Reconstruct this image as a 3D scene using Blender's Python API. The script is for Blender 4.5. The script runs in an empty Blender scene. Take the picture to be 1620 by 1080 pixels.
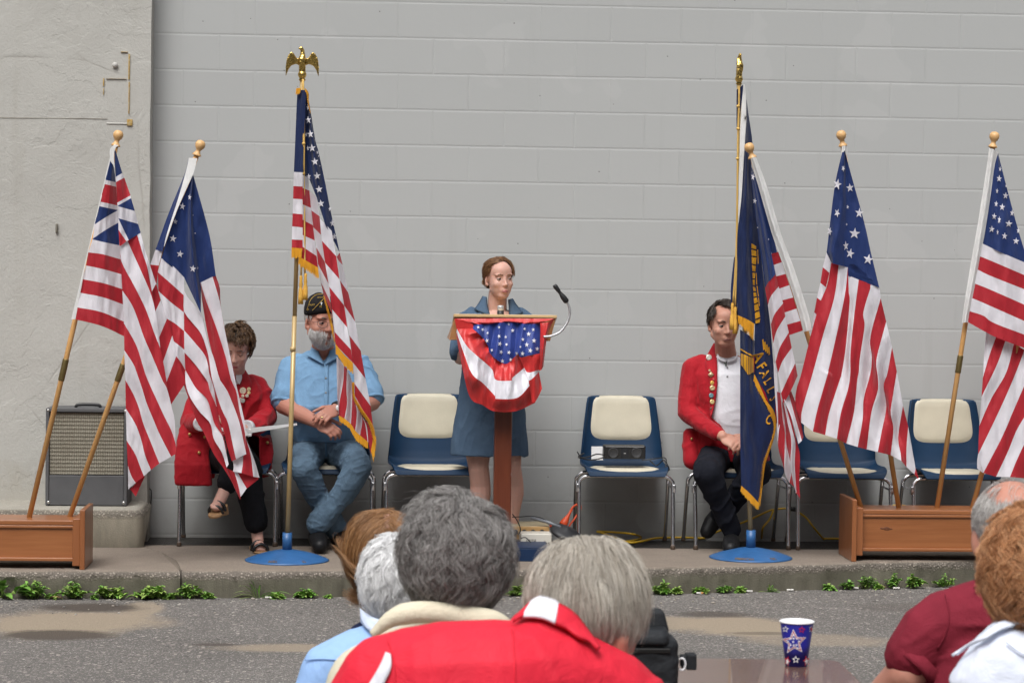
import bpy, math, random
import numpy as np
from mathutils import Vector, Matrix

random.seed(11)
rng = np.random.RandomState(11)
SC = bpy.context.scene
COL = SC.collection
R_ = math.radians
PI = math.pi

# ------------------------------------------------------------------ camera
FPX = 3700.0                      # focal length in photo pixels (1620 wide)
CAM = np.array([0.0, 0.0, 1.67])
YAW, PITCH, ROLL = R_(3.5), R_(1.70), R_(0.78)
_f = np.array([math.sin(YAW) * math.cos(PITCH), math.cos(YAW) * math.cos(PITCH), -math.sin(PITCH)])
_r0 = np.array([math.cos(YAW), -math.sin(YAW), 0.0])
_u0 = np.cross(_r0, _f)
_r = _r0 * math.cos(ROLL) + _u0 * math.sin(ROLL)
_u = _u0 * math.cos(ROLL) - _r0 * math.sin(ROLL)
cd = bpy.data.cameras.new('camera')
cam = bpy.data.objects.new('camera', cd)
COL.objects.link(cam)
cam.matrix_world = Matrix(((_r[0], _u[0], -_f[0], CAM[0]), (_r[1], _u[1], -_f[1], CAM[1]),
                           (_r[2], _u[2], -_f[2], CAM[2]), (0, 0, 0, 1)))
cd.sensor_width = 36.0
cd.lens = 36.0 * FPX / 1620.0
cd.clip_end = 500.0
cd.dof.use_dof = True
cd.dof.focus_distance = 12.7
cd.dof.aperture_fstop = 13.0
SC.camera = cam

# ------------------------------------------------------------------ sky, sun, exposure
W_ = bpy.data.worlds.new('World')
SC.world = W_
W_.use_nodes = True
nt = W_.node_tree
nt.nodes.clear()
sky = nt.nodes.new('ShaderNodeTexSky')
sky.sky_type = 'NISHITA'
sky.sun_disc = False
sky.sun_elevation = R_(55)
sky.sun_rotation = R_(200)
sky.air_density = 1.0
sky.dust_density = 4.0
hs = nt.nodes.new('ShaderNodeHueSaturation')
hs.inputs['Saturation'].default_value = 0.22
bg = nt.nodes.new('ShaderNodeBackground')
bg.inputs['Strength'].default_value = 0.05
wo = nt.nodes.new('ShaderNodeOutputWorld')
nt.links.new(sky.outputs[0], hs.inputs['Color'])
# an overcast sky is brighter overhead than at the horizon
tc = nt.nodes.new('ShaderNodeTexCoord')
sz = nt.nodes.new('ShaderNodeSeparateXYZ')
mr = nt.nodes.new('ShaderNodeMapRange')
mr.inputs['From Min'].default_value, mr.inputs['From Max'].default_value = 0.20, 0.85
mr.inputs['To Min'].default_value, mr.inputs['To Max'].default_value = 0.04, 3.0
vm = nt.nodes.new('ShaderNodeVectorMath')
vm.operation = 'SCALE'
nt.links.new(tc.outputs['Generated'], sz.inputs[0])
nt.links.new(sz.outputs['Z'], mr.inputs['Value'])
nt.links.new(hs.outputs[0], vm.inputs[0])
nt.links.new(mr.outputs[0], vm.inputs['Scale'])
nt.links.new(vm.outputs[0], bg.inputs['Color'])
nt.links.new(bg.outputs[0], wo.inputs['Surface'])
sl = bpy.data.lights.new('sun', 'SUN')
sl.energy = 1.5
sl.angle = R_(34)
sl.color = (1.0, 0.985, 0.965)
sun = bpy.data.objects.new('sun', sl)
COL.objects.link(sun)
sun.rotation_euler = (R_(35), 0, R_(-20))
SC.view_settings.view_transform = 'Standard'
SC.view_settings.look = 'None'
SC.view_settings.exposure = 0.62
SC.view_settings.gamma = 1.0

# ------------------------------------------------------------------ pixel -> place in the world
def ray(px, py):
    return _f + _r * ((px - 810.0) / FPX) - _u * ((py - 540.0) / FPX)

def at(px, py, Y):                 # the point seen at that pixel, Y metres away from the camera plane
    d = ray(px, py)
    return CAM + d * (Y / d[1])

def onz(px, py, z):                # the point seen at that pixel on the level z
    d = ray(px, py)
    return CAM + d * ((z - CAM[2]) / d[2])

def mpp(Y):                        # metres per photo pixel at depth Y
    return Y / FPX

# ------------------------------------------------------------------ noise
_LAT = np.random.RandomState(5).rand(32, 32, 32) * 2 - 1
def vn(P, s=1.0, off=0.0):
    q = np.asarray(P, float) * s + off + 100.0
    i = np.floor(q).astype(int)
    f = q - i
    f = f * f * (3 - 2 * f)
    i0, i1 = i % 32, (i + 1) % 32
    x0, y0, z0 = i0[..., 0], i0[..., 1], i0[..., 2]
    x1, y1, z1 = i1[..., 0], i1[..., 1], i1[..., 2]
    fx, fy, fz = f[..., 0], f[..., 1], f[..., 2]
    a = _LAT[x0, y0, z0] * (1 - fx) + _LAT[x1, y0, z0] * fx
    b = _LAT[x0, y1, z0] * (1 - fx) + _LAT[x1, y1, z0] * fx
    c = _LAT[x0, y0, z1] * (1 - fx) + _LAT[x1, y0, z1] * fx
    d = _LAT[x0, y1, z1] * (1 - fx) + _LAT[x1, y1, z1] * fx
    return (a * (1 - fy) + b * fy) * (1 - fz) + (c * (1 - fy) + d * fy) * fz

# ------------------------------------------------------------------ materials
class NT:
    def __init__(self, name):
        self.m = bpy.data.materials.new(name)
        self.m.use_nodes = True
        self.t = self.m.node_tree
        self.t.nodes.clear()
        self.out = self.n('ShaderNodeOutputMaterial')
        self.b = self.n('ShaderNodeBsdfPrincipled')
        self.l(self.b.outputs[0], self.out.inputs[0])
    def n(self, ty, **kw):
        x = self.t.nodes.new(ty)
        for k, v in kw.items():
            if isinstance(v, str) or not hasattr(x, k):
                setattr(x, k, v)
            else:
                setattr(x, k, v)
        return x
    def l(self, a, b):
        self.t.links.new(a, b)
    def co(self, scale=(1, 1, 1), loc=(0, 0, 0), kind='Object'):
        c = self.n('ShaderNodeTexCoord')
        mp = self.n('ShaderNodeMapping')
        mp.inputs['Scale'].default_value = scale
        mp.inputs['Location'].default_value = loc
        self.l(c.outputs[kind], mp.inputs[0])
        return mp.outputs[0]
    def noise(self, vec, scale, detail=4, rough=0.55, dist=0.0):
        x = self.n('ShaderNodeTexNoise')
        x.inputs['Scale'].default_value = scale
        x.inputs['Detail'].default_value = detail
        x.inputs['Roughness'].default_value = rough
        x.inputs['Distortion'].default_value = dist
        self.l(vec, x.inputs['Vector'])
        return x.outputs['Fac']
    def vor(self, vec, scale, feature='F1', out='Distance', rnd=1.0):
        x = self.n('ShaderNodeTexVoronoi')
        x.feature = feature
        x.inputs['Scale'].default_value = scale
        x.inputs['Randomness'].default_value = rnd
        self.l(vec, x.inputs['Vector'])
        return x.outputs[out]
    def ramp(self, fac, stops, interp='LINEAR'):
        x = self.n('ShaderNodeValToRGB')
        x.color_ramp.interpolation = interp
        e = x.color_ramp.elements
        while len(e) < len(stops):
            e.new(0.5)
        for el, (p, c) in zip(e, stops):
            el.position = p
            el.color = (c[0], c[1], c[2], 1) if hasattr(c, '__len__') else (c, c, c, 1)
        self.l(fac, x.inputs[0])
        return x.outputs[0]
    def mix(self, fac, a, b, mode='MIX'):
        x = self.n('ShaderNodeMix', data_type='RGBA', blend_type=mode)
        for s, v in ((x.inputs[0], fac), (x.inputs[6], a), (x.inputs[7], b)):
            if hasattr(v, 'links'):
                self.l(v, s)
            elif hasattr(v, '__len__'):
                s.default_value = (v[0], v[1], v[2], 1)
            else:
                s.default_value = v
        return x.outputs[2]
    def math(self, op, a, b=0.0, c=None):
        x = self.n('ShaderNodeMath', operation=op)
        for s, v in zip(x.inputs, (a, b, c)):
            if v is None:
                continue
            if hasattr(v, 'links'):
                self.l(v, s)
            else:
                s.default_value = v
        return x.outputs[0]
    def sep(self, vec):
        x = self.n('ShaderNodeSeparateXYZ')
        self.l(vec, x.inputs[0])
        return x.outputs
    def comb(self, a, b, c):
        x = self.n('ShaderNodeCombineXYZ')
        for s, v in zip(x.inputs, (a, b, c)):
            if hasattr(v, 'links'):
                self.l(v, s)
            else:
                s.default_value = v
        return x.outputs[0]
    def bump(self, h, dist, strength=1.0, prev=None):
        x = self.n('ShaderNodeBump')
        x.inputs['Distance'].default_value = dist
        x.inputs['Strength'].default_value = strength
        self.l(h, x.inputs['Height'])
        if prev is not None:
            self.l(prev, x.inputs['Normal'])
        return x.outputs[0]
    def set(self, **kw):
        for k, v in kw.items():
            s = self.b.inputs[k.replace('_', ' ')]
            if hasattr(v, 'links'):
                self.l(v, s)
            elif hasattr(v, '__len__') and len(v) == 3:
                s.default_value = (v[0], v[1], v[2], 1) if s.type == 'RGBA' else v
            else:
                s.default_value = v
        return self

def lin(r, g, b):                  # display rgb (0-255) to linear
    f = lambda c: ((c / 255 + 0.055) / 1.055) ** 2.4 if c > 10.3 else c / 255 / 12.92
    return (f(r), f(g), f(b))

def plain(name, col, rough=0.6, metal=0.0, var=0.12, vs=9.0, bump=0.0, bs=60.0, spec=None):
    k = NT(name)
    v = k.co()
    nz = k.noise(v, vs, 5)
    a = tuple(c * (1 - var) for c in col)
    b = tuple(min(1, c * (1 + var)) for c in col)
    k.set(Base_Color=k.ramp(nz, [(0.3, a), (0.7, b)]), Roughness=rough, Metallic=metal)
    if spec is not None:
        k.set(Specular_IOR_Level=spec)
    if bump:
        k.set(Normal=k.bump(k.noise(v, bs, 3), bump))
    return k.m

def cloth(name, col, rough=0.85, weave=900.0, wb=0.0004, var=0.1, trans=0.0, sheen=0.0, blot=14.0):
    k = NT(name)
    v = k.co()
    nz = k.noise(v, blot, 5, 0.6)
    a = tuple(c * (1 - var) for c in col)
    b = tuple(min(1, c * (1 + var)) for c in col)
    k.set(Base_Color=k.ramp(nz, [(0.3, a), (0.7, b)]), Roughness=rough, Specular_IOR_Level=0.2)
    if sheen:
        k.set(Sheen_Weight=sheen)
    fine = k.noise(v, weave, 2)
    rum = k.noise(v, 16.0, 6, 0.62, 1.4)
    k.set(Normal=k.bump(rum, 0.011, 0.45, k.bump(fine, wb)))
    if trans:
        tr = k.n('ShaderNodeBsdfTranslucent')
        tr.inputs[0].default_value = (col[0], col[1], col[2], 1)
        mx = k.n('ShaderNodeMixShader')
        mx.inputs[0].default_value = trans
        k.l(k.b.outputs[0], mx.inputs[1])
        k.l(tr.outputs[0], mx.inputs[2])
        k.l(mx.outputs[0], k.out.inputs[0])
    return k.m

def wood(name, c1, c2, scale=1.0, axis=0, rough=0.45, coat=0.0):
    k = NT(name)
    sc = [14.0 * scale] * 3
    sc[axis] = 0.9 * scale
    v = k.co(tuple(sc))
    n1 = k.noise(v, 1.0, 6, 0.6, 1.2)
    n2 = k.noise(k.co(tuple(s * 6 for s in sc)), 1.0, 4)
    col = k.mix(0.35, k.ramp(n1, [(0.3, c1), (0.62, c2)]), k.ramp(n2, [(0.3, c1), (0.7, c2)]))
    k.set(Base_Color=col, Roughness=rough, Coat_Weight=coat, Normal=k.bump(n2, 0.0006))
    return k.m

# ------------------------------------------------------------------ mesh building
def rotm(axis, a):
    return np.array(Matrix.Rotation(a, 3, axis))

class MB:
    def __init__(self):
        self.v, self.f, self.m = [], [], []
        self.cur = 0
    def add(self, verts, faces, m=None):
        o = len(self.v)
        self.v.extend([tuple(map(float, p)) for p in verts])
        mm = self.cur if m is None else m
        for fc in faces:
            self.f.append(tuple(i + o for i in fc))
            self.m.append(mm)
        return self
    def box(self, c, s, R=None, m=None):
        x, y, z = s[0] / 2, s[1] / 2, s[2] / 2
        V = np.array([(-x, -y, -z), (x, -y, -z), (x, y, -z), (-x, y, -z), (-x, -y, z), (x, -y, z), (x, y, z), (-x, y, z)])
        if R is not None:
            V = V @ np.array(R).T
        return self.add(V + np.array(c), [(0, 3, 2, 1), (4, 5, 6, 7), (0, 1, 5, 4), (1, 2, 6, 5), (2, 3, 7, 6), (3, 0, 4, 7)], m)
    def hexa(self, P, m=None):     # eight corners: bottom ring then top ring
        return self.add(P, [(0, 3, 2, 1), (4, 5, 6, 7), (0, 1, 5, 4), (1, 2, 6, 5), (2, 3, 7, 6), (3, 0, 4, 7)], m)
    def tube(self, pts, r, seg=10, m=None, caps=True):
        P = np.array(pts, float)
        n = len(P)
        rr = np.full(n, r, float) if np.isscalar(r) else np.array(r, float)
        T = np.gradient(P, axis=0)
        T /= np.linalg.norm(T, axis=1)[:, None] + 1e-12
        ref = np.array([0, 0, 1.0]) if abs(T[0][2]) < 0.9 else np.array([1.0, 0, 0])
        N = np.cross(T[0], ref)
        N /= np.linalg.norm(N)
        V = []
        for i in range(n):
            N = N - T[i] * np.dot(N, T[i])
            N /= np.linalg.norm(N) + 1e-12
            B = np.cross(T[i], N)
            for k in range(seg):
                a = 2 * PI * k / seg
                V.append(P[i] + rr[i] * (N * math.cos(a) + B * math.sin(a)))
        F = []
        for i in range(n - 1):
            for k in range(seg):
                k2 = (k + 1) % seg
                F.append((i * seg + k, i * seg + k2, (i + 1) * seg + k2, (i + 1) * seg + k))
        if caps:
            F.append(tuple(range(seg))[::-1])
            F.append(tuple((n - 1) * seg + k for k in range(seg)))
        return self.add(V, F, m)
    def lathe(self, prof, c, axis=(0, 0, 1), seg=24, m=None):   # prof: (radius, height) pairs
        A = np.array(axis, float)
        A /= np.linalg.norm(A)
        ref = np.array([1.0, 0, 0]) if abs(A[0]) < 0.9 else np.array([0, 1.0, 0])
        N = np.cross(A, ref)
        N /= np.linalg.norm(N)
        B = np.cross(A, N)
        V, F = [], []
        for (r, h) in prof:
            for k in range(seg):
                a = 2 * PI * k / seg
                V.append(np.array(c) + A * h + max(r, 1e-5) * (N * math.cos(a) + B * math.sin(a)))
        for i in range(len(prof) - 1):
            for k in range(seg):
                k2 = (k + 1) % seg
                F.append((i * seg + k, i * seg + k2, (i + 1) * seg + k2, (i + 1) * seg + k))
        F.append(tuple(range(seg))[::-1])
        F.append(tuple((len(prof) - 1) * seg + k for k in range(seg)))
        return self.add(V, F, m)
    def ell(self, c, r, R=None, nu=18, nv=12, m=None):
        V, F = [], []
        for j in range(nv + 1):
            th = PI * j / nv
            for i in range(nu):
                ph = 2 * PI * i / nu
                V.append((r[0] * math.sin(th) * math.cos(ph), r[1] * math.sin(th) * math.sin(ph), r[2] * math.cos(th)))
        V = np.array(V)
        V[:nu, :2] *= 0.001
        if R is not None:
            V = V @ np.array(R).T
        for j in range(nv):
            for i in range(nu):
                i2 = (i + 1) % nu
                F.append((j * nu + i, (j + 1) * nu + i, (j + 1) * nu + i2, j * nu + i2))
        return self.add(V + np.array(c), F, m)
    def cap(self, p0, p1, r0, r1, seg=14, m=None):   # tapered capsule
        p0, p1 = np.array(p0, float), np.array(p1, float)
        d = p1 - p0
        L = np.linalg.norm(d) + 1e-9
        d = d / L
        pts, rad = [], []
        for a in (-80, -55, -28):
            pts.append(p0 + d * r0 * math.sin(R_(a)))
            rad.append(r0 * math.cos(R_(a)))
        for t in (0, 0.33, 0.66, 1):
            pts.append(p0 + d * L * t)
            rad.append(r0 + (r1 - r0) * t)
        for a in (28, 55, 80):
            pts.append(p1 + d * r1 * math.sin(R_(a)))
            rad.append(r1 * math.cos(R_(a)))
        return self.tube(pts, rad, seg, m)
    def chain(self, pr, seg=14, m=None):             # [(point, radius), ...]
        for (a, ra), (b, rb) in zip(pr[:-1], pr[1:]):
            self.cap(a, b, ra, rb, seg, m)
        return self
    def loft(self, rings, seg=28, ex=2.4, m=None):   # rings: (centre, xdir*rx, ydir*ry)
        V, F = [], []
        for (c, X, Y) in rings:
            c, X, Y = np.array(c, float), np.array(X, float), np.array(Y, float)
            for k in range(seg):
                a = 2 * PI * k / seg
                ca, sa = math.cos(a), math.sin(a)
                V.append(c + X * math.copysign(abs(ca) ** (2 / ex), ca) + Y * math.copysign(abs(sa) ** (2 / ex), sa))
        for i in range(len(rings) - 1):
            for k in range(seg):
                k2 = (k + 1) % seg
                F.append((i * seg + k, i * seg + k2, (i + 1) * seg + k2, (i + 1) * seg + k))
        F.append(tuple(range(seg))[::-1])
        F.append(tuple((len(rings) - 1) * seg + k for k in range(seg)))
        return self.add(V, F, m)

def mesh_of(name, V, F, mats, M=None, smooth=True):
    me = bpy.data.meshes.new(name)
    me.from_pydata(V if isinstance(V, list) else V.tolist(), [], F if isinstance(F, list) else F.tolist())
    for m in (mats if isinstance(mats, (list, tuple)) else [mats]):
        me.materials.append(m)
    if M is not None and len(me.polygons) == len(M):
        me.polygons.foreach_set('material_index', np.array(M, dtype=np.int32))
    me.polygons.foreach_set('use_smooth', np.full(len(me.polygons), bool(smooth)))
    me.update()
    return me

def root_loc(o):
    while o.parent is not None:
        o = o.parent
    return np.array(o.location)

def obj(name, g, mats, parent=None, smooth=True, bevel=0.0, M=None, local=False, auto=None, seg=2):
    """link geometry (MB or (V, F)) as ONE mesh object; world coordinates unless local"""
    if isinstance(g, MB):
        V, F, M = np.array(g.v), g.f, g.m
    else:
        V, F = np.array(g[0]), g[1]
    if parent is not None and not local:
        V = V - root_loc(parent)
    me = mesh_of(name, V, F, mats, M, smooth)
    o = bpy.data.objects.new(name, me)
    COL.objects.link(o)
    if parent is not None:
        o.parent = parent
    if auto is not None:
        md = o.modifiers.new('edge', 'EDGE_SPLIT')
        md.split_angle = R_(auto)
    if bevel:
        b = o.modifiers.new('bevel', 'BEVEL')
        b.width = bevel
        b.segments = seg
        b.limit_method = 'ANGLE'
        b.angle_limit = R_(40)
        b.harden_normals = False
    return o

def thing(name, label, cat, loc=(0, 0, 0), rz=0.0, group=None):
    o = bpy.data.objects.new(name, None)
    COL.objects.link(o)
    o.location = tuple(loc)
    o.rotation_euler = (0, 0, rz)
    o.empty_display_size = 0.1
    tag(o, label, cat, group)
    return o

def tag(o, label, cat, group=None):
    o['label'] = label
    o['category'] = cat
    if group:
        o['group'] = group
    return o

def struct(name, g, mats, **kw):
    o = obj(name, g, mats, **kw)
    o['kind'] = 'structure'
    return o

def fuse(mb, voxel=0.006, smooth=5):
    """one continuous skin over overlapping solids"""
    me = mesh_of('tmp', np.array(mb.v), mb.f, [])
    o = bpy.data.objects.new('tmp', me)
    COL.objects.link(o)
    r = o.modifiers.new('r', 'REMESH')
    r.mode = 'VOXEL'
    r.voxel_size = voxel
    s = o.modifiers.new('s', 'SMOOTH')
    s.factor = 0.5
    s.iterations = smooth
    dg = bpy.context.evaluated_depsgraph_get()
    ev = o.evaluated_get(dg)
    m2 = ev.to_mesh()
    V = np.empty(len(m2.vertices) * 3)
    m2.vertices.foreach_get('co', V)
    L = np.empty(len(m2.loops), dtype=np.int32)
    m2.loops.foreach_get('vertex_index', L)
    F = L.reshape(-1, 4).copy() if len(L) == 4 * len(m2.polygons) else None
    if F is None:
        F = [tuple(p.vertices) for p in m2.polygons]
    ev.to_mesh_clear()
    bpy.data.objects.remove(o)
    bpy.data.meshes.remove(me)
    return V.reshape(-1, 3), F

def normals(V, F):
    N = np.zeros_like(V)
    F = np.asarray(F)
    n = np.cross(V[F[:, 2]] - V[F[:, 0]], V[F[:, 3]] - V[F[:, 1]])
    for k in range(4):
        np.add.at(N, F[:, k], n)
    return N / (np.linalg.norm(N, axis=1)[:, None] + 1e-12)

def smoothstep(a, b, x):
    t = np.clip((x - a) / (b - a), 0, 1)
    return t * t * (3 - 2 * t)

def curve(pts, n):
    """Catmull-Rom through the points, n samples evenly along its length"""
    P = np.array(pts, float)
    if len(P) == 2:
        t = np.linspace(0, 1, n)[:, None]
        return P[0] * (1 - t) + P[1] * t
    Q = np.vstack([2 * P[0] - P[1], P, 2 * P[-1] - P[-2]])
    out = []
    for i in range(1, len(Q) - 2):
        for t in np.linspace(0, 1, 14, endpoint=False):
            a, b, c, d = Q[i - 1], Q[i], Q[i + 1], Q[i + 2]
            out.append(0.5 * (2 * b + (c - a) * t + (2 * a - 5 * b + 4 * c - d) * t * t + (3 * b - a - 3 * c + d) * t ** 3))
    out.append(P[-1])
    out = np.array(out)
    L = np.concatenate([[0], np.cumsum(np.linalg.norm(np.diff(out, axis=0), axis=1))])
    s = np.linspace(0, L[-1], n)
    return np.stack([np.interp(s, L, out[:, k]) for k in range(out.shape[1])], axis=1)

_tc = {}
def text_mesh(s, size, align='CENTER', bold=0.0):
    """flat letters as (verts 2d, faces)"""
    cu = bpy.data.curves.new('t', 'FONT')
    cu.body = s
    cu.size = size
    cu.align_x = align
    cu.align_y = 'CENTER'
    cu.resolution_u = 3
    cu.offset = bold
    o = bpy.data.objects.new('t', cu)
    COL.objects.link(o)
    dg = bpy.context.evaluated_depsgraph_get()
    m = o.evaluated_get(dg).to_mesh()
    V = np.array([tuple(v.co) for v in m.vertices])
    F = [tuple(p.vertices) for p in m.polygons]
    bpy.data.objects.remove(o)
    bpy.data.curves.remove(cu)
    return V, F
# ------------------------------------------------------------------ the place: ground, pavement, walls
YW = 13.40                         # face of the block wall
ZP = 0.14                          # top of the raised pavement
ZL = 0.35                          # top of the concrete ledge

# --- asphalt
def m_asphalt():
    k = NT('asphalt')
    v = k.co()
    big = k.noise(v, 0.9, 5, 0.6)
    speck = k.vor(v, 120.0, out='Color')
    sv = k.sep(speck)
    d = k.vor(v, 120.0)
    grain = k.noise(v, 140.0, 3, 0.7)
    base = k.ramp(grain, [(0.3, (0.090, 0.084, 0.078)), (0.7, (0.19, 0.178, 0.167))])
    stone = k.ramp(sv[1], [(0.0, (0.13, 0.12, 0.113)), (0.45, (0.215, 0.20, 0.187)), (0.8, (0.31, 0.285, 0.258)), (1.0, (0.46, 0.435, 0.41))])
    isst = k.math('MULTIPLY', k.math('LESS_THAN', d, 0.50), k.math('GREATER_THAN', sv[0], 0.35))
    col = k.mix(isst, base, stone)
    col = k.mix(k.ramp(big, [(0.35, 0.0), (0.65, 0.22)]), col, (0.20, 0.185, 0.175), 'MULTIPLY')
    # drifts of washed-in sand, dark damp hollows
    bigst = k.vor(v, 38.0)
    bigc = k.sep(k.vor(v, 38.0, out='Color'))
    col = k.mix(k.math('MULTIPLY', k.math('LESS_THAN', bigst, 0.36), k.math('GREATER_THAN', bigc[0], 0.72)), col, k.ramp(bigc[1], [(0.0, (0.05, 0.046, 0.044)), (0.5, (0.20, 0.18, 0.165)), (1.0, (0.42, 0.38, 0.34))]))
    P = k.sep(v)
    def blob(x, y, rx, ry, amp, dist=0.35, sc=2.3):
        dx = k.math('DIVIDE', k.math('SUBTRACT', P[0], x), rx)
        dy = k.math('DIVIDE', k.math('SUBTRACT', P[1], y), ry)
        r = k.math('SQRT', k.math('ADD', k.math('MULTIPLY', dx, dx), k.math('MULTIPLY', dy, dy)))
        r = k.math('ADD', r, k.math('MULTIPLY', k.math('SUBTRACT', k.noise(v, sc, 6, 0.65), 0.5), dist * 3.2))
        return k.math('MULTIPLY', k.ramp(k.math('ADD', r, k.math('MULTIPLY', k.math('SUBTRACT', k.noise(v, 45.0, 4, 0.7), 0.5), 0.55)), [(0.58, 1.0), (0.95, 0.0)]), amp)
    fine = k.noise(v, 260.0, 2)
    sandc = k.mix(k.noise(v, 60.0, 4), (0.25, 0.20, 0.145), (0.36, 0.30, 0.225))
    damp = (0.075, 0.062, 0.052)
    for (px, py, rx, ry, amp, what) in SPOTS:
        c = onz(px, py, 0.0)
        col = k.mix(blob(c[0], c[1], rx, ry, amp), col, sandc if what == 's' else damp)
    h = k.math('ADD', k.math('MULTIPLY', k.math('SUBTRACT', 1.0, d), 0.8), grain)
    k.set(Base_Color=col, Roughness=0.9, Specular_IOR_Level=0.25, Normal=k.bump(h, 0.006, 0.8))
    return k.m
SPOTS = [(110, 985, 0.50, 0.55, 0.9, 's'), (228, 962, 0.14, 0.30, 0.8, 's'), (145, 961, 0.30, 0.19, 0.95, 'd'), (95, 1004, 0.32, 0.19, 0.92, 'd'),
         (1165, 990, 0.40, 0.40, 0.95, 's'), (1060, 985, 0.22, 0.32, 0.8, 's'), (1290, 1012, 0.42, 0.24, 0.55, 's'), (450, 1024, 0.36, 0.13, 0.75, 's'),
         (345, 1019, 0.13, 0.05, 0.8, 'd'), (1130, 971, 0.28, 0.13, 0.75, 'd'), (1205, 1001, 0.22, 0.06, 0.5, 'd'), (1500, 960, 0.6, 0.22, 0.35, 'd')]
M_ASPH = m_asphalt()
g = MB()
g.add([(-60, -30, 0), (60, -30, 0), (60, 13.6, 0), (-60, 13.6, 0)], [(0, 1, 2, 3)])
struct('ground', g, M_ASPH, smooth=False)

# --- kerbed pavement slab (two pours with a crack between them)
def m_concrete(name, top, front, edge, zt):
    k = NT(name)
    v = k.co()
    P = k.sep(v)
    n = k.noise(v, 7.0, 7, 0.65)
    n2 = k.noise(v, 120.0, 3, 0.7)
    st = k.vor(v, 85.0, out='Color')
    sd = k.vor(v, 85.0)
    ctop = k.mix(n, tuple(c * 0.78 for c in top), tuple(c * 1.2 for c in top))
    ctop = k.mix(k.ramp(n2, [(0.35, 0.55), (0.6, 0.0)]), ctop, tuple(c * 0.55 for c in top))
    drips = k.noise(k.co((9, 9, 1.6)), 1.0, 6, 0.7)
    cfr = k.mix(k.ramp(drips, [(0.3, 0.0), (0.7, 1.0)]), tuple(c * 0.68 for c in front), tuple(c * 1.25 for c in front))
    agg = k.mix(k.math('MULTIPLY', k.math('LESS_THAN', sd, 0.42), k.math('GREATER_THAN', k.sep(st)[0], 0.35)), tuple(c * 0.55 for c in edge),
                k.ramp(k.sep(st)[1], [(0.0, tuple(c * 0.7 for c in edge)), (0.5, edge), (1.0, tuple(min(1, c * 1.35) for c in edge))]))
    zz = k.math('ADD', P[2], k.math('MULTIPLY', k.math('SUBTRACT', k.noise(v, 13.0, 5, 0.7), 0.5), 0.05))
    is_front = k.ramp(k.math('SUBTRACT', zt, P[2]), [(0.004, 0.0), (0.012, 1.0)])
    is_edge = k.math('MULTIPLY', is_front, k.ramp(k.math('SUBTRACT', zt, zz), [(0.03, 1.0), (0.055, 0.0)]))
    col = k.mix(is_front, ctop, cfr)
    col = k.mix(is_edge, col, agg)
    h = k.math('ADD', k.math('MULTIPLY', n2, 0.6), k.math('MULTIPLY', k.math('SUBTRACT', 1.0, sd), is_edge))
    k.set(Base_Color=col, Roughness=0.92, Specular_IOR_Level=0.2, Normal=k.bump(h, 0.008, 0.7))
    return k.m
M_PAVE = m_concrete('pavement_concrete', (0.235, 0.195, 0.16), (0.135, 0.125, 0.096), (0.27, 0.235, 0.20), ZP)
kf = [onz(x, y, ZP) for x, y in ((-900, 900), (0, 902), (285, 902), (500, 901), (1040, 897), (1340, 890), (1620, 884), (2500, 866))]
KX = [p[0] for p in kf]
KY = [p[1] for p in kf]
kb = lambda x: np.interp(x, KX, KY)
YB = onz(900, 866, ZP)[1]          # back edge of the slab
def slab(name, xl, xr):
    prof = [(0.0, 0), (0.3, 0), (0.6, 0), (0.85, 0), (0.95, 0), (0.985, 0.0), (1.0, -0.010), (1.008, -0.03), (1.0, -0.08), (1.0, -0.15)]
    n = int((xr(12.5) - xl(12.5)) / 0.022)
    V = np.zeros((n + 1, len(prof), 3))
    for j, (t, dz) in enumerate(prof):
        for i in range(n + 1):
            s = i / n
            x = xl(12.5) * (1 - s) + xr(12.5) * s
            y = YB + (kb(x) - YB) * t
            x = xl(y) * (1 - s) + xr(y) * s
            V[i, j] = (x, y, ZP + dz)
    nz = vn(V, 9.0) * 0.006 + vn(V, 38.0, 3) * 0.004
    am = np.array([0, 0.1, 0.1, 0.2, 0.4, 1.0, 1.4, 1.5, 1.2, 1.0])[None, :]
    chip = np.clip(vn(V, 17.0, 9) - 0.25, 0, 1) * 0.035
    V[:, :, 1] += (nz * am + chip * (am > 0.9))
    V[:, :, 2] += (nz * 0.5 - chip * 0.4) * np.array([0, 0.2, 0.2, 0.3, 0.5, 1, 1, 0, 0, 0])[None, :]
    m = len(prof)
    F = []
    for i in range(n):
        for j in range(m - 1):
            F.append((i * m + j, i * m + j + 1, (i + 1) * m + j + 1, (i + 1) * m + j))
    F.append(tuple(range(m))[::-1])
    F.append(tuple(n * m + j for j in range(m)))
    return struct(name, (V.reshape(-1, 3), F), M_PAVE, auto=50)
ck = [onz(x, y, ZP) for x, y in ((212, 866), (240, 869), (255, 873), (270, 880), (281, 888), (286, 903), (290, 930))]
cy = [p[1] for p in ck][::-1]
cx = [p[0] for p in ck][::-1]
crack = lambda y: float(np.interp(y, cy, cx))
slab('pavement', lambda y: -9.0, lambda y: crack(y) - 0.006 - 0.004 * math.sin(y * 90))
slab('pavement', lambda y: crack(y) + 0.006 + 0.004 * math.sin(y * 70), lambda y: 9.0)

# --- strip of dirty ground between slab and wall
k = NT('damp_dirt')
v = k.co()
k.set(Base_Color=k.mix(k.noise(v, 40, 6, 0.7), (0.018, 0.017, 0.016), (0.075, 0.068, 0.06)), Roughness=0.9,
      Normal=k.bump(k.noise(v, 70, 5, 0.7), 0.02))
g = MB()
g.add([(-9, YB - 0.004, ZP - 0.02), (9, YB - 0.004, ZP - 0.02), (9, YW + 0.1, ZP - 0.006), (-9, YW + 0.1, ZP - 0.006)], [(0, 1, 2, 3)])
struct('ground_strip', g, k.m, smooth=False)

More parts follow.
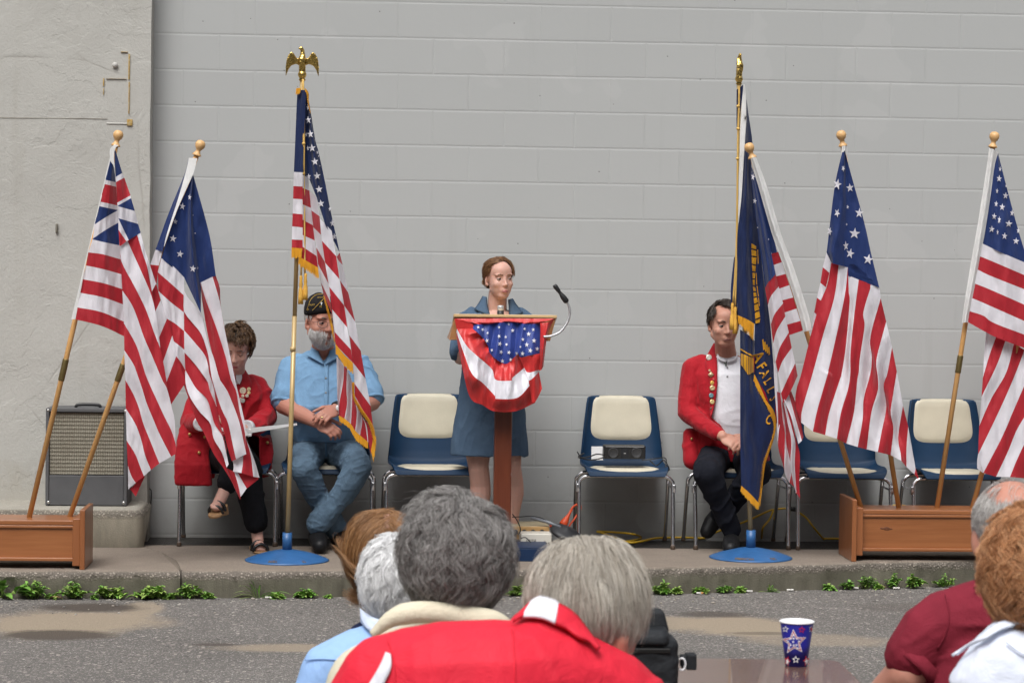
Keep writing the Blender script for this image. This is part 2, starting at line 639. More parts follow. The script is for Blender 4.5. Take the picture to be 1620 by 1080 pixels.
# --- painted block wall
def m_block():
    k = NT('painted_block')
    z0 = at(810, 401.4, YW)[2]
    x0 = at(290, 30, YW)[0]
    co = k.co()
    P = k.sep(co)
    u = k.math('SUBTRACT', P[0], x0)
    w = k.math('SUBTRACT', P[2], z0)
    # gentle waviness of the laid courses
    w = k.math('ADD', w, k.math('MULTIPLY', k.math('SUBTRACT', k.noise(co, 2.2, 2), 0.5), 0.006))
    row = k.math('FLOOR', k.math('DIVIDE', w, 0.2032))
    fw = k.math('MULTIPLY', k.math('SUBTRACT', k.math('DIVIDE', w, 0.2032), row), 0.2032)
    par = k.math('FLOORED_MODULO', k.math('ADD', row, PARITY), 2.0)
    uu = k.math('DIVIDE', k.math('ADD', u, k.math('MULTIPLY', par, 0.2032)), 0.4064)
    colm = k.math('FLOOR', uu)
    fu = k.math('MULTIPLY', k.math('SUBTRACT', uu, colm), 0.4064)
    du = k.math('MINIMUM', fu, k.math('SUBTRACT', 0.4064, fu))
    dw = k.math('MINIMUM', fw, k.math('SUBTRACT', 0.2032, fw))
    wob = k.math('MULTIPLY', k.noise(co, 35.0, 4, 0.6), 0.004)
    jh = k.ramp(k.math('SUBTRACT', dw, wob), [(0.0, 0.45), (0.006, 1.0)])
    jv = k.ramp(k.math('SUBTRACT', du, wob), [(0.0, 0.45), (0.006, 1.0)])
    jv2 = k.mix(k.ramp(k.noise(k.comb(colm, row, 0.0), 0.77, 0), [(0.45, 0.0), (0.6, 0.85)]), jv, (1, 1, 1))
    h = k.math('MINIMUM', jh, jv2)
    cell = k.noise(k.comb(colm, row, 3.0), 1.37, 0)
    big = k.noise(co, 0.8, 4, 0.5)
    col = k.mix(cell, (0.398, 0.408, 0.404), (0.422, 0.432, 0.427))
    col = k.mix(k.ramp(big, [(0.3, 0.0), (0.7, 0.5)]), col, (0.382, 0.391, 0.386))
    pit = k.vor(co, 26.0)
    pitc = k.vor(co, 26.0, out='Color')
    isp = k.math('MULTIPLY', k.math('LESS_THAN', pit, 0.11), k.math('GREATER_THAN', k.sep(pitc)[0], 0.975))
    scuff = k.ramp(k.noise(k.co((3, 3, 5)), 3.0, 8, 0.75), [(0.66, 0.0), (0.8, 0.25)])
    col = k.mix(scuff, col, (0.27, 0.265, 0.25))
    lowd = k.ramp(k.math('ADD', P[2], k.math('MULTIPLY', k.noise(co, 5.0, 6, 0.7), 0.35)), [(0.25, 0.65), (0.62, 0.0)])
    col = k.mix(lowd, col, (0.20, 0.19, 0.17))
    run = k.noise(k.co((7, 7, 0.35)), 1.0, 7, 0.7)
    col = k.mix(k.ramp(run, [(0.58, 0.0), (0.74, 0.30)]), col, (0.33, 0.33, 0.32))
    pat = k.noise(co, 1.9, 3, 0.5)
    col = k.mix(k.ramp(pat, [(0.60, 0.0), (0.615, 0.35)]), col, (0.445, 0.452, 0.447))
    col = k.mix(isp, col, (0.22, 0.22, 0.215))
    tex = k.noise(co, 190.0, 3, 0.6)
    tex2 = k.noise(co, 30.0, 5, 0.6)
    hh = k.math('ADD', k.math('MULTIPLY', h, 1.0), k.math('ADD', k.math('MULTIPLY', tex, 0.06), k.math('MULTIPLY', tex2, 0.22)))
    hh = k.math('SUBTRACT', hh, k.math('MULTIPLY', isp, 0.5))
    k.set(Base_Color=col, Roughness=0.62, Specular_IOR_Level=0.3, Normal=k.bump(hh, 0.0020, 1.0))
    return k.m
PARITY = 0.0
XC = at(237, 300, YW - 0.17)[0]    # corner where the stucco wall ends
t = thing('block_wall', 'tall grey painted concrete block wall behind the row of chairs', 'wall', (0, YW, 0))
g = MB()
g.box((20 + XC - 0.02, YW + 0.15, 3.6), (40, 0.3, 7.6))
obj('block_face', g, m_block(), t, smooth=False).data['x'] = 1

# --- stuccoed wall on the left, a hand's breadth proud
def m_stucco():
    k = NT('stucco')
    v = k.co()
    n = k.noise(v, 1.4, 6, 0.6)
    col = k.mix(n, (0.395, 0.388, 0.360), (0.465, 0.458, 0.428))
    streak = k.noise(k.co((5, 5, 0.45)), 1.5, 6, 0.7)
    col = k.mix(k.ramp(streak, [(0.55, 0.0), (0.75, 0.28)]), col, (0.33, 0.31, 0.265))
    P = k.sep(v)
    low = k.ramp(k.math('ADD', P[2], k.math('MULTIPLY', k.noise(v, 3.0, 6, 0.7), 0.9)), [(0.75, 0.55), (1.35, 0.0)])
    col = k.mix(low, col, (0.36, 0.33, 0.275))
    e = k.vor(k.mix(0.12, v, k.n('ShaderNodeTexNoise').outputs['Color']), 1.1, 'DISTANCE_TO_EDGE')
    crk = k.math('MULTIPLY', k.ramp(e, [(0.0, 1.0), (0.006, 0.0)]), k.ramp(k.noise(v, 1.7, 3), [(0.5, 0.0), (0.58, 1.0)]))
    col = k.mix(k.math('MULTIPLY', crk, 0.3), col, (0.2, 0.18, 0.15))
    lump = k.noise(v, 9.0, 7, 0.62, 0.6)
    fine = k.noise(v, 75.0, 5, 0.65)
    edge = k.ramp(k.noise(v, 2.1, 7, 0.6, 0.4), [(0.49, 0.0), (0.51, 1.0)])
    h = k.math('ADD', k.math('MULTIPLY', lump, 0.45), k.math('ADD', k.math('MULTIPLY', fine, 0.28), k.math('MULTIPLY', edge, 0.12)))
    h = k.math('SUBTRACT', h, k.math('MULTIPLY', crk, 0.12))
    k.set(Base_Color=col, Roughness=0.85, Specular_IOR_Level=0.2, Normal=k.bump(h, 0.014, 0.65))
    return k.m
M_STUC = m_stucco()
YS = YW - 0.17
t = thing('stucco_wall', 'cream stuccoed wall end with rust marks at the left of the block wall', 'wall', (XC, YS, 0))
g = MB()
ys = YS
zz = np.linspace(0, 7.4, 150)
xs = XC - np.concatenate([[0], np.cumsum(np.full(46, 0.05)), [12.0]])
V = np.array([[(x, ys, z) for z in zz] for x in xs])
V[0, :, 0] += vn(V[0] * np.array([1, 1, 1]), 6.0) * 0.006
V[:, :, 1] += vn(V, 1.6) * 0.010 + vn(V, 5.0, 4) * 0.004
nx, nz = len(xs), len(zz)
F = [(i * nz + j, i * nz + j + 1, (i + 1) * nz + j + 1, (i + 1) * nz + j) for i in range(nx - 1) for j in range(nz - 1)]
back = V[0].copy()
back[:, 1] = YW + 0.1
Vall = np.vstack([V.reshape(-1, 3), back])
o0 = nx * nz
F += [(j, o0 + j, o0 + j + 1, j + 1) for j in range(nz - 1)]
obj('stucco_face', (Vall, F), M_STUC, t, auto=60)
k = NT('rust')
v = k.co()
k.set(Base_Color=k.ramp(k.noise(v, 60, 6, 0.7), [(0.32, (0.30, 0.15, 0.03)), (0.5, (0.44, 0.30, 0.10)), (0.68, (0.42, 0.37, 0.27))]), Roughness=0.9)
M_RUST = k.m
def onwall(px, py, off=0.005):
    p = at(px, py, YS)
    q = np.array([[p[0], YS, p[2]]])
    return at(px, py, YS + float(vn(q, 1.6)[0]) * 0.010 + float(vn(q, 5.0, 4)[0]) * 0.004 - off)
g = MB()
for (x0, y0, x1, y1) in ((203.3, 86, 205, 126), (163, 124, 164.8, 136), (203.6, 130, 204.6, 180), (163.4, 140, 164.2, 150), (201, 189, 209.5, 199), (191, 82, 202, 83), (168, 124.6, 200, 125.2)):
    a, b = onwall(x0, y0), onwall(x1, y1)
    g.box((a + b) / 2 + np.array([0, 0.008, 0]), (abs(b[0] - a[0]), 0.022, abs(b[2] - a[2])))
obj('rust_streak', g, M_RUST, t, bevel=0.002)
g = MB()
c = onwall(182, 103, 0.01)
g.ell(c, (0.016, 0.012, 0.016))
obj('bolt', g, plain('painted_bolt', (0.52, 0.51, 0.48), 0.5), t)
g = MB()
for (x0, y0, x1, y1, th) in ((168, 193.5, 203, 198, 0.007),):
    a, b = onwall(x0, y0), onwall(x1, y1)
    g.box(((a[0] + b[0]) / 2, (a[1] + b[1]) / 2 + 0.008, (a[2] + b[2]) / 2), (abs(b[0] - a[0]), th * 2, abs(b[2] - a[2])))
obj('covered_plate', g, M_STUC, t, bevel=0.006)
g = MB()
P = [onwall(x, y, 0.001) for x, y in ((-200, 184), (0, 186.5), (60, 187), (120, 187.5), (170, 188.5))]
g.tube(curve(P, 20), 0.0018, 6)
obj('seam', g, plain('seam_dark', (0.28, 0.26, 0.215), 0.9), t)  # thin dark line following the crack across the stucco
g = MB()
a = onwall(90, 361, 0.004)
g.box(a, (0.012, 0.03, 0.05))
obj('metal_stub', g, plain('old_metal', (0.16, 0.15, 0.12), 0.7), t, bevel=0.003)

# --- concrete ledge under the stuccoed wall
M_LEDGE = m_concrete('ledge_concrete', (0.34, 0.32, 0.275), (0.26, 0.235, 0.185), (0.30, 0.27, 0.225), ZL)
LY0 = onz(150, 866, ZP)[1]
xe = at(226, 840, LY0)[0]
g = MB()
prof = [(YS + 0.05, ZL + 0.006), (LY0 + 0.03, ZL), (LY0 + 0.008, ZL - 0.012), (LY0, ZL - 0.04), (LY0 + 0.004, ZP + 0.03), (LY0 + 0.012, ZP - 0.003)]
n = 160
V = np.zeros((n + 1, len(prof), 3))
for i in range(n + 1):
    x = xe - (n - i) * 0.022 - (2.0 if i == 0 else 0)
    rnd = max(0.0, 1 - (xe - x) / 0.05)
    for j, (y, z) in enumerate(prof):
        V[i, j] = (x, y + 0.03 * rnd ** 2, z - (0.03 * rnd ** 2 if j < 4 else 0))
V[:, :, 1] += vn(V, 12.0) * 0.006 + np.clip(vn(V, 22.0, 5) - 0.3, 0, 1) * 0.03
m = len(prof)
F = [(i * m + j, i * m + j + 1, (i + 1) * m + j + 1, (i + 1) * m + j) for i in range(n) for j in range(m - 1)]
F.append(tuple(n * m + j for j in range(m)))
led = obj('concrete_ledge', (V.reshape(-1, 3), F), M_LEDGE)
tag(led, 'worn concrete ledge along the foot of the stuccoed wall, under the amplifier', 'ledge')

# --- weeds along the kerb
M_LEAF = [plain('weed_leaf_a', (0.16, 0.33, 0.055), 0.55, var=0.35, vs=18), plain('weed_leaf_b', (0.26, 0.38, 0.085), 0.55, var=0.3, vs=18)]
def leaf(g, p, d, L, w, droop=0.3, m=0):
    d = np.array(d, float)
    d /= np.linalg.norm(d)
    s = np.cross(d, [0, 0, 1.0])
    s /= np.linalg.norm(s) + 1e-9
    V = []
    for t, ww in ((0, 0.12), (0.3, 0.85), (0.6, 1.0), (0.85, 0.55), (1.0, 0.03)):
        q = np.array(p) + d * L * t + np.array([0, 0, -droop * L * t * t])
        n = np.cross(s, d) * w * 0.25
        V += [q - s * w * ww / 2 + n * ww, q, q + s * w * ww / 2 + n * ww]
    F = []
    for i in range(4):
        F += [(3 * i, 3 * i + 1, 3 * i + 4, 3 * i + 3), (3 * i + 1, 3 * i + 2, 3 * i + 5, 3 * i + 4)]
    g.add(V, F, m)
def weed(px, py, wpx, hpx, kind, label):
    p = onz(px, py, 0.0)
    p[1] = min(p[1], kb(p[0]) - 0.02)
    sz_ = 1.0 + 0.35 * math.sin(px * 0.37)
    w, h = wpx * mpp(p[1]) * (1.1 + 0.25 * math.sin(px * 1.7)), hpx * mpp(p[1]) * sz_ * 0.85
    t = thing('weed', label, 'weed', p, 0, 'weeds growing along the foot of the kerb')
    g, st = MB(), MB()
    q = np.random.RandomState(int(px * 7 + py))
    lsz, yel = q.uniform(0.7, 1.45), q.uniform(0.15, 0.85)
    if kind == 'bush':
        for i in range(int(4 + w * q.uniform(26, 50))):
            a = q.uniform(0, 2 * PI)
            r = w / 2 * q.uniform(0.15, 1.0)
            tip = p + np.array([r * math.cos(a), 0.45 * r * math.sin(a) - 0.02, h * q.uniform(0.25, 1.0) * (1 - 0.6 * (r / (w / 2)) ** 2)])
            root = p + np.array([(tip[0] - p[0]) * 0.35, 0, 0])
            pts = curve([root, (root + tip) / 2 + np.array([0, 0, h * 0.12]), tip], 7)
            st.tube(pts, 0.0016, 5)
            for s in pts[2:]:
                for sg in (-1, 1):
                    for _ in range(2):
                        d = np.array([q.normal(0, 0.6) + sg * 0.6, q.normal(-0.25, 0.5), q.uniform(0.0, 0.9)])
                        leaf(g, s, d, q.uniform(0.016, 0.034) * lsz, q.uniform(0.010, 0.017) * lsz, 0.3, int(q.rand() < yel))
    elif kind == 'broad':
        for i in range(8):
            a = q.uniform(-0.2, PI + 0.2)
            d = np.array([math.cos(a), -0.5 * q.rand(), 0.35 + 0.6 * q.rand()])
            root = p + np.array([q.normal(0, 0.02), 0, 0.0])
            L = w * q.uniform(0.3, 0.5)
            st.tube(curve([root, root + d * L * 0.5], 4), 0.003, 5)
            leaf(g, root + d * L * 0.45, d * np.array([1, 1, 0.6]), L * 0.8, L * 0.5, 0.5, 0)
    else:
        for i in range(16):
            a = q.uniform(0.15, PI - 0.15)
            d = np.array([math.cos(a) * 0.8, -0.35 * q.rand(), math.sin(a) * q.uniform(0.5, 1.1)])
            leaf(g, p + np.array([q.normal(0, 0.012), 0, 0]), d, h * q.uniform(0.6, 1.2), 0.008, 0.5, int(q.rand() < 0.4))
    obj('leaves', g, M_LEAF, t)
    if st.v:
        obj('stem', st, M_LEAF[1], t)
WEEDS = [(12, 944, 70, 38, 'broad', 'broad leaved weed at the kerb, leftmost of the weeds'), (58, 942, 62, 34, 'bush', 'dense bushy weed beside the broad leaved weed below the left flag box'),
         (122, 941, 42, 26, 'bush', 'small weed under the right end post of the left flag box'), (178, 941, 46, 30, 'bush', 'round leafy weed at the kerb under the concrete ledge end'),
         (238, 942, 62, 24, 'bush', 'low yellowish sprawling weed left of the pavement crack'), (297, 942, 40, 36, 'bush', 'upright weed growing at the pavement crack'),
         (408, 944, 14, 60, 'grass', 'single tall thin grass stalk below the blue base of the eagle flag'), (437, 944, 22, 12, 'bush', 'tiny weed right of the tall grass stalk'),
         (482, 944, 26, 14, 'bush', 'tiny weed at the kerb left of the brown haired woman'), (818, 938, 26, 20, 'bush', 'small weed at the kerb between the two grey haired heads'),
         (1042, 938, 34, 22, 'bush', 'sparse weed beside the camera bag at the kerb'), (1102, 937, 34, 20, 'bush', 'small weed left of the grass tuft with a cigarette end before it'),
         (1146, 936, 20, 20, 'bush', 'narrow little weed under the right blue flag base'), (1216, 936, 58, 38, 'grass', 'spiky grass tuft at the kerb behind the paper cup'),
         (1340, 931, 20, 30, 'bush', 'thin upright weed under the left end of the right flag box'), (1369, 931, 38, 36, 'bush', 'fullest leafy weed under the right flag box'),
         (1411, 930, 30, 28, 'bush', 'weed between the fullest weed and the maroon shoulder'), (1444, 930, 40, 24, 'bush', 'low weed just left of the maroon shoulder'),
         (1492, 928, 48, 34, 'bush', 'weed at the kerb above the maroon sleeve')]
for wd in WEEDS:
    weed(*wd)
for i, (x, y, w_, h_, lb) in enumerate(((86, 944, 14, 10, 'tiny sprig between the dense bushy weed and the next weed left'), (152, 944, 12, 8, 'tiny sprig left of the round leafy weed'), (268, 944, 14, 9, 'tiny sprig just left of the weed at the crack'),
                                        (330, 945, 12, 12, 'lone tiny sprig right of the pavement crack'), (520, 943, 12, 8, 'tiny sprig beside the brown bob of hair'), (1070, 938, 12, 14, 'tiny sprig between the two small weeds right of the camera bag'),
                                        (1172, 936, 10, 8, 'tiny sprig left of the spiky grass tuft'), (1310, 932, 10, 8, 'tiny sprig left of the thin upright weed'), (1388, 931, 12, 14, 'tiny sprig right of the fullest weed'))):
    weed(x, y, w_, h_, 'bush', lb)

# --- litter and grit on the asphalt
M_PAPER = plain('litter_white', (0.62, 0.6, 0.56), 0.8)
M_FILT = plain('cigarette_filter', (0.55, 0.26, 0.08), 0.8)
for (px, py, a, lab) in ((1107, 938, 0.2, 'cigarette end with orange filter lying by the kerb'), (1185, 935, -0.2, 'white cigarette end left of the grass tuft'),
                         (1250, 933, 0.1, 'white cigarette end right of the grass tuft'), (1305, 930, 0.15, 'white cigarette end left of the weeds under the right flag box'),
                         (1353, 930, -0.1, 'white cigarette end at the foot of the fullest weed'), (425, 945, 0.1, 'white cigarette end near the tall grass stalk'),
                         (1418, 930, 0.05, 'white cigarette end below the weeds near the maroon sleeve')):
    p = onz(px, py + 2, 0.0)
    t = thing('cigarette_end', lab, 'cigarette end', p, 0, 'cigarette ends along the kerb')
    d = np.array([math.cos(a), math.sin(a), 0])
    g = MB()
    g.tube([p + np.array([0, 0, 0.008]) - d * 0.018, p + np.array([0, 0, 0.008]) + d * 0.006], 0.0055, 8)
    obj('paper', g, M_PAPER, t)
    g = MB()
    g.tube([p + np.array([0, 0, 0.008]) + d * 0.006, p + np.array([0, 0, 0.008]) + d * 0.018], 0.0056, 8)
    obj('filter', g, M_FILT if px == 1107 else M_PAPER, t)
M_DRY = plain('dry_leaf', (0.30, 0.2, 0.1), 0.8, var=0.3)
for (px, py, lab) in ((1280, 930, 'dry curled brown leaf by the kerb right of the grass tuft'), (1393, 930, 'dry brown leaf between weeds under the right flag box'), (88, 947, 'dry leaf at the kerb near the bushy weed')):
    p = onz(px, py + 1, 0.0)
    g = MB()
    leaf(g, p + np.array([-0.03, 0, 0.012]), (1, 0.1, 0.12), 0.065, 0.03, 0.2)
    o = obj('dry_leaf', g, M_DRY)
    md = o.modifiers.new('s', 'SOLIDIFY')
    md.thickness = 0.003
    tag(o, lab, 'leaf')
g = MB()
q = np.random.RandomState(3)
for i in range(650):
    x = q.uniform(-4.2, 4.6)
    y = kb(x) - 0.02 - abs(q.normal(0, 0.28))
    r = q.uniform(0.002, 0.007) * (1.4 if q.rand() < 0.06 else 1)
    g.ell((x, y, r * 0.4), (r * q.uniform(0.8, 1.4), r, r * 0.7), nu=6, nv=4, m=int(q.randint(3)))
o = obj('grit', g, [plain('grit_a', (0.3, 0.27, 0.23), 0.9), plain('grit_b', (0.16, 0.15, 0.14), 0.9), plain('grit_c', (0.34, 0.32, 0.29), 0.9)], smooth=False)
o['kind'] = 'stuff'
o['label'] = 'loose grit washed along the foot of the kerb'
o['category'] = 'grit'
# ------------------------------------------------------------------ flags
def flagcloth(name, col, trans=0.25):
    k = NT(name)
    v = k.co()
    nz = k.noise(v, 11.0, 5, 0.6)
    c = k.ramp(nz, [(0.3, tuple(x * 0.92 for x in col)), (0.7, tuple(min(1, x * 1.05) for x in col))])
    wv = k.noise(k.co((30, 30, 9)), 1.0, 5, 0.6)
    fine = k.noise(v, 700.0, 2)
    h = k.math('ADD', wv, k.math('MULTIPLY', fine, 0.04))
    k.set(Base_Color=c, Roughness=0.55, Specular_IOR_Level=0.3, Sheen_Weight=0.15, Normal=k.bump(h, 0.013, 0.6))
    tr = k.n('ShaderNodeBsdfTranslucent')
    k.l(c, tr.inputs[0])
    mx = k.n('ShaderNodeMixShader')
    mx.inputs[0].default_value = trans
    k.l(k.b.outputs[0], mx.inputs[1])
    k.l(tr.outputs[0], mx.inputs[2])
    k.l(mx.outputs[0], k.out.inputs[0])
    return k.m
FR, FW, FB, FG, FN, FK, FY = range(7)
FM = [flagcloth('flag_red', (0.44, 0.020, 0.032)), flagcloth('flag_white', (0.74, 0.72, 0.77)), flagcloth('flag_blue', (0.014, 0.034, 0.14)),
      flagcloth('flag_gold', (0.75, 0.36, 0.02), 0.1), flagcloth('flag_navy', (0.010, 0.022, 0.085)), flagcloth('flag_sleeve', (0.70, 0.70, 0.69), 0.1),
      flagcloth('flag_print', (0.55, 0.27, 0.010), 0.05)]

class K:                           # zoomed reading frame: offset and scale back to photo pixels
    def __init__(self, ox, oy, s):
        self.o, self.s = (ox, oy), s
    def __call__(self, *pts):
        return [(self.o[0] + p[0] / self.s, self.o[1] + p[1] / self.s) for p in pts]

class Cloth:
    def __init__(self, Y, amp=0.010, seed=0.0):
        self.Y, self.amp, self.seed = Y, amp, seed
        self.g = MB()
        self.px, self.P = [], []
    def patch(self, cols, polys, dy=None, n=30, sub=5, wav=None):
        """cols: colour of each strip; polys: its edges as photo pixel lines, dy: depth of each edge (pair = start, end)"""
        dy = dy or [0.0] * len(polys)
        rows, dep, band = [], [], []
        lines = [curve(p, n) for p in polys]
        t = np.linspace(0, 1, n)
        dd = []
        for d in dy:
            d = np.atleast_1d(np.array(d, float))
            dd.append(np.interp(t, np.linspace(0, 1, len(d)), d) if len(d) > 1 else np.full(n, d[0]))
        for i in range(len(polys) - 1):
            for s in range(sub + (1 if i == len(polys) - 2 else 0)):
                a = s / sub
                rows.append(lines[i] * (1 - a) + lines[i + 1] * a)
                e = a * a * (3 - 2 * a)
                dep.append(dd[i] * (1 - e) + dd[i + 1] * e)
                band.append(i)
        rows, dep = np.array(rows), np.array(dep)
        wa = self.amp * 1.35 if wav is None else wav
        W3 = np.stack([rows[..., 0] * 0.11, np.full(rows.shape[:2], self.seed), rows[..., 1] * 0.022], -1)
        dep = dep + vn(W3, 1.0) * wa + vn(W3, 2.3, 5) * wa * 0.45
        V = np.array([[at(rows[i, j, 0], rows[i, j, 1], self.Y + dep[i, j]) for j in range(n)] for i in range(len(rows))])
        F, M = [], []
        for i in range(len(rows) - 1):
            for j in range(n - 1):
                F.append((i * n + j, i * n + j + 1, (i + 1) * n + j + 1, (i + 1) * n + j))
                M.append(cols[band[i]])
        o = len(self.g.v)
        self.g.v.extend(map(tuple, V.reshape(-1, 3)))
        self.g.f.extend(tuple(a + o for a in f) for f in F)
        self.g.m.extend(M)
        self.px.append(rows.reshape(-1, 2))
        self.P.append((self.Y + dep).reshape(-1))
        return self
    def front(self, p):
        PX, D = np.vstack(self.px), np.concatenate(self.P)
        d2 = ((PX - np.array(p)) ** 2).sum(1)
        k = np.argsort(d2)[:24]
        k = k[d2[k] < max(9.0, d2[k[0]] * 2.5)]
        return D[k].min()
    def poly(self, pts, col, lift=0.003):      # a printed or sewn mark lying on the cloth
        c = np.mean(np.array(pts), axis=0)
        V = [at(c[0], c[1], self.front(c) - lift)] + [at(p[0], p[1], self.front(p) - lift) for p in pts]
        n = len(pts)
        self.g.add(V, [(0, 1 + i, 1 + (i + 1) % n) for i in range(n)], col)
    def star(self, p, r, rot=0.0, sx=1.0, col=FW):
        pts = []
        for i in range(10):
            a = rot + PI * i / 5
            rr = r if i % 2 == 0 else r * 0.40
            pts.append((p[0] + sx * rr * math.sin(a), p[1] - rr * math.cos(a)))
        self.poly(pts, col)
    def letters(self, s, p, size, ang, col, squash=1.0, lift=0.004):
        V, F = text_mesh(s, size, bold=size * 0.022)
        ca, sa = math.cos(ang), math.sin(ang)
        Q = [(p[0] + (x * ca * squash + y * sa), p[1] + (x * sa * squash - y * ca)) for x, y, _ in V]
        self.g.add([at(q[0], q[1], self.front(q) - lift) for q in Q], F, col)
    def fringe(self, top, bot, dy=-0.004, n=None, parent=None):
        """a row of hanging threads between two lines"""
        A, B = np.array(curve(top, 60)), np.array(curve(bot, 60))
        self.patch([FG], [[tuple(p) for p in A[::4]], [tuple(a * 0.15 + b * 0.85) for a, b in zip(A[::4], B[::4])]], [dy, dy], wav=0.004)
        L = np.linalg.norm(np.diff(A, axis=0), axis=1).sum()
        n = n or int(L * 1.6)
        q = np.random.RandomState(int(A[0, 0]))
        for i in range(n):
            f = (i + q.uniform(-0.4, 0.4)) / n * 59
            f = min(max(f, 0), 58.99)
            j = int(f)
            a = A[j] * (1 - f + j) + A[j + 1] * (f - j)
            b = B[j] * (1 - f + j) + B[j + 1] * (f - j)
            b = a + (b - a) * q.uniform(0.9, 1.12) + q.normal(0, 0.35, 2)
            w = 0.42
            y = self.front(a) - 0.003 - q.uniform(0, 0.004)
            m = (a + b) / 2
            V = []
            for c in (a, m, b):
                V += [at(c[0] - w, c[1], y), at(c[0], c[1] + 0.1, y - 0.002), at(c[0] + w, c[1], y)]
            self.g.add(V, [(0, 1, 4, 3), (1, 2, 5, 4), (3, 4, 7, 6), (4, 5, 8, 7)], FG)
    def make(self, parent, name='cloth'):
        return obj(name, self.g, FM, parent)

M_POLE = wood('pole_wood', (0.50, 0.26, 0.085), (0.60, 0.34, 0.13), 1.2, 2, 0.4)
M_KNOB = wood('turned_knob', (0.58, 0.33, 0.13), (0.68, 0.42, 0.19), 2.0, 2, 0.42)
M_BRASS = plain('brass_ferrule', (0.20, 0.15, 0.06), 0.45, 0.8)
M_GOLD = plain('gold_metal', (0.62, 0.43, 0.13), 0.27, 1.0, var=0.2, vs=25)
M_GPOLE = plain('gold_pole', (0.46, 0.33, 0.15), 0.36, 0.2, var=0.08)
M_CORD = plain('gold_cord', (0.60, 0.38, 0.10), 0.7, bump=0.002, bs=300)
M_BBLUE = plain('enamel_blue', (0.024, 0.10, 0.26), 0.40, var=0.16, vs=14, bump=0.0006, bs=50)

M_GILTOLD = plain('old_gilt', (0.16, 0.10, 0.045), 0.7)
def wooden_pole(t, bot, top, Y, ferr=None, rad=0.0135, Yb=None):
    """bot, top in photo pixels (top = base of the knob); Y depth of the top, Yb of the foot"""
    a, b = at(bot[0], bot[1], Y if Yb is None else Yb), at(top[0], top[1], Y)
    d = (b - a) / np.linalg.norm(b - a)
    g = MB()
    g.tube([a, b], rad, 14)
    obj('pole', g, M_POLE, t)
    s = mpp(Y)
    g = MB()
    g.lathe([(0.010, 0), (6.8 * s, 0.4 * s), (7.2 * s, 2.0 * s), (6.2 * s, 3.4 * s), (4.0 * s, 6.5 * s), (3.6 * s, 9.5 * s), (4.4 * s, 11 * s), (6.6 * s, 13.5 * s),
             (7.9 * s, 17 * s), (8.0 * s, 19.5 * s), (7.2 * s, 22.5 * s), (5.0 * s, 25 * s), (2.0 * s, 26 * s)], b - d * 1 * s, d, 26)
    obj('finial', g, M_KNOB, t)
    if ferr:
        p, q = [a + d * np.dot(at(x, y, Y) - a, d) for x, y in ferr]
        g = MB()
        g.lathe([(rad + 0.002, 0), (rad + 0.0028, 0.004), (rad + 0.0028, np.linalg.norm(q - p) - 0.004), (rad + 0.002, np.linalg.norm(q - p))], p, (q - p), 18)
        obj('ferrule', g, M_BRASS, t)
    return a, b, d

GRP_L = 'wooden flag poles standing in the flag boxes'
YBX = onz(130, 899, ZP)[1] + 0.13  # row of holes of the left box
# ---- striped flag with crossed canton, leftmost
Y = YBX
t = thing('flag', 'striped flag with crosses in its canton, leftmost, hanging before the cream wall', 'flag', at(43, 822, Y), 0, GRP_L)
wooden_pole(t, (43, 832), (183, 231), Y, ((93, 601), (105, 568)))
a1, a2, a3 = K(100, 220, 5.4), K(100, 400, 5.4), K(160, 590, 5.4)
c = Cloth(Y - 0.03, 0.008, 1)
c.patch([FB, FW, FR, FW, FB, FW, FB, FW],
        [a1((404, 180), (420, 200), (436, 250)), a1((360, 350), (402, 358), (450, 370)), a1((352, 385), (400, 395), (452, 408)), a1((314, 535), (385, 550), (462, 568)),
         a1((307, 572), (383, 590), (464, 606)), a1((268, 730), (365, 667), (466, 609)), a1((254, 850), (365, 775), (474, 712)), a1((250, 857), (345, 880), (480, 908)),
         a1((214, 968), (340, 985), (496, 1030))],
        [[-0.02, -0.02, 0.05]] * 9)
c.patch([FR, FW, FR, FW, FR],
        [a1((214, 968), (340, 985), (498, 1030)), a2((195, 108), (345, 140), (505, 185)), a2((165, 225), (340, 258), (508, 310)), a2((142, 340), (335, 378), (512, 440)),
         a2((120, 465), (325, 505), (522, 588)), a2((104, 567), (330, 625), (526, 715))],
        [[-0.02, -0.03, 0.05]] * 6)
c.patch([FK], [a1((400, 90), (404, 180), (214, 968)) + a2((104, 567)), a1((428, 55), (378, 240), (180, 1075)) + a2((68, 565))], [-0.022, -0.022], wav=0.002)
c.patch([FK], [a1((440, 45), (400, 90), (403, 185), (425, 215)), a1((470, 55), (450, 75), (435, 120), (436, 250))], [-0.025, -0.028], wav=0.002)
c.patch([FB, FW, FR, FW, FB, FW, FB],
        [a1((432, 62), (436, 62)), a1((447, 325), (505, 290)), a1((451, 368), (522, 330)), a1((460, 545), (575, 482)), a1((466, 570), (580, 505)), a1((467, 574), (612, 615)),
         a1((470, 676), (640, 725)), a1((560, 864), (662, 800))], [[-0.03, -0.01]] + [[-0.045, 0.0]] * 7)
c.patch([FW, FR], [a1((470, 676), (560, 864)), a1((472, 775), (540, 874)), a1((482, 912), (490, 912))], [-0.046, -0.044, -0.05])
R1 = a1((662, 800), (700, 950), (740, 1075)) + a2((790, 268))
R2 = a1((632, 818), (680, 980)) + a2((690, 0), (750, 325))[0:0] + a2((720, 130), (757, 330))
R3 = a1((548, 868)) + a2((595, 0), (690, 210), (755, 370), (795, 540), (825, 765))
R4 = a1((483, 912)) + a2((498, 75), (600, 270), (700, 470), (780, 690), (828, 812))
R5 = a2((505, 320), (600, 470), (690, 720), (760, 880), (840, 1070)) + a3((565, 140))
R5b = a2((828, 812), (860, 960), (880, 1080)) + a3((566, 132))
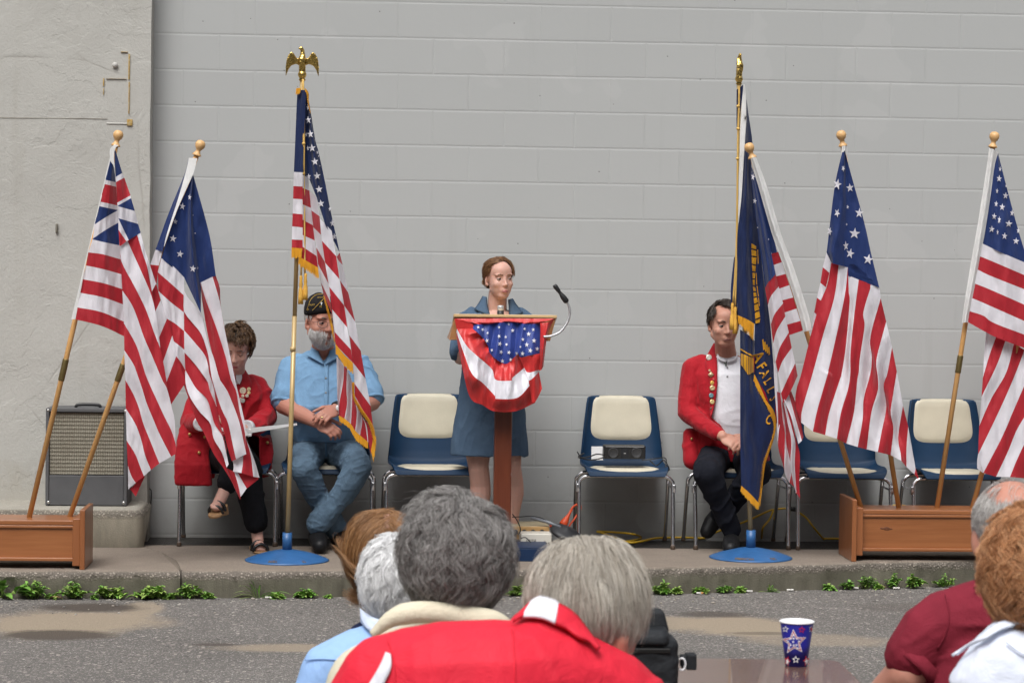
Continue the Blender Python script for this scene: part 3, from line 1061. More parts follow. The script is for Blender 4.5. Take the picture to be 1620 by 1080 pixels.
R6 = a2((518, 600), (620, 780), (680, 960)) + a3((375, 0), (420, 110), (480, 240), (540, 370), (600, 490), (636, 602))
R6b = a3((566, 140), (605, 300), (628, 400), (636, 598))
R7 = a2((522, 830), (600, 950)) + a3((305, 0), (350, 130), (390, 260), (440, 380), (490, 500), (545, 610), (598, 712))
R8 = a3((207, 60), (270, 170), (320, 290), (360, 430), (420, 580), (497, 770))
R9 = a3((210, 300), (290, 430), (340, 560), (375, 700), (425, 825))
R10 = a3((218, 575), (290, 690), (330, 790), (365, 880))
R11 = a3((228, 790), (260, 880), (295, 935))
R12 = a3((232, 995), (245, 978))
E6 = a3((635, 600), (638, 690))
c.patch([FW, FR], [R1, R2, R3], [0.0, -0.012, -0.025])
c.patch([FW], [R3, R4], [-0.025, -0.04])
c.patch([FR], [R4 + R5b[1:], R5], [-0.04, -0.052])
c.patch([FW], [R5 + R6b[1:], R6], [-0.052, -0.04])
c.patch([FR], [R6 + [E6[1]], R7], [-0.04, -0.055])
c.patch([FW, FR, FW, FR, FW], [R7, R8, R9, R10, R11, R12], [-0.055, -0.042, -0.052, -0.04, -0.03, -0.02])
c.patch([FR], [a3((376, 876), (335, 965), (296, 1052)), a3((330, 890), (280, 960), (245, 988))], [0.0, -0.01])
c.patch([FW, FR, FW, FR, FW, FR],
        [a2((700, 90), (742, 108)), a2((735, 330), (795, 265)), a2((770, 535), (832, 405)), a2((800, 765), (888, 560)), a2((840, 965), (932, 705)), a2((860, 1160), (972, 865)), a2((890, 1340), (1044, 1110))],
        [0.03, [0.03, 0.045], [0.03, 0.05], [0.02, 0.05], [0.02, 0.05], [0.02, 0.05], [0.02, 0.05]])
c.make(t)

# ---- thirteen star flag
t = thing('flag', 'striped flag with a ring of stars hanging in front of the red jacketed woman', 'flag', at(105, 822, Y + 0.04), 0, GRP_L)
Y2 = Y + 0.06
wooden_pole(t, (105, 832), (311, 246), Y2, ((174, 599), (184, 572)))
b4, b5, b6 = K(220, 220, 5.4), K(220, 400, 5.4), K(240, 590, 5.4)
c = Cloth(Y2 - 0.045, 0.009, 4)
c.patch([FK], [b4((425, 160), (407, 250), (342, 480), (240, 800), (211, 920)), b4((497, 165), (466, 290), (402, 430), (312, 640), (217, 915))], [-0.018, -0.03], wav=0.003)
c.patch([FB], [b4((420, 175), (388, 300), (250, 640), (140, 948)), b4((425, 175), (407, 250), (320, 560), (200, 958))], [0.02, -0.01])
c.patch([FW, FR], [b4((140, 946), (200, 958)), b5((95, 100), (168, 108)), b5((120, 260), (150, 260))], [0.01, 0.01, 0.02])
c.patch([FB, FB, FB, FB],
        [b4((464, 296), (402, 440), (312, 650), (190, 1017)), b4((463, 298), (420, 500), (392, 800), (385, 1184)), b4((462, 300), (442, 560), (450, 900), (500, 1300), (527, 1484)),
         b4((461, 302), (458, 620), (480, 850), (505, 1100), (530, 1228)), b4((460, 300), (545, 600), (610, 860), (656, 1167))],
        [[-0.02, 0.0], [-0.02, 0.03], [-0.03, -0.06], [-0.01, 0.01], [-0.02, -0.03]], n=40, sub=8)
for (x, y, s, sx) in ((432, 497, 30, 0.5), (370, 575, 32, 0.85), (310, 705, 26, 0.75), (290, 850, 33, 0.95), (350, 982, 34, 0.95), (460, 1107, 33, 0.9), (480, 805, 9, 1.0), (461, 650, 8, 0.6), (502, 1100, 18, 0.3)):
    c.star(b4((x, y))[0], s / 5.4, 0.15, sx)
c.patch([FW, FR, FW, FR, FW, FR],
        [b5((190, 45), (290, 113), (387, 212)), b5((160, 165), (270, 260), (382, 362)), b5((165, 325), (270, 420), (382, 507)), b5((235, 560), (310, 605), (384, 667)), b5((270, 735), (330, 780), (387, 827)),
         b5((290, 850), (355, 930), (396, 1002)), b5((260, 1060), (340, 1100), (405, 1150))], [[0.0, 0.03]] * 7)
c.patch([FW], [b5((387, 212), (388, 330), (450, 420), (527, 510), (560, 640), (600, 800), (640, 900), (690, 1080)) + b6((640, 140), (700, 280), (750, 420), (780, 560), (808, 690)),
               b5((382, 400), (384, 500), (450, 590), (530, 690), (580, 830), (600, 920), (625, 1080)) + b6((590, 290), (650, 420), (690, 600), (720, 735))], [[0.02, -0.05, -0.04], [0.02, -0.055, -0.04]])
c.patch([FR], [b5((384, 500), (450, 590), (530, 690), (580, 830), (600, 920), (625, 1080)) + b6((590, 290), (650, 420), (690, 600), (720, 735)),
               b5((385, 660), (480, 770), (560, 870), (590, 960)) + b6((490, 0), (530, 130), (556, 285), (600, 440), (650, 640), (685, 750))], [[0.02, -0.055, -0.03], [0.02, -0.04, -0.02]])
c.patch([FW], [b5((385, 660), (480, 770), (560, 870), (590, 960)) + b6((490, 0), (530, 130), (556, 285)), b5((388, 850), (470, 940), (545, 1040)) + b6((480, 80), (500, 160), (552, 285))], [[0.02, -0.04, 0.0], [0.02, -0.03, 0.0]])
c.patch([FR], [b5((388, 850), (470, 940), (545, 1040)) + b6((480, 80), (500, 160), (555, 290), (590, 450), (640, 640)), b5((395, 1000), (430, 1060)) + b6((380, 130), (470, 220), (510, 340), (540, 440), (600, 530), (637, 680))],
        [[0.02, -0.03, 0.0], [0.02, -0.04, -0.03]])
c.patch([FW], [b5((396, 1000), (430, 1060)) + b6((380, 130), (470, 220), (512, 340), (545, 440), (600, 530), (637, 680), (657, 778)), b6((285, 0), (292, 100), (330, 210), (410, 330), (500, 430), (530, 560), (600, 680), (640, 805))],
        [[0.0, -0.045], [0.0, -0.04, -0.05]])
c.patch([FR], [b6((285, 60), (292, 110), (330, 210), (410, 330), (500, 430), (530, 560), (600, 680), (640, 805), (700, 960)), b6((270, 90), (330, 260), (380, 400), (440, 500), (530, 690), (620, 820), (700, 960), (752, 1078))],
        [[0.0, -0.03, -0.02], [0.01, -0.02, 0.0]])
c.patch([FR], [b5((526, 255), (570, 400), (660, 640), (740, 890), (785, 1080)) + b6((720, 150), (750, 320), (790, 480), (803, 562)), b5((522, 250), (545, 450), (600, 760), (690, 1080)) + b6((640, 140), (700, 280), (750, 420), (780, 560), (806, 680))],
        [[-0.03, -0.06], [0.01, -0.04]])
c.patch([FW], [b5((628, 203), (690, 420), (720, 600), (760, 790), (820, 1080)) + b6((760, 260), (800, 450), (803, 562)), b5((528, 252), (570, 400), (660, 640), (740, 890), (785, 1080)) + b6((720, 150), (750, 320), (790, 480), (803, 560))], [[-0.03, -0.07], [-0.01, -0.06]])
c.patch([FR], [b5((655, 193), (690, 300), (695, 412)) + b5((720, 590), (800, 960), (825, 1080)), b5((628, 203), (680, 380), (692, 430)) + b5((718, 600), (770, 830), (815, 1080))], [0.0, -0.03])
c.patch([FW, FR, FW], [b6((690, 740), (700, 790), (695, 840)), b6((780, 712), (778, 780), (766, 852)), b6((805, 560), (845, 700), (868, 884)), b6((855, 680), (890, 780), (921, 892))], [0.0, -0.02, 0.01, 0.03])
c.patch([FR, FW, FR], [b6((640, 810), (700, 960), (756, 1080)), b6((705, 842), (740, 960), (760, 1056)), b6((735, 850), (780, 930), (812, 984)), b6((870, 880), (905, 890), (912, 905))], [0.02, 0.01, 0.02, 0.03])
c.make(t)

# ---- eagle finial: body, head, two raised wings
def eagle(t, p, s, rz):
    """p: foot of the ornament, s: metres per reading unit (total about 325 units high)"""
    R = rotm('Z', rz)
    def w(x, z, y=0.0):
        return np.array(p) + R @ (np.array([x, y, z]) * s)
    g = MB()
    g.lathe([(30 * s, 0), (36 * s, 8 * s), (26 * s, 22 * s), (34 * s, 34 * s), (42 * s, 52 * s), (42 * s, 70 * s), (34 * s, 86 * s), (30 * s, 96 * s)], p, (0, 0, 1), 20)
    b = MB()
    b.chain([(w(0, 85), 34 * s), (w(0, 150), 34 * s), (w(-2, 205, -8), 38 * s), (w(2, 255, -4), 26 * s), (w(0, 295, -2), 20 * s), (w(-12, 318, -8), 18 * s), (w(-32, 312, -16), 8 * s)])
    for sg in (-1, 1):
        b.cap(w(sg * 14, 180, -30), w(sg * 12, 120, -24), 15 * s, 10 * s)
        b.ell(w(sg * 16, 185, -32), (14 * s, 12 * s, 16 * s))
        W = [(32, 150, 215), (60, 165, 226), (85, 158, 268), (105, 150, 282), (125, 128, 268), (142, 95, 240), (155, 55, 200), (162, 42, 130)]
        for (x0, zl, zh), (x1, zl1, zh1) in zip(W[:-1], W[1:]):
            b.hexa([w(sg * x0, zl, 14 - x0 * 0.1), w(sg * x1, zl1, 14 - x1 * 0.1), w(sg * x1, zl1, 30), w(sg * x0, zl, 30),
                    w(sg * x0, zh, 8 - x0 * 0.1), w(sg * x1, zh1, 8 - x1 * 0.1), w(sg * x1, zh1, 26), w(sg * x0, zh, 26)] if sg > 0 else
                   [w(sg * x1, zl1, 14 - x1 * 0.1), w(sg * x0, zl, 14 - x0 * 0.1), w(sg * x0, zl, 30), w(sg * x1, zl1, 30),
                    w(sg * x1, zh1, 8 - x1 * 0.1), w(sg * x0, zh, 8 - x0 * 0.1), w(sg * x0, zh, 26), w(sg * x1, zh1, 26)])
    V, F = fuse(b, 0.003, 2)
    N = normals(V, F)
    V = V + N * (vn(V, 220.0) * 0.0012)[:, None]
    e = obj('finial', (V, F), M_GOLD, t)
    obj('finial_collar', g, M_GOLD, e)

def stand(px, py, top, text, label):
    c = onz(px, py, ZP)
    s = mpp(c[1])
    t = thing('flag_stand', label, 'flag stand', c, 0, 'blue enamelled flag stands')
    g = MB()
    g.lathe([(60 * s, 0.0), (66 * s, 0.0), (66.5 * s, 0.004), (63 * s, 0.010), (50 * s, 0.026), (34 * s, 0.042), (20 * s, 0.052), (11 * s, 0.057), (10 * s, 0.058)], c, (0, 0, 1), 56)
    obj('base', g, M_BBLUE, t)
    g = MB()
    zt = at(px, top, c[1])[2]
    g.lathe([(7.6 * s, 0.054), (7.6 * s, zt - ZP), (6.0 * s, zt - ZP), (5.8 * s, zt - ZP - 0.01)], c, (0, 0, 1), 24)
    obj('socket', g, M_BBLUE, t)
    hgt = None
    words = text.split()
    for wi, word in enumerate(words):
        V, F = text_mesh(word, 0.036, bold=0.0008)
        W = []
        hw = V[:, 0].max()
        mid = 0.0 if len(words) == 1 else (-0.34 if wi == 0 else 0.48)
        for x, y, _ in V:
            a = mid + x * 2.9
            rr = (0.186 + y * 0.8) * 66 * s / 0.2085
            W.append(c + np.array([math.sin(a) * rr, -math.cos(a) * rr, np.interp(rr / (66 * s), [0.15, 0.3, 0.51, 0.76, 0.955, 1.0], [0.057, 0.052, 0.042, 0.026, 0.010, 0.005]) + 0.0025]))
        obj('lettering', (np.array(W), F), M_GILTOLD, t)
    return t, c, zt

def tassels(t, pts, Y):
    """cord running down the staff to two tassels; pts in photo px"""
    g = MB()
    for line in pts['cords']:
        g.tube(curve([at(x, y, Y - 0.03) for x, y in line], 24), 1.4 * mpp(Y), 8)
    for x, y in pts['knots']:
        g.ell(at(x, y, Y - 0.03), (2.9 * mpp(Y),) * 2 + (2.6 * mpp(Y),))
    obj('cord', g, M_CORD, t)
    for x, y0, y1 in pts['tassels']:
        s = mpp(Y)
        a = at(x, y0, Y - 0.03)
        h = (y1 - y0) * s
        g = MB()
        g.lathe([(1.5 * s, 0), (2.6 * s, -0.06 * h), (2.2 * s, -0.2 * h), (3.0 * s, -0.32 * h), (2.3 * s, -0.4 * h), (3.5 * s, -0.5 * h), (4.0 * s, -0.75 * h), (4.2 * s, -h), (0.5 * s, -h)], a, (0, 0, 1), 14)
        obj('tassel', g, plain('tassel', (0.66, 0.36, 0.05), 0.7, bump=0.003, bs=250), t)

# ---- stars and stripes on the gilded staff
st, bc, zt = stand(454, 886, 842, 'POST  77', 'blue domed flag stand with faded lettering holding the eagle topped stripes')
Y = bc[1]
t = thing('flag', 'stars and stripes with gold fringe on a gilded staff topped by a spread eagle', 'flag', bc)
top = at(478, 128, Y)
g = MB()
g.tube([bc + np.array([0, 0, 0.07]), at(466, 500, Y)], 0.0125, 16)
g.tube([at(466, 505, Y), top], 0.0115, 16)
g.lathe([(0.0145, -0.012), (0.0155, 0), (0.0145, 0.012)], at(463.5, 552, Y), (0, 0, 1), 16)
obj('pole', g, M_GPOLE, t)
eagle(t, top, 52.0 / 325 * mpp(Y), 0.0)
u1, u2, u3, u4, u5 = K(440, 60, 6.75), K(440, 210, 6.75), K(440, 360, 6.75), K(460, 500, 6.75), K(480, 600, 6.75)
c = Cloth(Y - 0.01, 0.007, 8)
c.patch([FN, FW, FR, FW, FR, FW, FR],
        [u1((205, 555), (300, 560)), u2((168, 420), (262, 425)), u2((163, 570), (260, 575)), u2((160, 705), (260, 712)), u2((155, 862), (262, 872)), u2((150, 1000), (262, 1012)), u3((146, 128), (262, 132)), u3((146, 216), (262, 222))],
        [[-0.015, -0.03]] * 8, n=14)
c.fringe(u3((146, 214), (200, 218), (262, 224)), u3((145, 318), (200, 322), (250, 330)), -0.012)
c.patch([FW, FR, FW, FR, FW, FR], [u2((262, 452), (325, 482)), u2((262, 590), (333, 618)), u2((262, 765), (350, 803)), u2((262, 930), (372, 988)), u3((262, 78), (390, 138)), u3((262, 205), (410, 303)), u3((240, 320), (427, 432))],
        [[-0.03, 0.02]] * 7, n=14)
c.fringe(u3((228, 310), (320, 365), (428, 428)), u3((220, 395), (330, 470), (440, 545)), 0.0)
c.patch([FN, FN, FN, FN], [u1((250, 560), (256, 1080)) + u2((262, 456)), u1((285, 560), (290, 900)) + u2((300, 200), (327, 484)), u1((297, 560), (320, 900)) + u2((340, 250), (378, 500), (412, 692)),
                           u1((305, 565), (340, 860)) + u2((390, 300), (440, 650), (500, 975)), u1((310, 570), (350, 800), (395, 1080)) + u2((430, 200), (500, 520), (560, 830)) + u3((658, 268))],
        [-0.02, [-0.02, 0.02], [-0.01, 0.02, -0.02], [-0.02, -0.05], [0.0, 0.0]], n=40, sub=8)
for (k, x, y, s, sx) in ((u1, 320, 745, 34, 0.5), (u1, 322, 878, 44, 0.75), (u1, 344, 1028, 46, 0.8), (u2, 362, 165, 46, 0.9), (u2, 392, 310, 46, 0.9), (u2, 416, 462, 44, 0.9), (u2, 437, 605, 44, 0.9), (u2, 456, 757, 44, 0.9),
                         (u2, 326, 470, 38, 0.7), (u2, 553, 815, 26, 0.7), (u2, 578, 965, 42, 0.6), (u2, 318, 168, 30, 0.5), (u2, 400, 76, 18, 0.6), (u2, 420, 210, 22, 0.6), (u3, 600, 96, 38, 0.7), (u1, 300, 1035, 30, 0.5), (u2, 445, 355, 12, 0.8), (u2, 432, 250, 14, 0.5)):
    c.star(k((x, y))[0], s / 6.75, -0.1, sx)
c.patch([FW, FR, FW, FR, FW, FR], [u2((332, 620), (412, 692)), u2((355, 830), (442, 892)), u2((376, 1010), (458, 1090)), u3((408, 212), (498, 367)), u3((426, 390), (540, 602)), u3((455, 578), (560, 800)), u3((492, 740), (585, 940))],
        [[0.02, -0.05]] * 7, n=16)
c.patch([FW, FR, FW, FR, FW, FR], [u2((445, 912), (572, 1048)), u3((468, 142), (620, 305)), u3((502, 376), (655, 552)), u3((546, 632), (706, 832)), u3((576, 872), (738, 1066)), u4((465, 165), (642, 357)), u4((478, 302), (664, 496))],
        [[-0.05, -0.04]] * 7, n=16)
c.patch([FR, FW, FR, FW, FR, FW, FR], [u3((626, 312), (657, 266)), u3((640, 346), (690, 402)), u3((660, 562), (748, 692)), u3((706, 832), (822, 1002)), u4((626, 205), (746, 366)), u4((662, 492), (799, 668)), u4((682, 720), (852, 958)), u5((548, 170), (640, 330), (744, 505))],
        [[-0.04, 0.01]] * 8, n=16)
c.fringe(u3((495, 735), (545, 900), (585, 1060)) + u4((460, 200), (480, 300)), u3((480, 720), (520, 900), (560, 1060)) + u4((440, 180), (470, 300)), -0.02)
c.fringe(u4((478, 298), (560, 400), (664, 498)), u4((482, 390), (570, 520), (670, 612)), -0.055)
c.fringe(u5((545, 30), (550, 178), (620, 305), (742, 490), (772, 640)), u5((518, 30), (525, 190), (585, 320), (690, 475), (738, 620)), -0.05)
c.fringe(u5((738, 560), (742, 640), (722, 760)), u5((776, 620), (770, 720), (745, 875)), -0.03)
c.patch([FW, FR, FW, FR, FW, FR, FW, FR],
        [u4((488, 430), (495, 760)) + u5((362, 180), (372, 300)), u4((570, 520), (560, 700)) + u5((385, 250), (380, 385)), u4((600, 560)) + u5((460, 100), (466, 260), (438, 415)), u5((515, 0), (520, 250), (508, 478)), u5((540, 180), (570, 350), (553, 545)),
         u5((590, 330), (628, 430), (604, 604)), u5((630, 400), (660, 480), (686, 664)), u5((650, 430), (680, 520), (692, 668)), u5((700, 480), (748, 590), (722, 800))],
        [0.04, 0.06, 0.03, 0.06, 0.03, 0.05, 0.03, 0.03, 0.01])
c.fringe(u5((378, 385), (440, 420), (508, 478), (560, 555), (690, 668)), u5((392, 455), (440, 480), (500, 530), (572, 655), (695, 742)), 0.02)
c.fringe(u1((196, 540), (222, 535), (245, 545)), u1((192, 605), (215, 605), (235, 580)), -0.03)
c.fringe(u1((285, 535), (325, 590), (325, 690), (350, 812)), u1((290, 560), (312, 620), (318, 690), (346, 815)), -0.035)
c.make(t)
tassels(t, {'cords': [u1((265, 440), (268, 700)) + u2((272, 110), (270, 440)) + u3((258, 0), (245, 515)), u1((267, 445), (276, 700)) + u2((278, 110), (276, 440)) + u3((283, 0), (286, 490))],
            'knots': u1((276, 712)) + u2((273, 117), (270, 437)), 'tassels': [(u3((244, 0))[0][0], 360 + 512 / 6.75, 360 + 815 / 6.75), (u3((293, 0))[0][0], 360 + 488 / 6.75, 360 + 772 / 6.75)]}, Y)

# ---- navy banner on the second gilded staff
st, bc, zt = stand(1187.5, 882, 838, 'AMERICAN  LEG', 'blue domed flag stand with faded lettering holding the navy banner')
Y = bc[1]
t = thing('flag', 'navy banner with gold emblem and fringe on a gilded staff, eagle seen edge on', 'flag', bc)
top = at(1169, 134, Y)
g = MB()
g.tube([bc + np.array([0, 0, 0.07]), at(1180, 600, Y), top], 0.0125, 16)
obj('pole', g, M_GPOLE, t)
eagle(t, top, 48.0 / 325 * mpp(Y), R_(82))
l1, l2, l3, l4, l5 = K(1140, 70, 9), K(1120, 190, 5.4), K(1120, 380, 5.4), K(1120, 560, 5.4), K(1120, 660, 5.4)
c = Cloth(Y - 0.02, 0.009, 12)
c.patch([FK], [l1((325, 570), (285, 1080)) + l2((270, 300), (260, 780), (257, 880)), l1((345, 575), (358, 760), (365, 1080)) + l2((328, 0), (302, 400), (287, 650), (263, 870))], [-0.02, -0.03], wav=0.003)
c.patch([FN], [l1((228, 650), (226, 1080)) + l2((246, 60)), l1((330, 575), (270, 1080)) + l2((272, 60))], [0.0, 0.0])
c.patch([FN], [l3((222, 150), (197, 380), (194, 560)), l3((255, 100), (250, 300), (250, 620))], [0.02, 0.0])
c.patch([FN, FN, FN], [l1((365, 780), (366, 1080)) + l2((328, 0), (302, 400), (287, 650), (262, 870)) + l3((250, 0), (246, 400), (256, 645)), l1((370, 800), (380, 1080)) + l2((330, 400), (322, 800)) + l3((320, 300), (330, 690)),
                       l1((374, 820), (395, 1080)) + l2((345, 200), (352, 400), (362, 800)) + l3((372, 100), (392, 500), (396, 712)), l1((376, 830), (410, 1080)) + l2((380, 190), (370, 330), (392, 700)) + l3((440, 50), (440, 400), (430, 730))],
        [[-0.02, -0.01], [-0.04, -0.05], [-0.02, -0.01], [-0.01, 0.03]], n=50, sub=8)
c.fringe(l3((255, 640), (330, 672), (396, 712)), l3((262, 705), (330, 775), (390, 850)), -0.03)
c.patch([FN, FN], [l2((352, 500)) + l3((365, 0), (385, 400), (400, 700), (396, 900)) + l4((396, 175)), l2((372, 500)) + l3((440, 0), (470, 400), (470, 800)) + l4((480, 100), (490, 330)), l2((375, 520), (415, 900)) + l3((445, 100), (490, 400), (530, 700), (555, 1000)) + l4((575, 300), (578, 590))],
        [[-0.01, 0.0], [0.0, 0.01, 0.0], [0.04, 0.04]], n=50, sub=8)
c.patch([FN, FN, FN], [l3((275, 762)) + l4((275, 200), (275, 700)) + l5((280, 400), (285, 590)), l3((330, 800)) + l4((345, 200), (360, 700)) + l5((345, 640)), l3((380, 830)) + l4((385, 200), (440, 600)) + l5((400, 690)), l3((396, 860)) + l4((397, 180), (480, 400), (555, 520), (580, 620), (545, 760), (480, 960)) + l5((455, 650), (440, 740))],
        [[0.0, -0.03], [-0.05, -0.06], [-0.02, -0.04], [0.01, -0.02]], n=40, sub=8)
c.fringe(l4((397, 172), (450, 285), (500, 400), (560, 480), (584, 600), (556, 745), (490, 945)) + l5((458, 650), (445, 760)), l4((392, 230), (430, 310), (480, 400), (530, 500), (565, 610), (540, 740), (465, 950)) + l5((440, 650), (425, 740)), -0.012)
c.fringe(l5((288, 585), (360, 650), (438, 735)), l5((280, 630), (350, 710), (432, 792)), -0.03)
ring = [(372, 20, 412, 45), (372, 75, 412, 85), (373, 138, 415, 142), (375, 205, 410, 215), (380, 270, 405, 275), (382, 330, 400, 332), (384, 390, 402, 392), (388, 440, 410, 440), (391, 490, 416, 482), (395, 548, 428, 535), (400, 612, 438, 598), (405, 678, 446, 660)]
for (x0, y0, x1, y1), (X0, Y0, X1, Y1) in zip(ring[:-1], ring[1:]):
    c.poly(l3((x0, y0 + 6), (x1, y1 + 6), (X1, Y1 - 6), (X0, Y0 - 6)), FY)
c.poly(l3((405, 684), (447, 668), (442, 700), (408, 712)), FY)
for (a, b) in (((425, 80), (430, 200)), ((412, 280), (418, 380)), ((420, 390), (432, 480)), ((432, 490), (440, 560))):
    c.poly(l3((a[0] - 4, a[1]), (a[0] + 3, a[1]), (b[0] + 3, b[1]), (b[0] - 4, b[1])), FY)
# shield part showing on the lower fold
for x0, x1, h0, h1 in ((280, 300, 90, 112), (304, 330, 118, 160), (334, 345, 165, 178), (349, 366, 176, 168), (370, 392, 164, 150)):
    yt = lambda x: 962 - 972 + (x - 278) * 0.40
    c.poly(l4((x0, yt(x0)), (x1, yt(x1)), (x1, h1), (x0, h0)), FY)
c.poly(l3((275, 920), (330, 955), (392, 985), (392, 1000), (330, 968), (275, 935)), FY)
for i in range(4):
    c.poly(l3((462 + i * 17, 850 + i * 22), (474 + i * 17, 842 + i * 22), (486 + i * 15, 930 + i * 14), (474 + i * 15, 940 + i * 14)), FY)
c.letters('A', l3((425, 995))[0], 27, R_(58), FY, 0.8)
c.letters('F', l4((455, 105))[0], 22, R_(56), FY, 0.8)
c.letters('A', l4((482, 165))[0], 21, R_(57), FY, 0.75)
c.letters('L', l4((508, 232))[0], 20, R_(58), FY, 0.7)
c.letters('L', l4((534, 305))[0], 19, R_(60), FY, 0.65)
c.letters('S', l4((556, 378))[0], 18, R_(62), FY, 0.55)
c.letters('C', l4((520, 560))[0], 22, R_(25), FY, 0.6)
c.make(t)
tassels(t, {'cords': [l1((262, 600), (258, 880)) + l2((257, 75), (253, 330), (242, 1080)) + l3((215, 540)), l1((265, 600), (262, 880)) + l2((259, 75), (255, 330), (248, 1080)) + l3((233, 570))],
            'knots': l1((250, 885)) + l2((257, 75), (253, 330)), 'tassels': [(l3((210, 0))[0][0], 380 + 535 / 5.4, 380 + 765 / 5.4), (l3((234, 0))[0][0], 380 + 570 / 5.4, 380 + 800 / 5.4)]}, Y)
# ---- flags standing in the right hand box
YBR = onz(1340, 886, ZP)[1] + 0.13
Y = YE = min(YBR, bc[1] - 0.11)
t = thing('flag', 'striped flag on a pole leaning left, overlapping the navy banner', 'flag', at(1365, 806, YBR), 0, GRP_L)
wooden_pole(t, (1367, 818), (1190.5, 250), Y, Yb=YBR)
m2, m3, m4, m5 = K(1120, 190, 5.4), K(1120, 380, 5.4), K(1120, 560, 5.4), K(1120, 660, 5.4)
c = Cloth(Y - 0.03, 0.008, 17)
Y = YBR
c.patch([FK, FK], [m2((365, 330), (440, 600), (540, 950), (585, 1080)) + m3((650, 230), (740, 500), (820, 782)), m2((385, 318), (470, 580), (565, 910)) + m3((610, 0), (690, 230), (790, 550), (850, 775)), m2((410, 315), (500, 560), (592, 870)) + m3((642, 0), (742, 260), (850, 600), (888, 762))],
        [-0.012, -0.032, 0.0], wav=0.004, n=40)
c.patch([FB], [m2((375, 400), (430, 560), (520, 830)) + m3((590, 100)), m2((372, 420), (410, 620), (470, 900)) + m3((545, 118))], [0.0, 0.02])
c.patch([FR, FW, FR, FW, FR, FW, FR], [m3((500, 130), (600, 98)), m3((520, 225), (632, 188)), m3((530, 322), (664, 288)), m3((560, 430), (695, 384)), m3((590, 525), (728, 488)), m3((610, 632), (758, 583)), m3((640, 730), (790, 688)), m3((660, 822), (812, 770))],
        [[0.03, 0.0]] * 8, n=12)
c.patch([FB, FB], [m2((366, 440), (392, 700), (430, 1000)) + m3((445, 80), (470, 260), (490, 408)), m2((380, 450), (420, 700), (475, 1000)) + m3((510, 200), (530, 345)), m2((392, 470), (460, 750), (520, 1030)) + m3((545, 130), (579, 290))],
        [[-0.03, -0.03], [-0.05, -0.10], [-0.03, -0.06]], n=36, sub=8)
for (x, y, s, sx) in ((384, 485, 34, 0.5), (400, 692, 26, 0.7), (424, 918, 9, 0.8), (518, 1018, 10, 0.6)):
    c.star(m2((x, y))[0], s / 5.4, 0.2, sx)
q = lambda a, b, bow: [a, ((a[0] + b[0]) / 2 - bow, (a[1] + b[1]) / 2 + bow * 0.2), b]
E = [q((488, 408), (579, 288), 12), q((512, 552), (604, 396), 20), q((538, 715), (642, 538), 20), q((556, 882), (661, 650), 20), q((578, 1036), (690, 788), 20), q((598, 1132), (716, 918), 18)]
E = [m3(*e) for e in E] + [m4((624, 335), (690, 190), (746, 78)), m4((645, 425), (705, 320), (766, 185))]
c.patch([FR, FW, FR, FW, FR, FW, FR], E, [[-0.06, -0.10, -0.05]] * 8, n=16)
c.patch([FR, FW, FR, FW, FR],
        [m4((590, 320), (600, 560)) + m5((600, 250), (652, 440)), m4((618, 330), (640, 560)) + m5((658, 150), (652, 430), (668, 510)), m4((632, 400), (664, 640)) + m5((670, 220), (712, 440), (697, 556)),
         m4((650, 430), (684, 600)) + m5((712, 200), (705, 400), (736, 592)), m4((665, 440), (735, 700)) + m5((748, 230), (742, 400), (756, 646)), m4((690, 450), (760, 750)) + m5((785, 330), (780, 560), (788, 690))],
        [[-0.04, 0.0], [-0.07, -0.03], [-0.05, 0.0], [-0.08, -0.03], [-0.06, 0.0], [-0.05, -0.01]], n=24)
c.patch([FW, FR], [m4((648, 390), (720, 560), (772, 766)), m4((690, 335), (735, 500), (803, 738)), m4((712, 315), (775, 500), (816, 705))], [-0.07, -0.05, -0.02], n=20)
c.patch([FW], [m4((560, 60), (570, 300), (590, 560)) + m5((596, 220)), m4((590, 130), (600, 320), (630, 480)) + m5((605, 120))], [-0.02, -0.03])
c.make(t)

Y = YE - 0.05
t = thing('flag', 'striped flag with large white stars hanging wide open, second from the right', 'flag', at(1422, 806, YBR), 0, GRP_L)
wooden_pole(t, (1424, 818), (1333.5, 231), Y, Yb=YBR)
f1, f2, f3 = K(1240, 200, 5.4), K(1240, 390, 5.4), K(1260, 560, 5.4)
c = Cloth(Y - 0.03, 0.008, 23)
c.patch([FK, FK], [f1((497, 168), (494, 200), (489, 245)), f1((520, 165), (522, 190), (522, 205)), f1((543, 168), (550, 300), (582, 425))], [-0.01, -0.03, 0.0], wav=0.002)
c.patch([FB, FB, FB], [f1((497, 225), (440, 480), (400, 780), (368, 1060)) + f2((366, 50), (408, 138)), f1((518, 205), (510, 450), (480, 760), (430, 1060)) + f2((420, 145)), f1((522, 203), (535, 500), (540, 800), (545, 1080)) + f2((549, 178)),
                       f1((545, 300), (600, 500), (690, 830), (745, 1080)) + f2((816, 352))], [[-0.02, 0.02], [-0.03, -0.04], [-0.01, 0.0], [-0.01, -0.04]], n=40, sub=8)
c.patch([FB], [f2((548, 150), (548, 175), (550, 250)), f2((600, 150), (700, 230), (816, 352))], [-0.01, -0.035], n=14)
for (x, y, s, rot, sx) in ((508, 360, 30, 0.5, 0.55), (458, 495, 50, 0.25, 0.75), (565, 525, 40, -0.1, 0.85), (545, 688, 20, 0.2, 0.6), (456, 740, 40, 0.5, 0.65), (645, 740, 46, 0.1, 0.8), (392, 895, 38, 0.4, 0.6), (605, 915, 50, 0.1, 1.0),
                           (530, 1020, 44, -0.1, 0.55), (567, 1085, 46, 0.25, 0.8), (722, 1136, 48, 0.2, 0.95), (537, 838, 12, 0, 0.7)):
    c.star(f1((x, y))[0], s / 5.4, rot, sx)
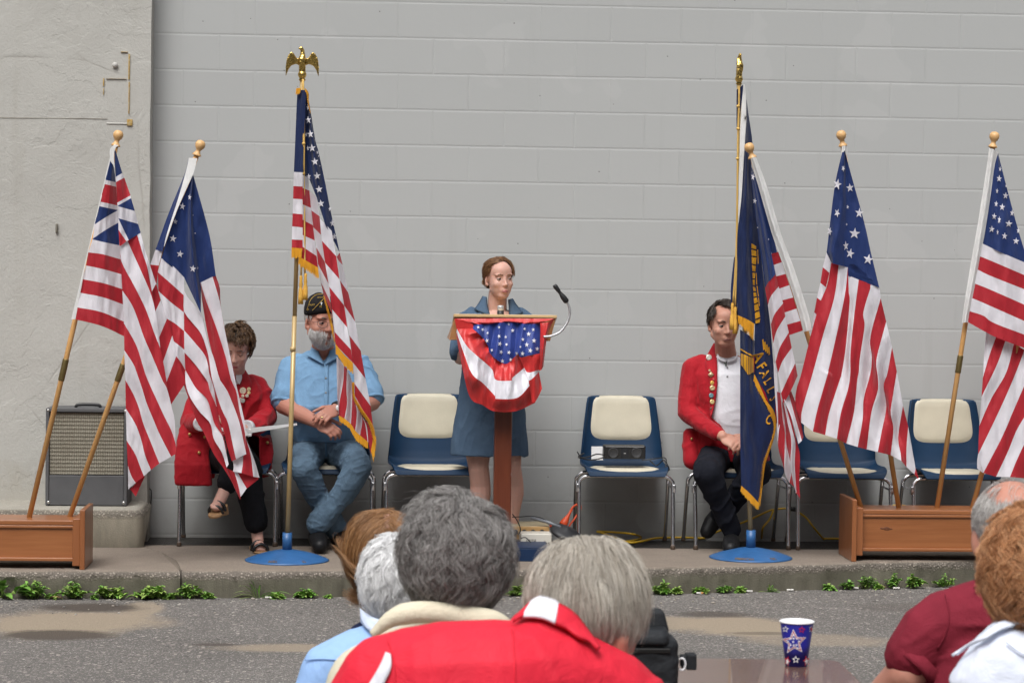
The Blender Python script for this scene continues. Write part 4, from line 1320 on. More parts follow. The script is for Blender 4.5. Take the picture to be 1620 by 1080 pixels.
c.patch([FW, FR, FW, FR, FW], [f2((366, 45), (415, 110)), f2((333, 176), (390, 225)), f2((312, 310), (360, 348)), f2((283, 436), (325, 468)), f2((260, 562), (290, 590)), f2((240, 690), (270, 640))], [0.02] * 6, n=10)
B = [f2((405, 138), (370, 330), (310, 480), (240, 720), (150, 1080)) + f3((0, 300), (-8, 440), (38, 582)),
     f2((470, 153), (430, 440), (340, 740), (250, 1070)) + f3((50, 470), (40, 584)),
     f2((548, 175), (520, 420), (440, 800), (375, 1080)) + f3((270, 160), (180, 470), (140, 660)),
     f2((550, 300), (562, 480), (530, 850), (495, 1080)) + f3((370, 220), (280, 500), (245, 690)),
     f2((640, 283), (600, 600), (570, 900), (568, 1080)) + f3((440, 300), (380, 500), (345, 722)),
     f2((750, 322), (680, 560), (690, 680), (650, 950), (640, 1080)) + f3((520, 220), (490, 500), (425, 762)),
     f2((828, 440), (740, 770), (752, 940), (740, 1080)) + f3((575, 380), (565, 560), (523, 792)),
     f2((875, 640), (800, 920), (790, 1010), (802, 1100)) + f3((695, 310), (640, 500), (600, 812)),
     f2((925, 860), (885, 1080)) + f3((745, 270), (768, 450), (730, 650), (695, 835)),
     f3((858, 150), (825, 350), (805, 500), (828, 640), (805, 862)), f3((910, 440), (870, 700), (890, 850), (896, 910)), f3((955, 620), (940, 800), (940, 962)), f3((985, 790), (1015, 965), (1008, 1026))]
# the first edge of the white wedge starts on the canton's lower edge
B[3] = f2((550, 245), (556, 400), (562, 480), (530, 850), (495, 1080)) + f3((370, 220), (280, 500), (245, 690))
sil = lambda a, b: [p for p in f3((835, 0), (858, 150), (890, 300), (910, 440), (955, 620), (985, 790), (1015, 965)) if a < p[1] < b]
c.patch([FR, FW, FR, FW, FR, FW, FR, FW], B[:9], [[0.02, 0.0], [0.0, -0.02], [0.0, -0.045], [0.0, 0.02, -0.01], [-0.02, -0.05], [-0.03, -0.01], [-0.04, 0.02, -0.05], [-0.02, -0.05, -0.01], [-0.02, 0.02, -0.04]], n=46)
c.patch([FR, FW, FR, FW], B[8:], [[-0.02, 0.02, -0.04], [-0.01, -0.05, 0.0], [-0.02, 0.02, -0.03], [-0.02, -0.01], [0.0, 0.0]], n=30)
c.patch([FW], [f2((740, 325), (790, 345), (816, 352), (828, 440)), f2((740, 325), (738, 345), (760, 400), (828, 440))], [-0.03, -0.03], n=8)
c.patch([FR], [f3((1015, 968), (1032, 1020), (1046, 1062)), f3((1006, 1018), (1020, 1040), (1040, 1066))], [0.0, 0.0], n=8)
c.make(t)

Y = YBR
t = thing('flag', 'striped flag with many small stars, rightmost, cut by the picture edge', 'flag', at(1482, 806, Y), 0, GRP_L)
wooden_pole(t, (1480, 818), (1570.5, 233), Y, ((1511, 589), (1518, 562)))
h1, h2, h3 = K(1460, 200, 6.75), K(1460, 350, 6.75), K(1420, 500, 3.375)
c = Cloth(Y - 0.04, 0.008, 31)
c.patch([FK, FK], [h1((708, 235), (690, 370), (640, 700), (580, 1080)) + h2((520, 400), (440, 900), (418, 1085)), h1((750, 240), (730, 400), (680, 750), (625, 1080)) + h2((575, 400), (500, 800), (450, 1080)), h1((805, 280), (765, 430), (722, 750), (670, 1080)) + h2((632, 260), (562, 650), (492, 1000), (482, 1080))],
        [0.0, -0.03, -0.01], wav=0.005, n=40)
c.patch([FB, FB], [h1((802, 290), (765, 430), (720, 760), (670, 1090)) + h2((640, 240)), h1((804, 292), (800, 600), (825, 1000)) + h2((830, 332)), h1((806, 296), (890, 630), (1010, 1075)) + h2((1130, 460))], [[-0.01, 0.0], [-0.02, -0.05], [0.0, -0.01]], n=36, sub=9)
for (k, x, y, s, sx) in ((h1, 826, 455, 30, 0.6), (h1, 815, 558, 40, 0.75), (h1, 889, 635, 20, 0.6), (h1, 793, 690, 32, 0.45), (h1, 884, 740, 40, 0.8), (h1, 783, 828, 36, 0.6), (h1, 847, 862, 42, 0.75), (h1, 953, 925, 38, 0.65), (h1, 762, 962, 40, 0.7),
                         (h1, 816, 995, 40, 0.5), (h1, 918, 1040, 42, 0.95), (h2, 735, 85, 38, 0.85), (h2, 798, 118, 34, 0.35), (h2, 873, 158, 40, 0.8), (h2, 995, 212, 40, 0.9), (h2, 1018, 100, 36, 0.5), (h2, 812, 8, 16, 0.7)):
    c.star(k((x, y))[0], s / 6.75, 0.1, sx)
S = [h2((640, 240), (830, 330), (1140, 462)), h2((612, 375), (770, 440), (1190, 620)), h2((585, 515), (740, 590), (1210, 775)), h2((555, 665), (720, 730), (1220, 950)), h2((527, 820), (690, 890), (1230, 1130)), h2((500, 960), (650, 1010), (770, 1090), (1235, 1265)), h2((480, 1075), (670, 1182), (800, 1245), (1080, 1352), (1240, 1420))]
c.patch([FW, FR, FW, FR, FW, FR], S, [[-0.01, -0.05, -0.02]] * 7, n=26)
D = [h3((470, 80), (455, 300), (440, 560)), h3((528, 105), (490, 210), (455, 330)), h3((578, 125), (530, 260), (448, 430)), h3((622, 145), (580, 300), (500, 440), (436, 585)), h3((678, 180), (620, 330), (540, 510), (430, 737)), h3((690, 340), (620, 500), (560, 640), (458, 836)),
     h3((715, 480), (640, 600), (590, 720), (526, 856)), h3((760, 560), (690, 660), (640, 760), (600, 858)), h3((790, 700), (740, 780), (700, 866))]
D[0] = h3((474, 80), (462, 200), (456, 310))
c.patch([FW, FR, FW, FR], D[:5], [[0.03, 0.02], [0.02, 0.01], [0.01, -0.02], [0.02, -0.01], [0.02, -0.03]], n=26)
c.patch([FW], [D[4], h3((428, 740), (425, 812), (458, 838)) if False else D[5]], [[0.02, -0.03], [0.01, -0.04]], n=26)
c.patch([FR, FW, FR], D[5:], [[0.01, -0.04], [0.0, -0.02], [0.01, -0.04], [0.02, 0.0]], n=26)
c.patch([FW], [h3((430, 735), (425, 770), (425, 812)), h3((445, 715), (460, 770), (458, 838))], [-0.03, -0.03], n=8)
c.make(t)
# fifth pole, its flag lies outside the picture
t = thing('flag_pole', 'bare foot of a wooden pole leaning right beside the bald man', 'flag pole', at(1537, 806, Y), 0, GRP_L)
wooden_pole(t, (1534, 818), (1697, 230), Y)

# ------------------------------------------------------------------ wooden flag boxes
M_CHERRY = wood('cherry_board', (0.235, 0.080, 0.026), (0.33, 0.125, 0.045), 1.1, 0, 0.34, 0.25)
M_CHERRE = wood('cherry_end', (0.21, 0.070, 0.024), (0.29, 0.105, 0.038), 1.1, 2, 0.36, 0.2)
def flagbox(x0, x1, yf, zb, zt, label, ends):
    """front face at yf, panel zb..zt, from x0 to x1; ends: which end boards to build"""
    t = thing('flag_box', label, 'flag box', ((x0 + x1) / 2, yf + 0.13, ZP), 0, 'wooden flag boxes')
    dp = 0.26
    H = zt - zb
    g = MB()
    g.box(((x0 + x1) / 2, yf + 0.012, (zb + zt) / 2 - 0.008), (x1 - x0, 0.018, H - 0.05))
    obj('front_panel', g, M_CHERRY, t, bevel=0.002, smooth=False)
    g = MB()
    g.box(((x0 + x1) / 2, yf + 0.008, zt - 0.034), (x1 - x0, 0.03, 0.016))
    g.box(((x0 + x1) / 2, yf + 0.004, zb + 0.010), (x1 - x0, 0.034, 0.018))
    obj('moulding', g, M_CHERRY, t, bevel=0.004, smooth=False)
    g = MB()
    g.box(((x0 + x1) / 2, yf + dp / 2, zt - 0.013), (x1 - x0, dp + 0.012, 0.024))
    obj('top_board', g, M_CHERRY, t, bevel=0.004, smooth=False)
    g = MB()
    g.box(((x0 + x1) / 2, yf + dp - 0.01, (zb + zt) / 2 - 0.01), (x1 - x0, 0.018, H - 0.03))
    g.box(((x0 + x1) / 2, yf + dp / 2, zb + 0.012), (x1 - x0, dp - 0.05, 0.016))
    obj('back_panel', g, M_CHERRY, t, smooth=False)
    for x, sg in ends:
        g = MB()
        g.box((x - sg * 0.019, yf + dp / 2 - 0.012, (zb - 0.02 + zt + 0.012) / 2), (0.038, dp + 0.05, zt - zb + 0.032))
        g.box((x + sg * 0.014, yf + dp / 2 - 0.014, (ZP + zt + 0.058) / 2), (0.026, dp + 0.09, zt + 0.058 - ZP))
        obj('end_board', g, M_CHERRE, t, bevel=0.004, smooth=False)
xr_ = at(128, 850, YBX - 0.13)[0]
z_t, z_b = at(60, 822, YBX - 0.13)[2], at(60, 887, YBX - 0.13)[2]
flagbox(xr_ - 1.35, xr_ - 0.02, YBX - 0.13, z_b, z_t, 'reddish wooden flag box at the left edge holding two poles', [(xr_, 1)])
xl_ = at(1352, 850, YBR - 0.13)[0]
z_t, z_b = at(1440, 806, YBR - 0.13)[2], at(1440, 872, YBR - 0.13)[2]
flagbox(xl_ + 0.02, xl_ + 1.55, YBR - 0.13, z_b, z_t, 'reddish wooden flag box with a dark knot, at right holding four poles', [(xl_, -1), (xl_ + 1.57, 1)])
g = MB()
kp = at(1403, 836, YBR - 0.127)
for dx, dz, rx, rz in ((0, 0, 0.020, 0.010), (-0.016, 0.001, 0.022, 0.006), (0.016, -0.001, 0.016, 0.005)):
    g.ell((kp[0] + dx, kp[1], kp[2] + dz), (rx, 0.0012, rz), rotm('Y', 0.06), 24, 10)
obj('knot', g, plain('wood_knot', (0.135, 0.046, 0.018), 0.5, var=0.4, vs=90), bpy.data.objects['flag_box.001'])
# ------------------------------------------------------------------ stacking chairs
M_SHELL = plain('blue_plastic', (0.007, 0.029, 0.070), 0.50, var=0.12, vs=6, bump=0.0005, bs=160, spec=0.22)
M_PAD = plain('cream_vinyl', (0.50, 0.46, 0.355), 0.5, var=0.08, vs=7, bump=0.0006, bs=130)
M_CHROME = plain('chrome', (0.78, 0.78, 0.80), 0.27, 1.0, var=0.05)
M_GLIDE = plain('brown_glide', (0.07, 0.045, 0.03), 0.5)
PROF = np.array([(-0.235, 0.405), (-0.225, 0.428), (-0.19, 0.437), (-0.10, 0.430), (0.0, 0.424), (0.08, 0.424), (0.14, 0.433), (0.178, 0.462), (0.196, 0.505), (0.212, 0.56), (0.232, 0.64), (0.25, 0.72), (0.262, 0.78), (0.272, 0.815), (0.282, 0.822)])
WID = np.array([0.215, 0.232, 0.240, 0.246, 0.247, 0.245, 0.243, 0.240, 0.236, 0.230, 0.221, 0.211, 0.203, 0.196, 0.192])
def shell_pt(t, s):
    """t along the profile 0..1, s across -1..1"""
    tt = t * (len(PROF) - 1)
    y, z = np.interp(tt, range(len(PROF)), PROF[:, 0]), np.interp(tt, range(len(PROF)), PROF[:, 1])
    w = np.interp(tt, range(len(PROF)), WID)
    bk = smoothstep(0.42, 0.62, t)
    f = abs(s) ** 5
    return np.array([w * s * (1 - 0.03 * f), y - 0.045 * f * bk - 0.006 * (1 - abs(s) ** 2) * (1 - bk) * 0, z + 0.030 * f * (1 - bk) * smoothstep(0.0, 0.25, t) - 0.014 * (1 - s * s) * (1 - bk) * smoothstep(0.05, 0.3, t)])
def make_chair(label):
    t = thing('stacking_chair', label, 'chair', (0, 0, 0), 0, 'blue chairs along the wall')
    nt_, ns = 60, 36
    V = np.array([[shell_pt(i / (nt_ - 1), math.sin((j / (ns - 1) * 2 - 1) * PI / 2 * 0.999)) for j in range(ns)] for i in range(nt_)])
    F = [(i * ns + j, i * ns + j + 1, (i + 1) * ns + j + 1, (i + 1) * ns + j) for i in range(nt_ - 1) for j in range(ns - 1)]
    o = obj('shell', (V.reshape(-1, 3), F), M_SHELL, t, local=True)
    md = o.modifiers.new('s', 'SOLIDIFY')
    md.thickness = 0.012
    md.offset = 0.0
    b = o.modifiers.new('b', 'BEVEL')
    b.width = 0.004
    b.segments = 2
    b.angle_limit = R_(50)
    def pad(name, t0, t1, sw, thick, ex):
        n, m = 26, 26
        V = np.zeros((n, m, 3))
        for i in range(n):
            for j in range(m):
                a, b_ = i / (n - 1) * 2 - 1, j / (m - 1) * 2 - 1
                # square to rounded square
                r = max(abs(a), abs(b_))
                d = (abs(a) ** ex + abs(b_) ** ex) ** (1 / ex) if r > 0 else 1
                k_ = r / d if d > 0 else 1
                a2, b2 = a * k_, b_ * k_
                tt = (t0 + t1) / 2 + (t1 - t0) / 2 * a2
                p = shell_pt(tt, sw * b2)
                e = 1e-3
                n1 = np.cross(shell_pt(tt, sw * b2 + e) - shell_pt(tt, sw * b2 - e), shell_pt(min(tt + e, 1), sw * b2) - shell_pt(tt - e, sw * b2))
                n1 /= np.linalg.norm(n1)
                h = thick * (1 - r ** 7) ** 0.5 + 0.004
                V[i, j] = p + n1 * h
        F = [(i * m + j, i * m + j + 1, (i + 1) * m + j + 1, (i + 1) * m + j) for i in range(n - 1) for j in range(m - 1)]
        obj(name, (V.reshape(-1, 3), F), M_PAD, t, local=True)
    pad('back_pad', 0.655, 0.955, 0.83, 0.016, 5.0)
    pad('seat_pad', 0.07, 0.455, 0.80, 0.014, 3.2)
    for nm, yf, yt in (('front_leg_frame', -0.205, -0.150), ('rear_leg_frame', 0.215, 0.085)):
        g = MB()
        P = [(-0.262, yf, 0.012), (-0.262, yt + (yf - yt) * 0.12, 0.335), (-0.258, yt, 0.370), (-0.235, yt, 0.395), (-0.19, yt, 0.402)]
        full = curve(P, 26)
        right = full[::-1] * np.array([-1, 1, 1])
        g.tube(np.vstack([full, right]), 0.0112, 12)
        o = obj(nm, g, M_CHROME, t, local=True)
        for x in (-0.262, 0.262):
            g = MB()
            g.lathe([(0.0125, 0), (0.014, 0.004), (0.013, 0.018), (0.0115, 0.022)], (x, yf, 0.0), seg=12)
            obj('glide', g, M_GLIDE, o, local=True)
    for x in (-1, 1):
        g = MB()
        g.box((x * 0.270, -0.145, 0.335), (0.016, 0.05, 0.045))
        g.tube([(x * 0.262, -0.13, 0.335), (x * 0.262, 0.10, 0.335)], 0.006, 8)
        obj('bracket', g, M_CHROME, t, bevel=0.004, local=True)
    return t
def children(o):
    return [c for c in bpy.data.objects if c.parent is o]
def copy_tree(o, parent=None):
    c = o.copy()
    COL.objects.link(c)
    c.parent = parent
    for ch in children(o):
        copy_tree(ch, c)
    return c
CHAIRS = [(361, 858, 0.02, 'blue chair with the red jacketed woman sitting on it'), (515, 858, -0.05, 'blue chair with the bearded man in the blue shirt sitting on it'),
          (681, 858, 0.05, 'empty blue chair left of the speaker, cream pads showing'), (983, 859, -0.02, 'blue chair right of the lectern with a black clock radio on its seat'),
          (1160, 860, 0.03, 'blue chair with the red jacketed man sitting on it'), (1317, 858, -0.03, 'empty blue chair behind the wide open striped flag with large stars'),
          (1486, 856, 0.02, 'empty blue chair above the right flag box, rightmost of the chairs')]
chair0 = make_chair(CHAIRS[0][3])
chairs = []
for i, (px, py, rz, lab) in enumerate(CHAIRS):
    c = chair0 if i == 0 else copy_tree(chair0)
    p = onz(px, py, ZP)
    p[1] = min(p[1], YW - 0.49) + 0.20
    c.location = tuple(p)
    c.rotation_euler = (0, 0, rz)
    c['label'] = lab
    chairs.append(c)
bpy.context.view_layer.update()

# ------------------------------------------------------------------ lectern
YL = 12.42
s = mpp(YL)
k1 = K(660, 380, 3.857)
def L(x, y, Y=YL):
    q = k1((x, y))[0]
    return at(q[0], q[1], Y)
M_OAK = wood('pale_oak', (0.56, 0.37, 0.17), (0.66, 0.46, 0.24), 1.4, 0, 0.4)
M_MAHO = wood('mahogany_post', (0.085, 0.018, 0.008), (0.150, 0.036, 0.014), 1.0, 2, 0.32, 0.3)
M_LBOX = wood('lectern_veneer', (0.30, 0.13, 0.05), (0.38, 0.18, 0.07), 1.2, 0, 0.4)
pb = onz(800, 889, ZP)
t = thing('lectern', 'wooden lectern with a mahogany post and pale top, draped in bunting', 'lectern', (at(796, 800, YL)[0], YL + 0.05, ZP))
a, b = L(222, 448), L(853, 475)
cx_, w_, zt = (a[0] + b[0]) / 2, b[0] - a[0], a[2]
th = a[2] - b[2]
dep = 0.40
sl_ = 0.10                          # the reading top falls towards the speaker
g = MB()
g.hexa([(cx_ - w_ / 2, YL, zt - th), (cx_ + w_ / 2, YL, zt - th), (cx_ + w_ / 2, YL + dep, zt - th - sl_), (cx_ - w_ / 2, YL + dep, zt - th - sl_),
        (cx_ - w_ / 2, YL, zt), (cx_ + w_ / 2, YL, zt), (cx_ + w_ / 2, YL + dep, zt - sl_), (cx_ - w_ / 2, YL + dep, zt - sl_)])
obj('top', g, M_OAK, t, smooth=False, bevel=0.003)
zb = L(500, 612)[2]
wl = L(812, 612)[0] - L(196, 612)[0]
cb = (L(812, 612)[0] + L(196, 612)[0]) / 2
g = MB()
yf = YL + 0.012
for x0, x1, y0, y1 in ((-1, 1, 0.0, 0.016), (-1, -0.945, 0.018, dep - 0.02), (0.945, 1, 0.018, dep - 0.02), (-1, 1, dep - 0.018, dep)):
    X0, X1 = cx_ + w_ * 0.49 * x0, cx_ + w_ * 0.49 * x1
    B0, B1 = cb + wl * 0.5 * x0, cb + wl * 0.5 * x1
    za, zc = zt - th - 0.001 - sl_ * y0 / dep, zt - th - 0.001 - sl_ * y1 / dep
    g.hexa([(B0, yf + y0, zb), (B1, yf + y0, zb), (B1, yf + y1, zb), (B0, yf + y1, zb), (X0, yf + y0, za), (X1, yf + y0, za), (X1, yf + y1, zc), (X0, yf + y1, zc)])
obj('body', g, M_LBOX, t, smooth=False, bevel=0.002)
px0, px1 = at(783, 720, YL)[0], at(810.5, 720, YL)[0]
pc = (px0 + px1) / 2
g = MB()
g.box((pc, YL + 0.10, (zb + ZP + 0.09) / 2), (px1 - px0, px1 - px0, zb - ZP - 0.09))
obj('post', g, M_MAHO, t, smooth=False, bevel=0.006)
M_NAVYM = plain('navy_enamel', (0.008, 0.022, 0.060), 0.42, var=0.15, spec=0.25)
bx0, bx1 = at(726, 880, YL)[0], at(878, 880, YL)[0]
zt_b = at(800, 864, YL)[2]
g = MB()
c0 = (bx0 + bx1) / 2
hw = (bx1 - bx0) / 2
y0b, y1b = YL - 0.10, YL + 0.30
g.hexa([(c0 - hw, y0b, ZP), (c0 + hw, y0b, ZP), (c0 + hw, y1b, ZP), (c0 - hw, y1b, ZP), (c0 - hw * 0.86, y0b + 0.004, zt_b), (c0 + hw * 0.86, y0b + 0.004, zt_b), (c0 + hw * 0.86, y1b, zt_b), (c0 - hw * 0.86, y1b, zt_b)])
g.box((c0, (y0b + y1b) / 2, zt_b + 0.003), (hw * 1.72, y1b - y0b - 0.02, 0.004))
obj('foot', g, M_NAVYM, t, smooth=False, bevel=0.006)

# ---- bunting hung over its front
t = thing('bunting', 'red white and blue bunting with stars gathered over the lectern front', 'bunting', (cx_, YL - 0.01, zb))
def satin(name, col):
    k = NT(name)
    v = k.co()
    wv = k.noise(k.co((26, 26, 10)), 1.0, 5, 0.6)
    k.set(Base_Color=k.ramp(k.noise(v, 12, 4), [(0.3, tuple(c * 0.9 for c in col)), (0.7, tuple(min(1, c * 1.06) for c in col))]), Roughness=0.42, Sheen_Weight=0.1, Normal=k.bump(wv, 0.012, 0.6))
    return k.m
c = Cloth(YL - 0.012, 0.014, 41)
FMB = [satin('bunting_red', (0.52, 0.022, 0.022)), satin('bunting_white', (0.72, 0.71, 0.76)), satin('bunting_blue', (0.022, 0.048, 0.25))]
def A(*p):
    return k1(*p)
arc1 = A((338, 512), (440, 511), (545, 498), (650, 508), (752, 507))
arc2 = A((340, 540), (395, 590), (430, 640), (445, 690), (500, 738), (548, 752), (600, 705), (614, 688), (632, 712), (690, 700), (746, 690))
arc2b = A((340, 540), (395, 590), (430, 640), (445, 690), (500, 738), (548, 752), (600, 705), (616, 690))
arc3 = A((242, 540), (300, 640), (360, 700), (455, 785), (480, 850), (575, 855), (582, 838), (657, 775))
arc4 = A((240, 560), (285, 690), (335, 815), (400, 870), (475, 950), (482, 966), (610, 960), (692, 880))
arc5 = A((238, 580), (280, 800), (325, 962), (400, 1005), (470, 1042), (600, 1042), (722, 990))
ple = lambda a, n: [a * math.cos(i * PI) * (0.5 + 0.5 * math.sin(i * 1.7)) for i in range(n)]
c.patch([FB], [arc1, arc2], [ple(0.020, 13), [-0.03 + d for d in ple(0.028, 13)]], n=90, sub=14, wav=0.006)
c.patch([FR], [arc2b, arc3], [[-0.03 + d for d in ple(0.028, 13)], [-0.02, -0.05, -0.08, -0.10, -0.07, -0.08, -0.10, -0.06, -0.02]], n=90, sub=10)
c.patch([FW], [arc3, arc4], [[-0.02, -0.05, -0.08, -0.10, -0.07, -0.08, -0.10, -0.06, -0.02], [-0.01, -0.05, -0.07, -0.12, -0.08, -0.10, -0.09, -0.04]], n=90, sub=6)
c.patch([FR], [arc4, arc5], [[-0.01, -0.05, -0.07, -0.12, -0.08, -0.10, -0.09, -0.04], [0.0, -0.02, -0.05, -0.06, -0.06, -0.05, 0.0]], n=90, sub=8)
c.patch([FR, FR], [A((228, 478), (540, 476), (836, 478)), A((300, 497), (440, 505), (545, 494), (650, 502), (790, 494)), arc1], [0.004, -0.01, ple(0.020, 13)], n=60, wav=0.004)
c.patch([FR], [A((228, 478), (236, 520), (242, 548)), A((302, 495), (338, 512), (342, 545))], [0.0, -0.012], n=16, wav=0.003)
c.patch([FR, FR], [A((750, 505), (752, 560), (748, 690), (744, 795)), A((800, 500), (775, 600), (765, 700), (758, 790)), A((836, 478), (800, 560), (785, 640), (770, 770))], [-0.012, -0.03, 0.0], n=30)
c.patch([FR, FW, FR], [A((610, 685), (632, 714), (690, 702), (748, 690)), A((650, 772), (676, 806), (745, 790)), A((680, 856), (700, 846), (743, 802)), A((700, 990), (726, 978), (762, 905))], [[-0.05, -0.02], [-0.045, -0.01], [-0.045, -0.005], [-0.04, 0.0]], n=24)
q = np.random.RandomState(8)
for (x, y, r) in ((505, 632, 16), (512, 682, 15), (560, 684, 14), (520, 735, 14), (570, 728, 12), (500, 585, 13), (583, 550, 14), (540, 590, 11), (680, 572, 16), (645, 605, 12), (668, 637, 16), (713, 612, 17), (690, 672, 17), (642, 690, 16),
                  (732, 662, 15), (708, 545, 12), (425, 612, 15), (400, 545, 12), (372, 530, 10), (430, 565, 10), (455, 670, 11), (545, 635, 11), (605, 690, 12), (655, 540, 10), (630, 650, 9), (560, 512, 10), (500, 530, 10)):
    c.star(A((x, y))[0], r / 3.857, q.uniform(-0.5, 0.5), 0.9, FW)
obj('cloth', c.g, FMB, t)

# ---- gooseneck microphone clamped to the lectern, small flask standing on it
t = thing('gooseneck_microphone', 'gooseneck microphone curving up from the right of the lectern', 'microphone', L(790, 590))
g = MB()
yy = YL - 0.05
g.tube(curve([L(770, 588, yy), L(820, 583, yy), L(870, 560, yy), L(908, 515, yy), L(930, 460, yy), L(928, 410, yy), L(908, 366, yy)], 40), 0.0066, 12)
obj('gooseneck', g, plain('steel_neck', (0.60, 0.60, 0.62), 0.3, 0.8, bump=0.002, bs=300), t)
M_BLK = plain('black_plastic', (0.012, 0.012, 0.013), 0.45)
g = MB()
d0, d1 = L(912, 375, yy), L(836, 272, yy)
dd = (d1 - d0) / np.linalg.norm(d1 - d0)
ln = np.linalg.norm(d1 - d0)
g.lathe([(0.012, -0.004), (0.016, 0.006), (0.015, ln * 0.30), (0.010, ln * 0.48), (0.0085, ln * 0.55), (0.010, ln * 0.6), (0.0125, ln * 0.8), (0.0125, ln * 0.92), (0.010, ln)], d0, dd, 18)
obj('microphone_head', g, M_BLK, t)
t = thing('flask', 'small black flask with a silver cap standing on the lectern', 'flask', L(508, 446, YL + 0.15))
g = MB()
p = L(508, 470, YL + 0.15)
g.lathe([(0.017, 0), (0.018, 0.003), (0.018, 0.036)], p, seg=20)
obj('body', g, M_BLK, t)
g = MB()
g.lathe([(0.0155, 0.036), (0.0165, 0.038), (0.0165, 0.060), (0.014, 0.064)], p, seg=20)
obj('cap', g, plain('brushed_silver', (0.75, 0.75, 0.74), 0.3, 0.7), t)

# ------------------------------------------------------------------ amplifier cabinet on the ledge
YA = LY0 + 0.14
xa0, xa1 = at(72, 730, YA)[0], at(201, 730, YA)[0]
za0, za1 = ZL + 0.006, at(140, 646, YA)[2]
zg0 = at(140, 752, YA)[2]
t = thing('amplifier', 'dark amplifier cabinet with a woven tan grille standing on the ledge', 'amplifier', ((xa0 + xa1) / 2, YA + 0.12, za0))
M_TOLEX = plain('dark_vinyl', (0.085, 0.086, 0.090), 0.6, bump=0.001, bs=260)
g = MB()
W = xa1 - xa0
xm = (xa0 + xa1) / 2
H = za1 - za0
g.box((xm, YA + 0.15, (za0 + za1) / 2), (W, 0.24, H - 0.001))
g.box((xa0 + 0.009, YA + 0.015, (za0 + za1) / 2), (0.018, 0.03, H))
g.box((xa1 - 0.009, YA + 0.015, (za0 + za1) / 2), (0.018, 0.03, H))
g.box((xm, YA + 0.015, za1 - 0.010), (W - 0.038, 0.03, 0.02))
g.box((xm, YA + 0.018, (za0 + zg0) / 2), (W - 0.038, 0.026, zg0 - za0))
obj('cabinet', g, M_TOLEX, t, smooth=False, bevel=0.003)
k = NT('grille_cloth')
v = k.co()
P = k.sep(v)
sx = k.math('SINE', k.math('MULTIPLY', P[0], 520.0))
sz = k.math('SINE', k.math('MULTIPLY', P[2], 300.0))
sz2 = k.math('SINE', k.math('MULTIPLY', P[2], 900.0))
m1 = k.ramp(k.math('ADD', k.math('MULTIPLY', sz, 0.5), 0.5), [(0.35, 0.0), (0.65, 1.0)])
m2 = k.ramp(k.math('ADD', k.math('MULTIPLY', sx, 0.5), 0.5), [(0.2, 0.0), (0.8, 1.0)])
cc = k.mix(m1, (0.205, 0.190, 0.150), (0.285, 0.265, 0.215))
cc = k.mix(k.math('MULTIPLY', m2, 0.35), cc, (0.09, 0.07, 0.04))
cc = k.mix(k.ramp(k.noise(v, 6, 5), [(0.4, 0.0), (0.7, 0.35)]), cc, (0.12, 0.10, 0.065))
k.set(Base_Color=cc, Roughness=0.9, Normal=k.bump(k.math('ADD', sx, sz), 0.0012))
g = MB()
g.box((xm, YA + 0.022, (zg0 + za1 - 0.022) / 2), (W - 0.040, 0.010, za1 - 0.024 - zg0 - 0.004))
obj('grille', g, k.m, t, smooth=False, bevel=0.003)
g = MB()
hx0, hx1 = at(116, 645, YA)[0], at(156, 645, YA)[0]
g.tube(curve([(hx0, YA + 0.1, za1), (hx0 + 0.012, YA + 0.1, za1 + 0.014), (xm - 0.005, YA + 0.1, za1 + 0.017), (hx1 - 0.012, YA + 0.1, za1 + 0.014), (hx1, YA + 0.1, za1)], 24), 0.009, 10)
obj('handle', g, M_BLK, t)
for x, z in ((xa0 + 0.012, za1 - 0.012), (xa1 - 0.012, za1 - 0.012), (xa0 + 0.016, za0 + 0.016), (xa1 - 0.016, za0 + 0.016)):
    g = MB()
    g.ell((x, YA + 0.006, z), (0.011, 0.008, 0.010), nu=12, nv=8)
    obj('corner_cap', g, plain('nickel', (0.55, 0.54, 0.52), 0.3, 0.9), t)
g = MB()
g.tube(curve([at(200, 800, YA + 0.25), at(236, 772, YW - 0.03), at(238, 800, YW - 0.03), at(228, 840, YW - 0.04), at(238, 858, YW - 0.1), at(262, 862, YB + 0.1)], 40), 0.003, 6)
o = obj('cable', g, M_BLK)
tag(o, 'thin black cable dropping from the amplifier to the foot of the wall', 'cable')

# ------------------------------------------------------------------ bits of the sound equipment behind the lectern
k7 = K(780, 780, 7.364)
def Q(x, y, Y):
    q = k7((x, y))[0]
    return at(q[0], q[1], Y)
M_BEIGE = plain('beige_case', (0.42, 0.35, 0.22), 0.5, var=0.08)
M_TAN = plain('tan_panel', (0.50, 0.30, 0.12), 0.5, var=0.1)
M_WHITE = plain('offwhite_case', (0.60, 0.57, 0.50), 0.45, var=0.05)
Y1 = 12.78
t = thing('mixer_amplifier', 'tan box amplifier with round knobs on the ground behind the post', 'amplifier', Q(420, 560, Y1))
a, b = Q(60, 378, Y1), Q(658, 590, Y1)
g = MB()
g.box(((a[0] + b[0]) / 2, Y1 + 0.135, (a[2] + ZP) / 2), (b[0] - a[0], 0.24, a[2] - ZP))
obj('case', g, M_BEIGE, t, smooth=False, bevel=0.006)
g = MB()
g.box(((a[0] + b[0]) / 2, Y1 + 0.008, (a[2] + ZP) / 2), (b[0] - a[0] - 0.004, 0.016, a[2] - ZP - 0.006))
obj('panel', g, M_TAN, t, smooth=False, bevel=0.003)
for x in (120, 262, 362, 466, 570):
    g = MB()
    p = Q(x, 448, Y1)
    g.lathe([(0.013, 0), (0.014, 0.004), (0.011, 0.016), (0.004, 0.018)], (p[0], Y1, p[2]), (0, -1, 0), 16)
    obj('knob', g, M_BLK, t)
Y1 = 12.62
t = thing('receiver_unit', 'off white boxed unit with dark lettering in front of the tan amplifier', 'receiver', Q(540, 605, Y1))
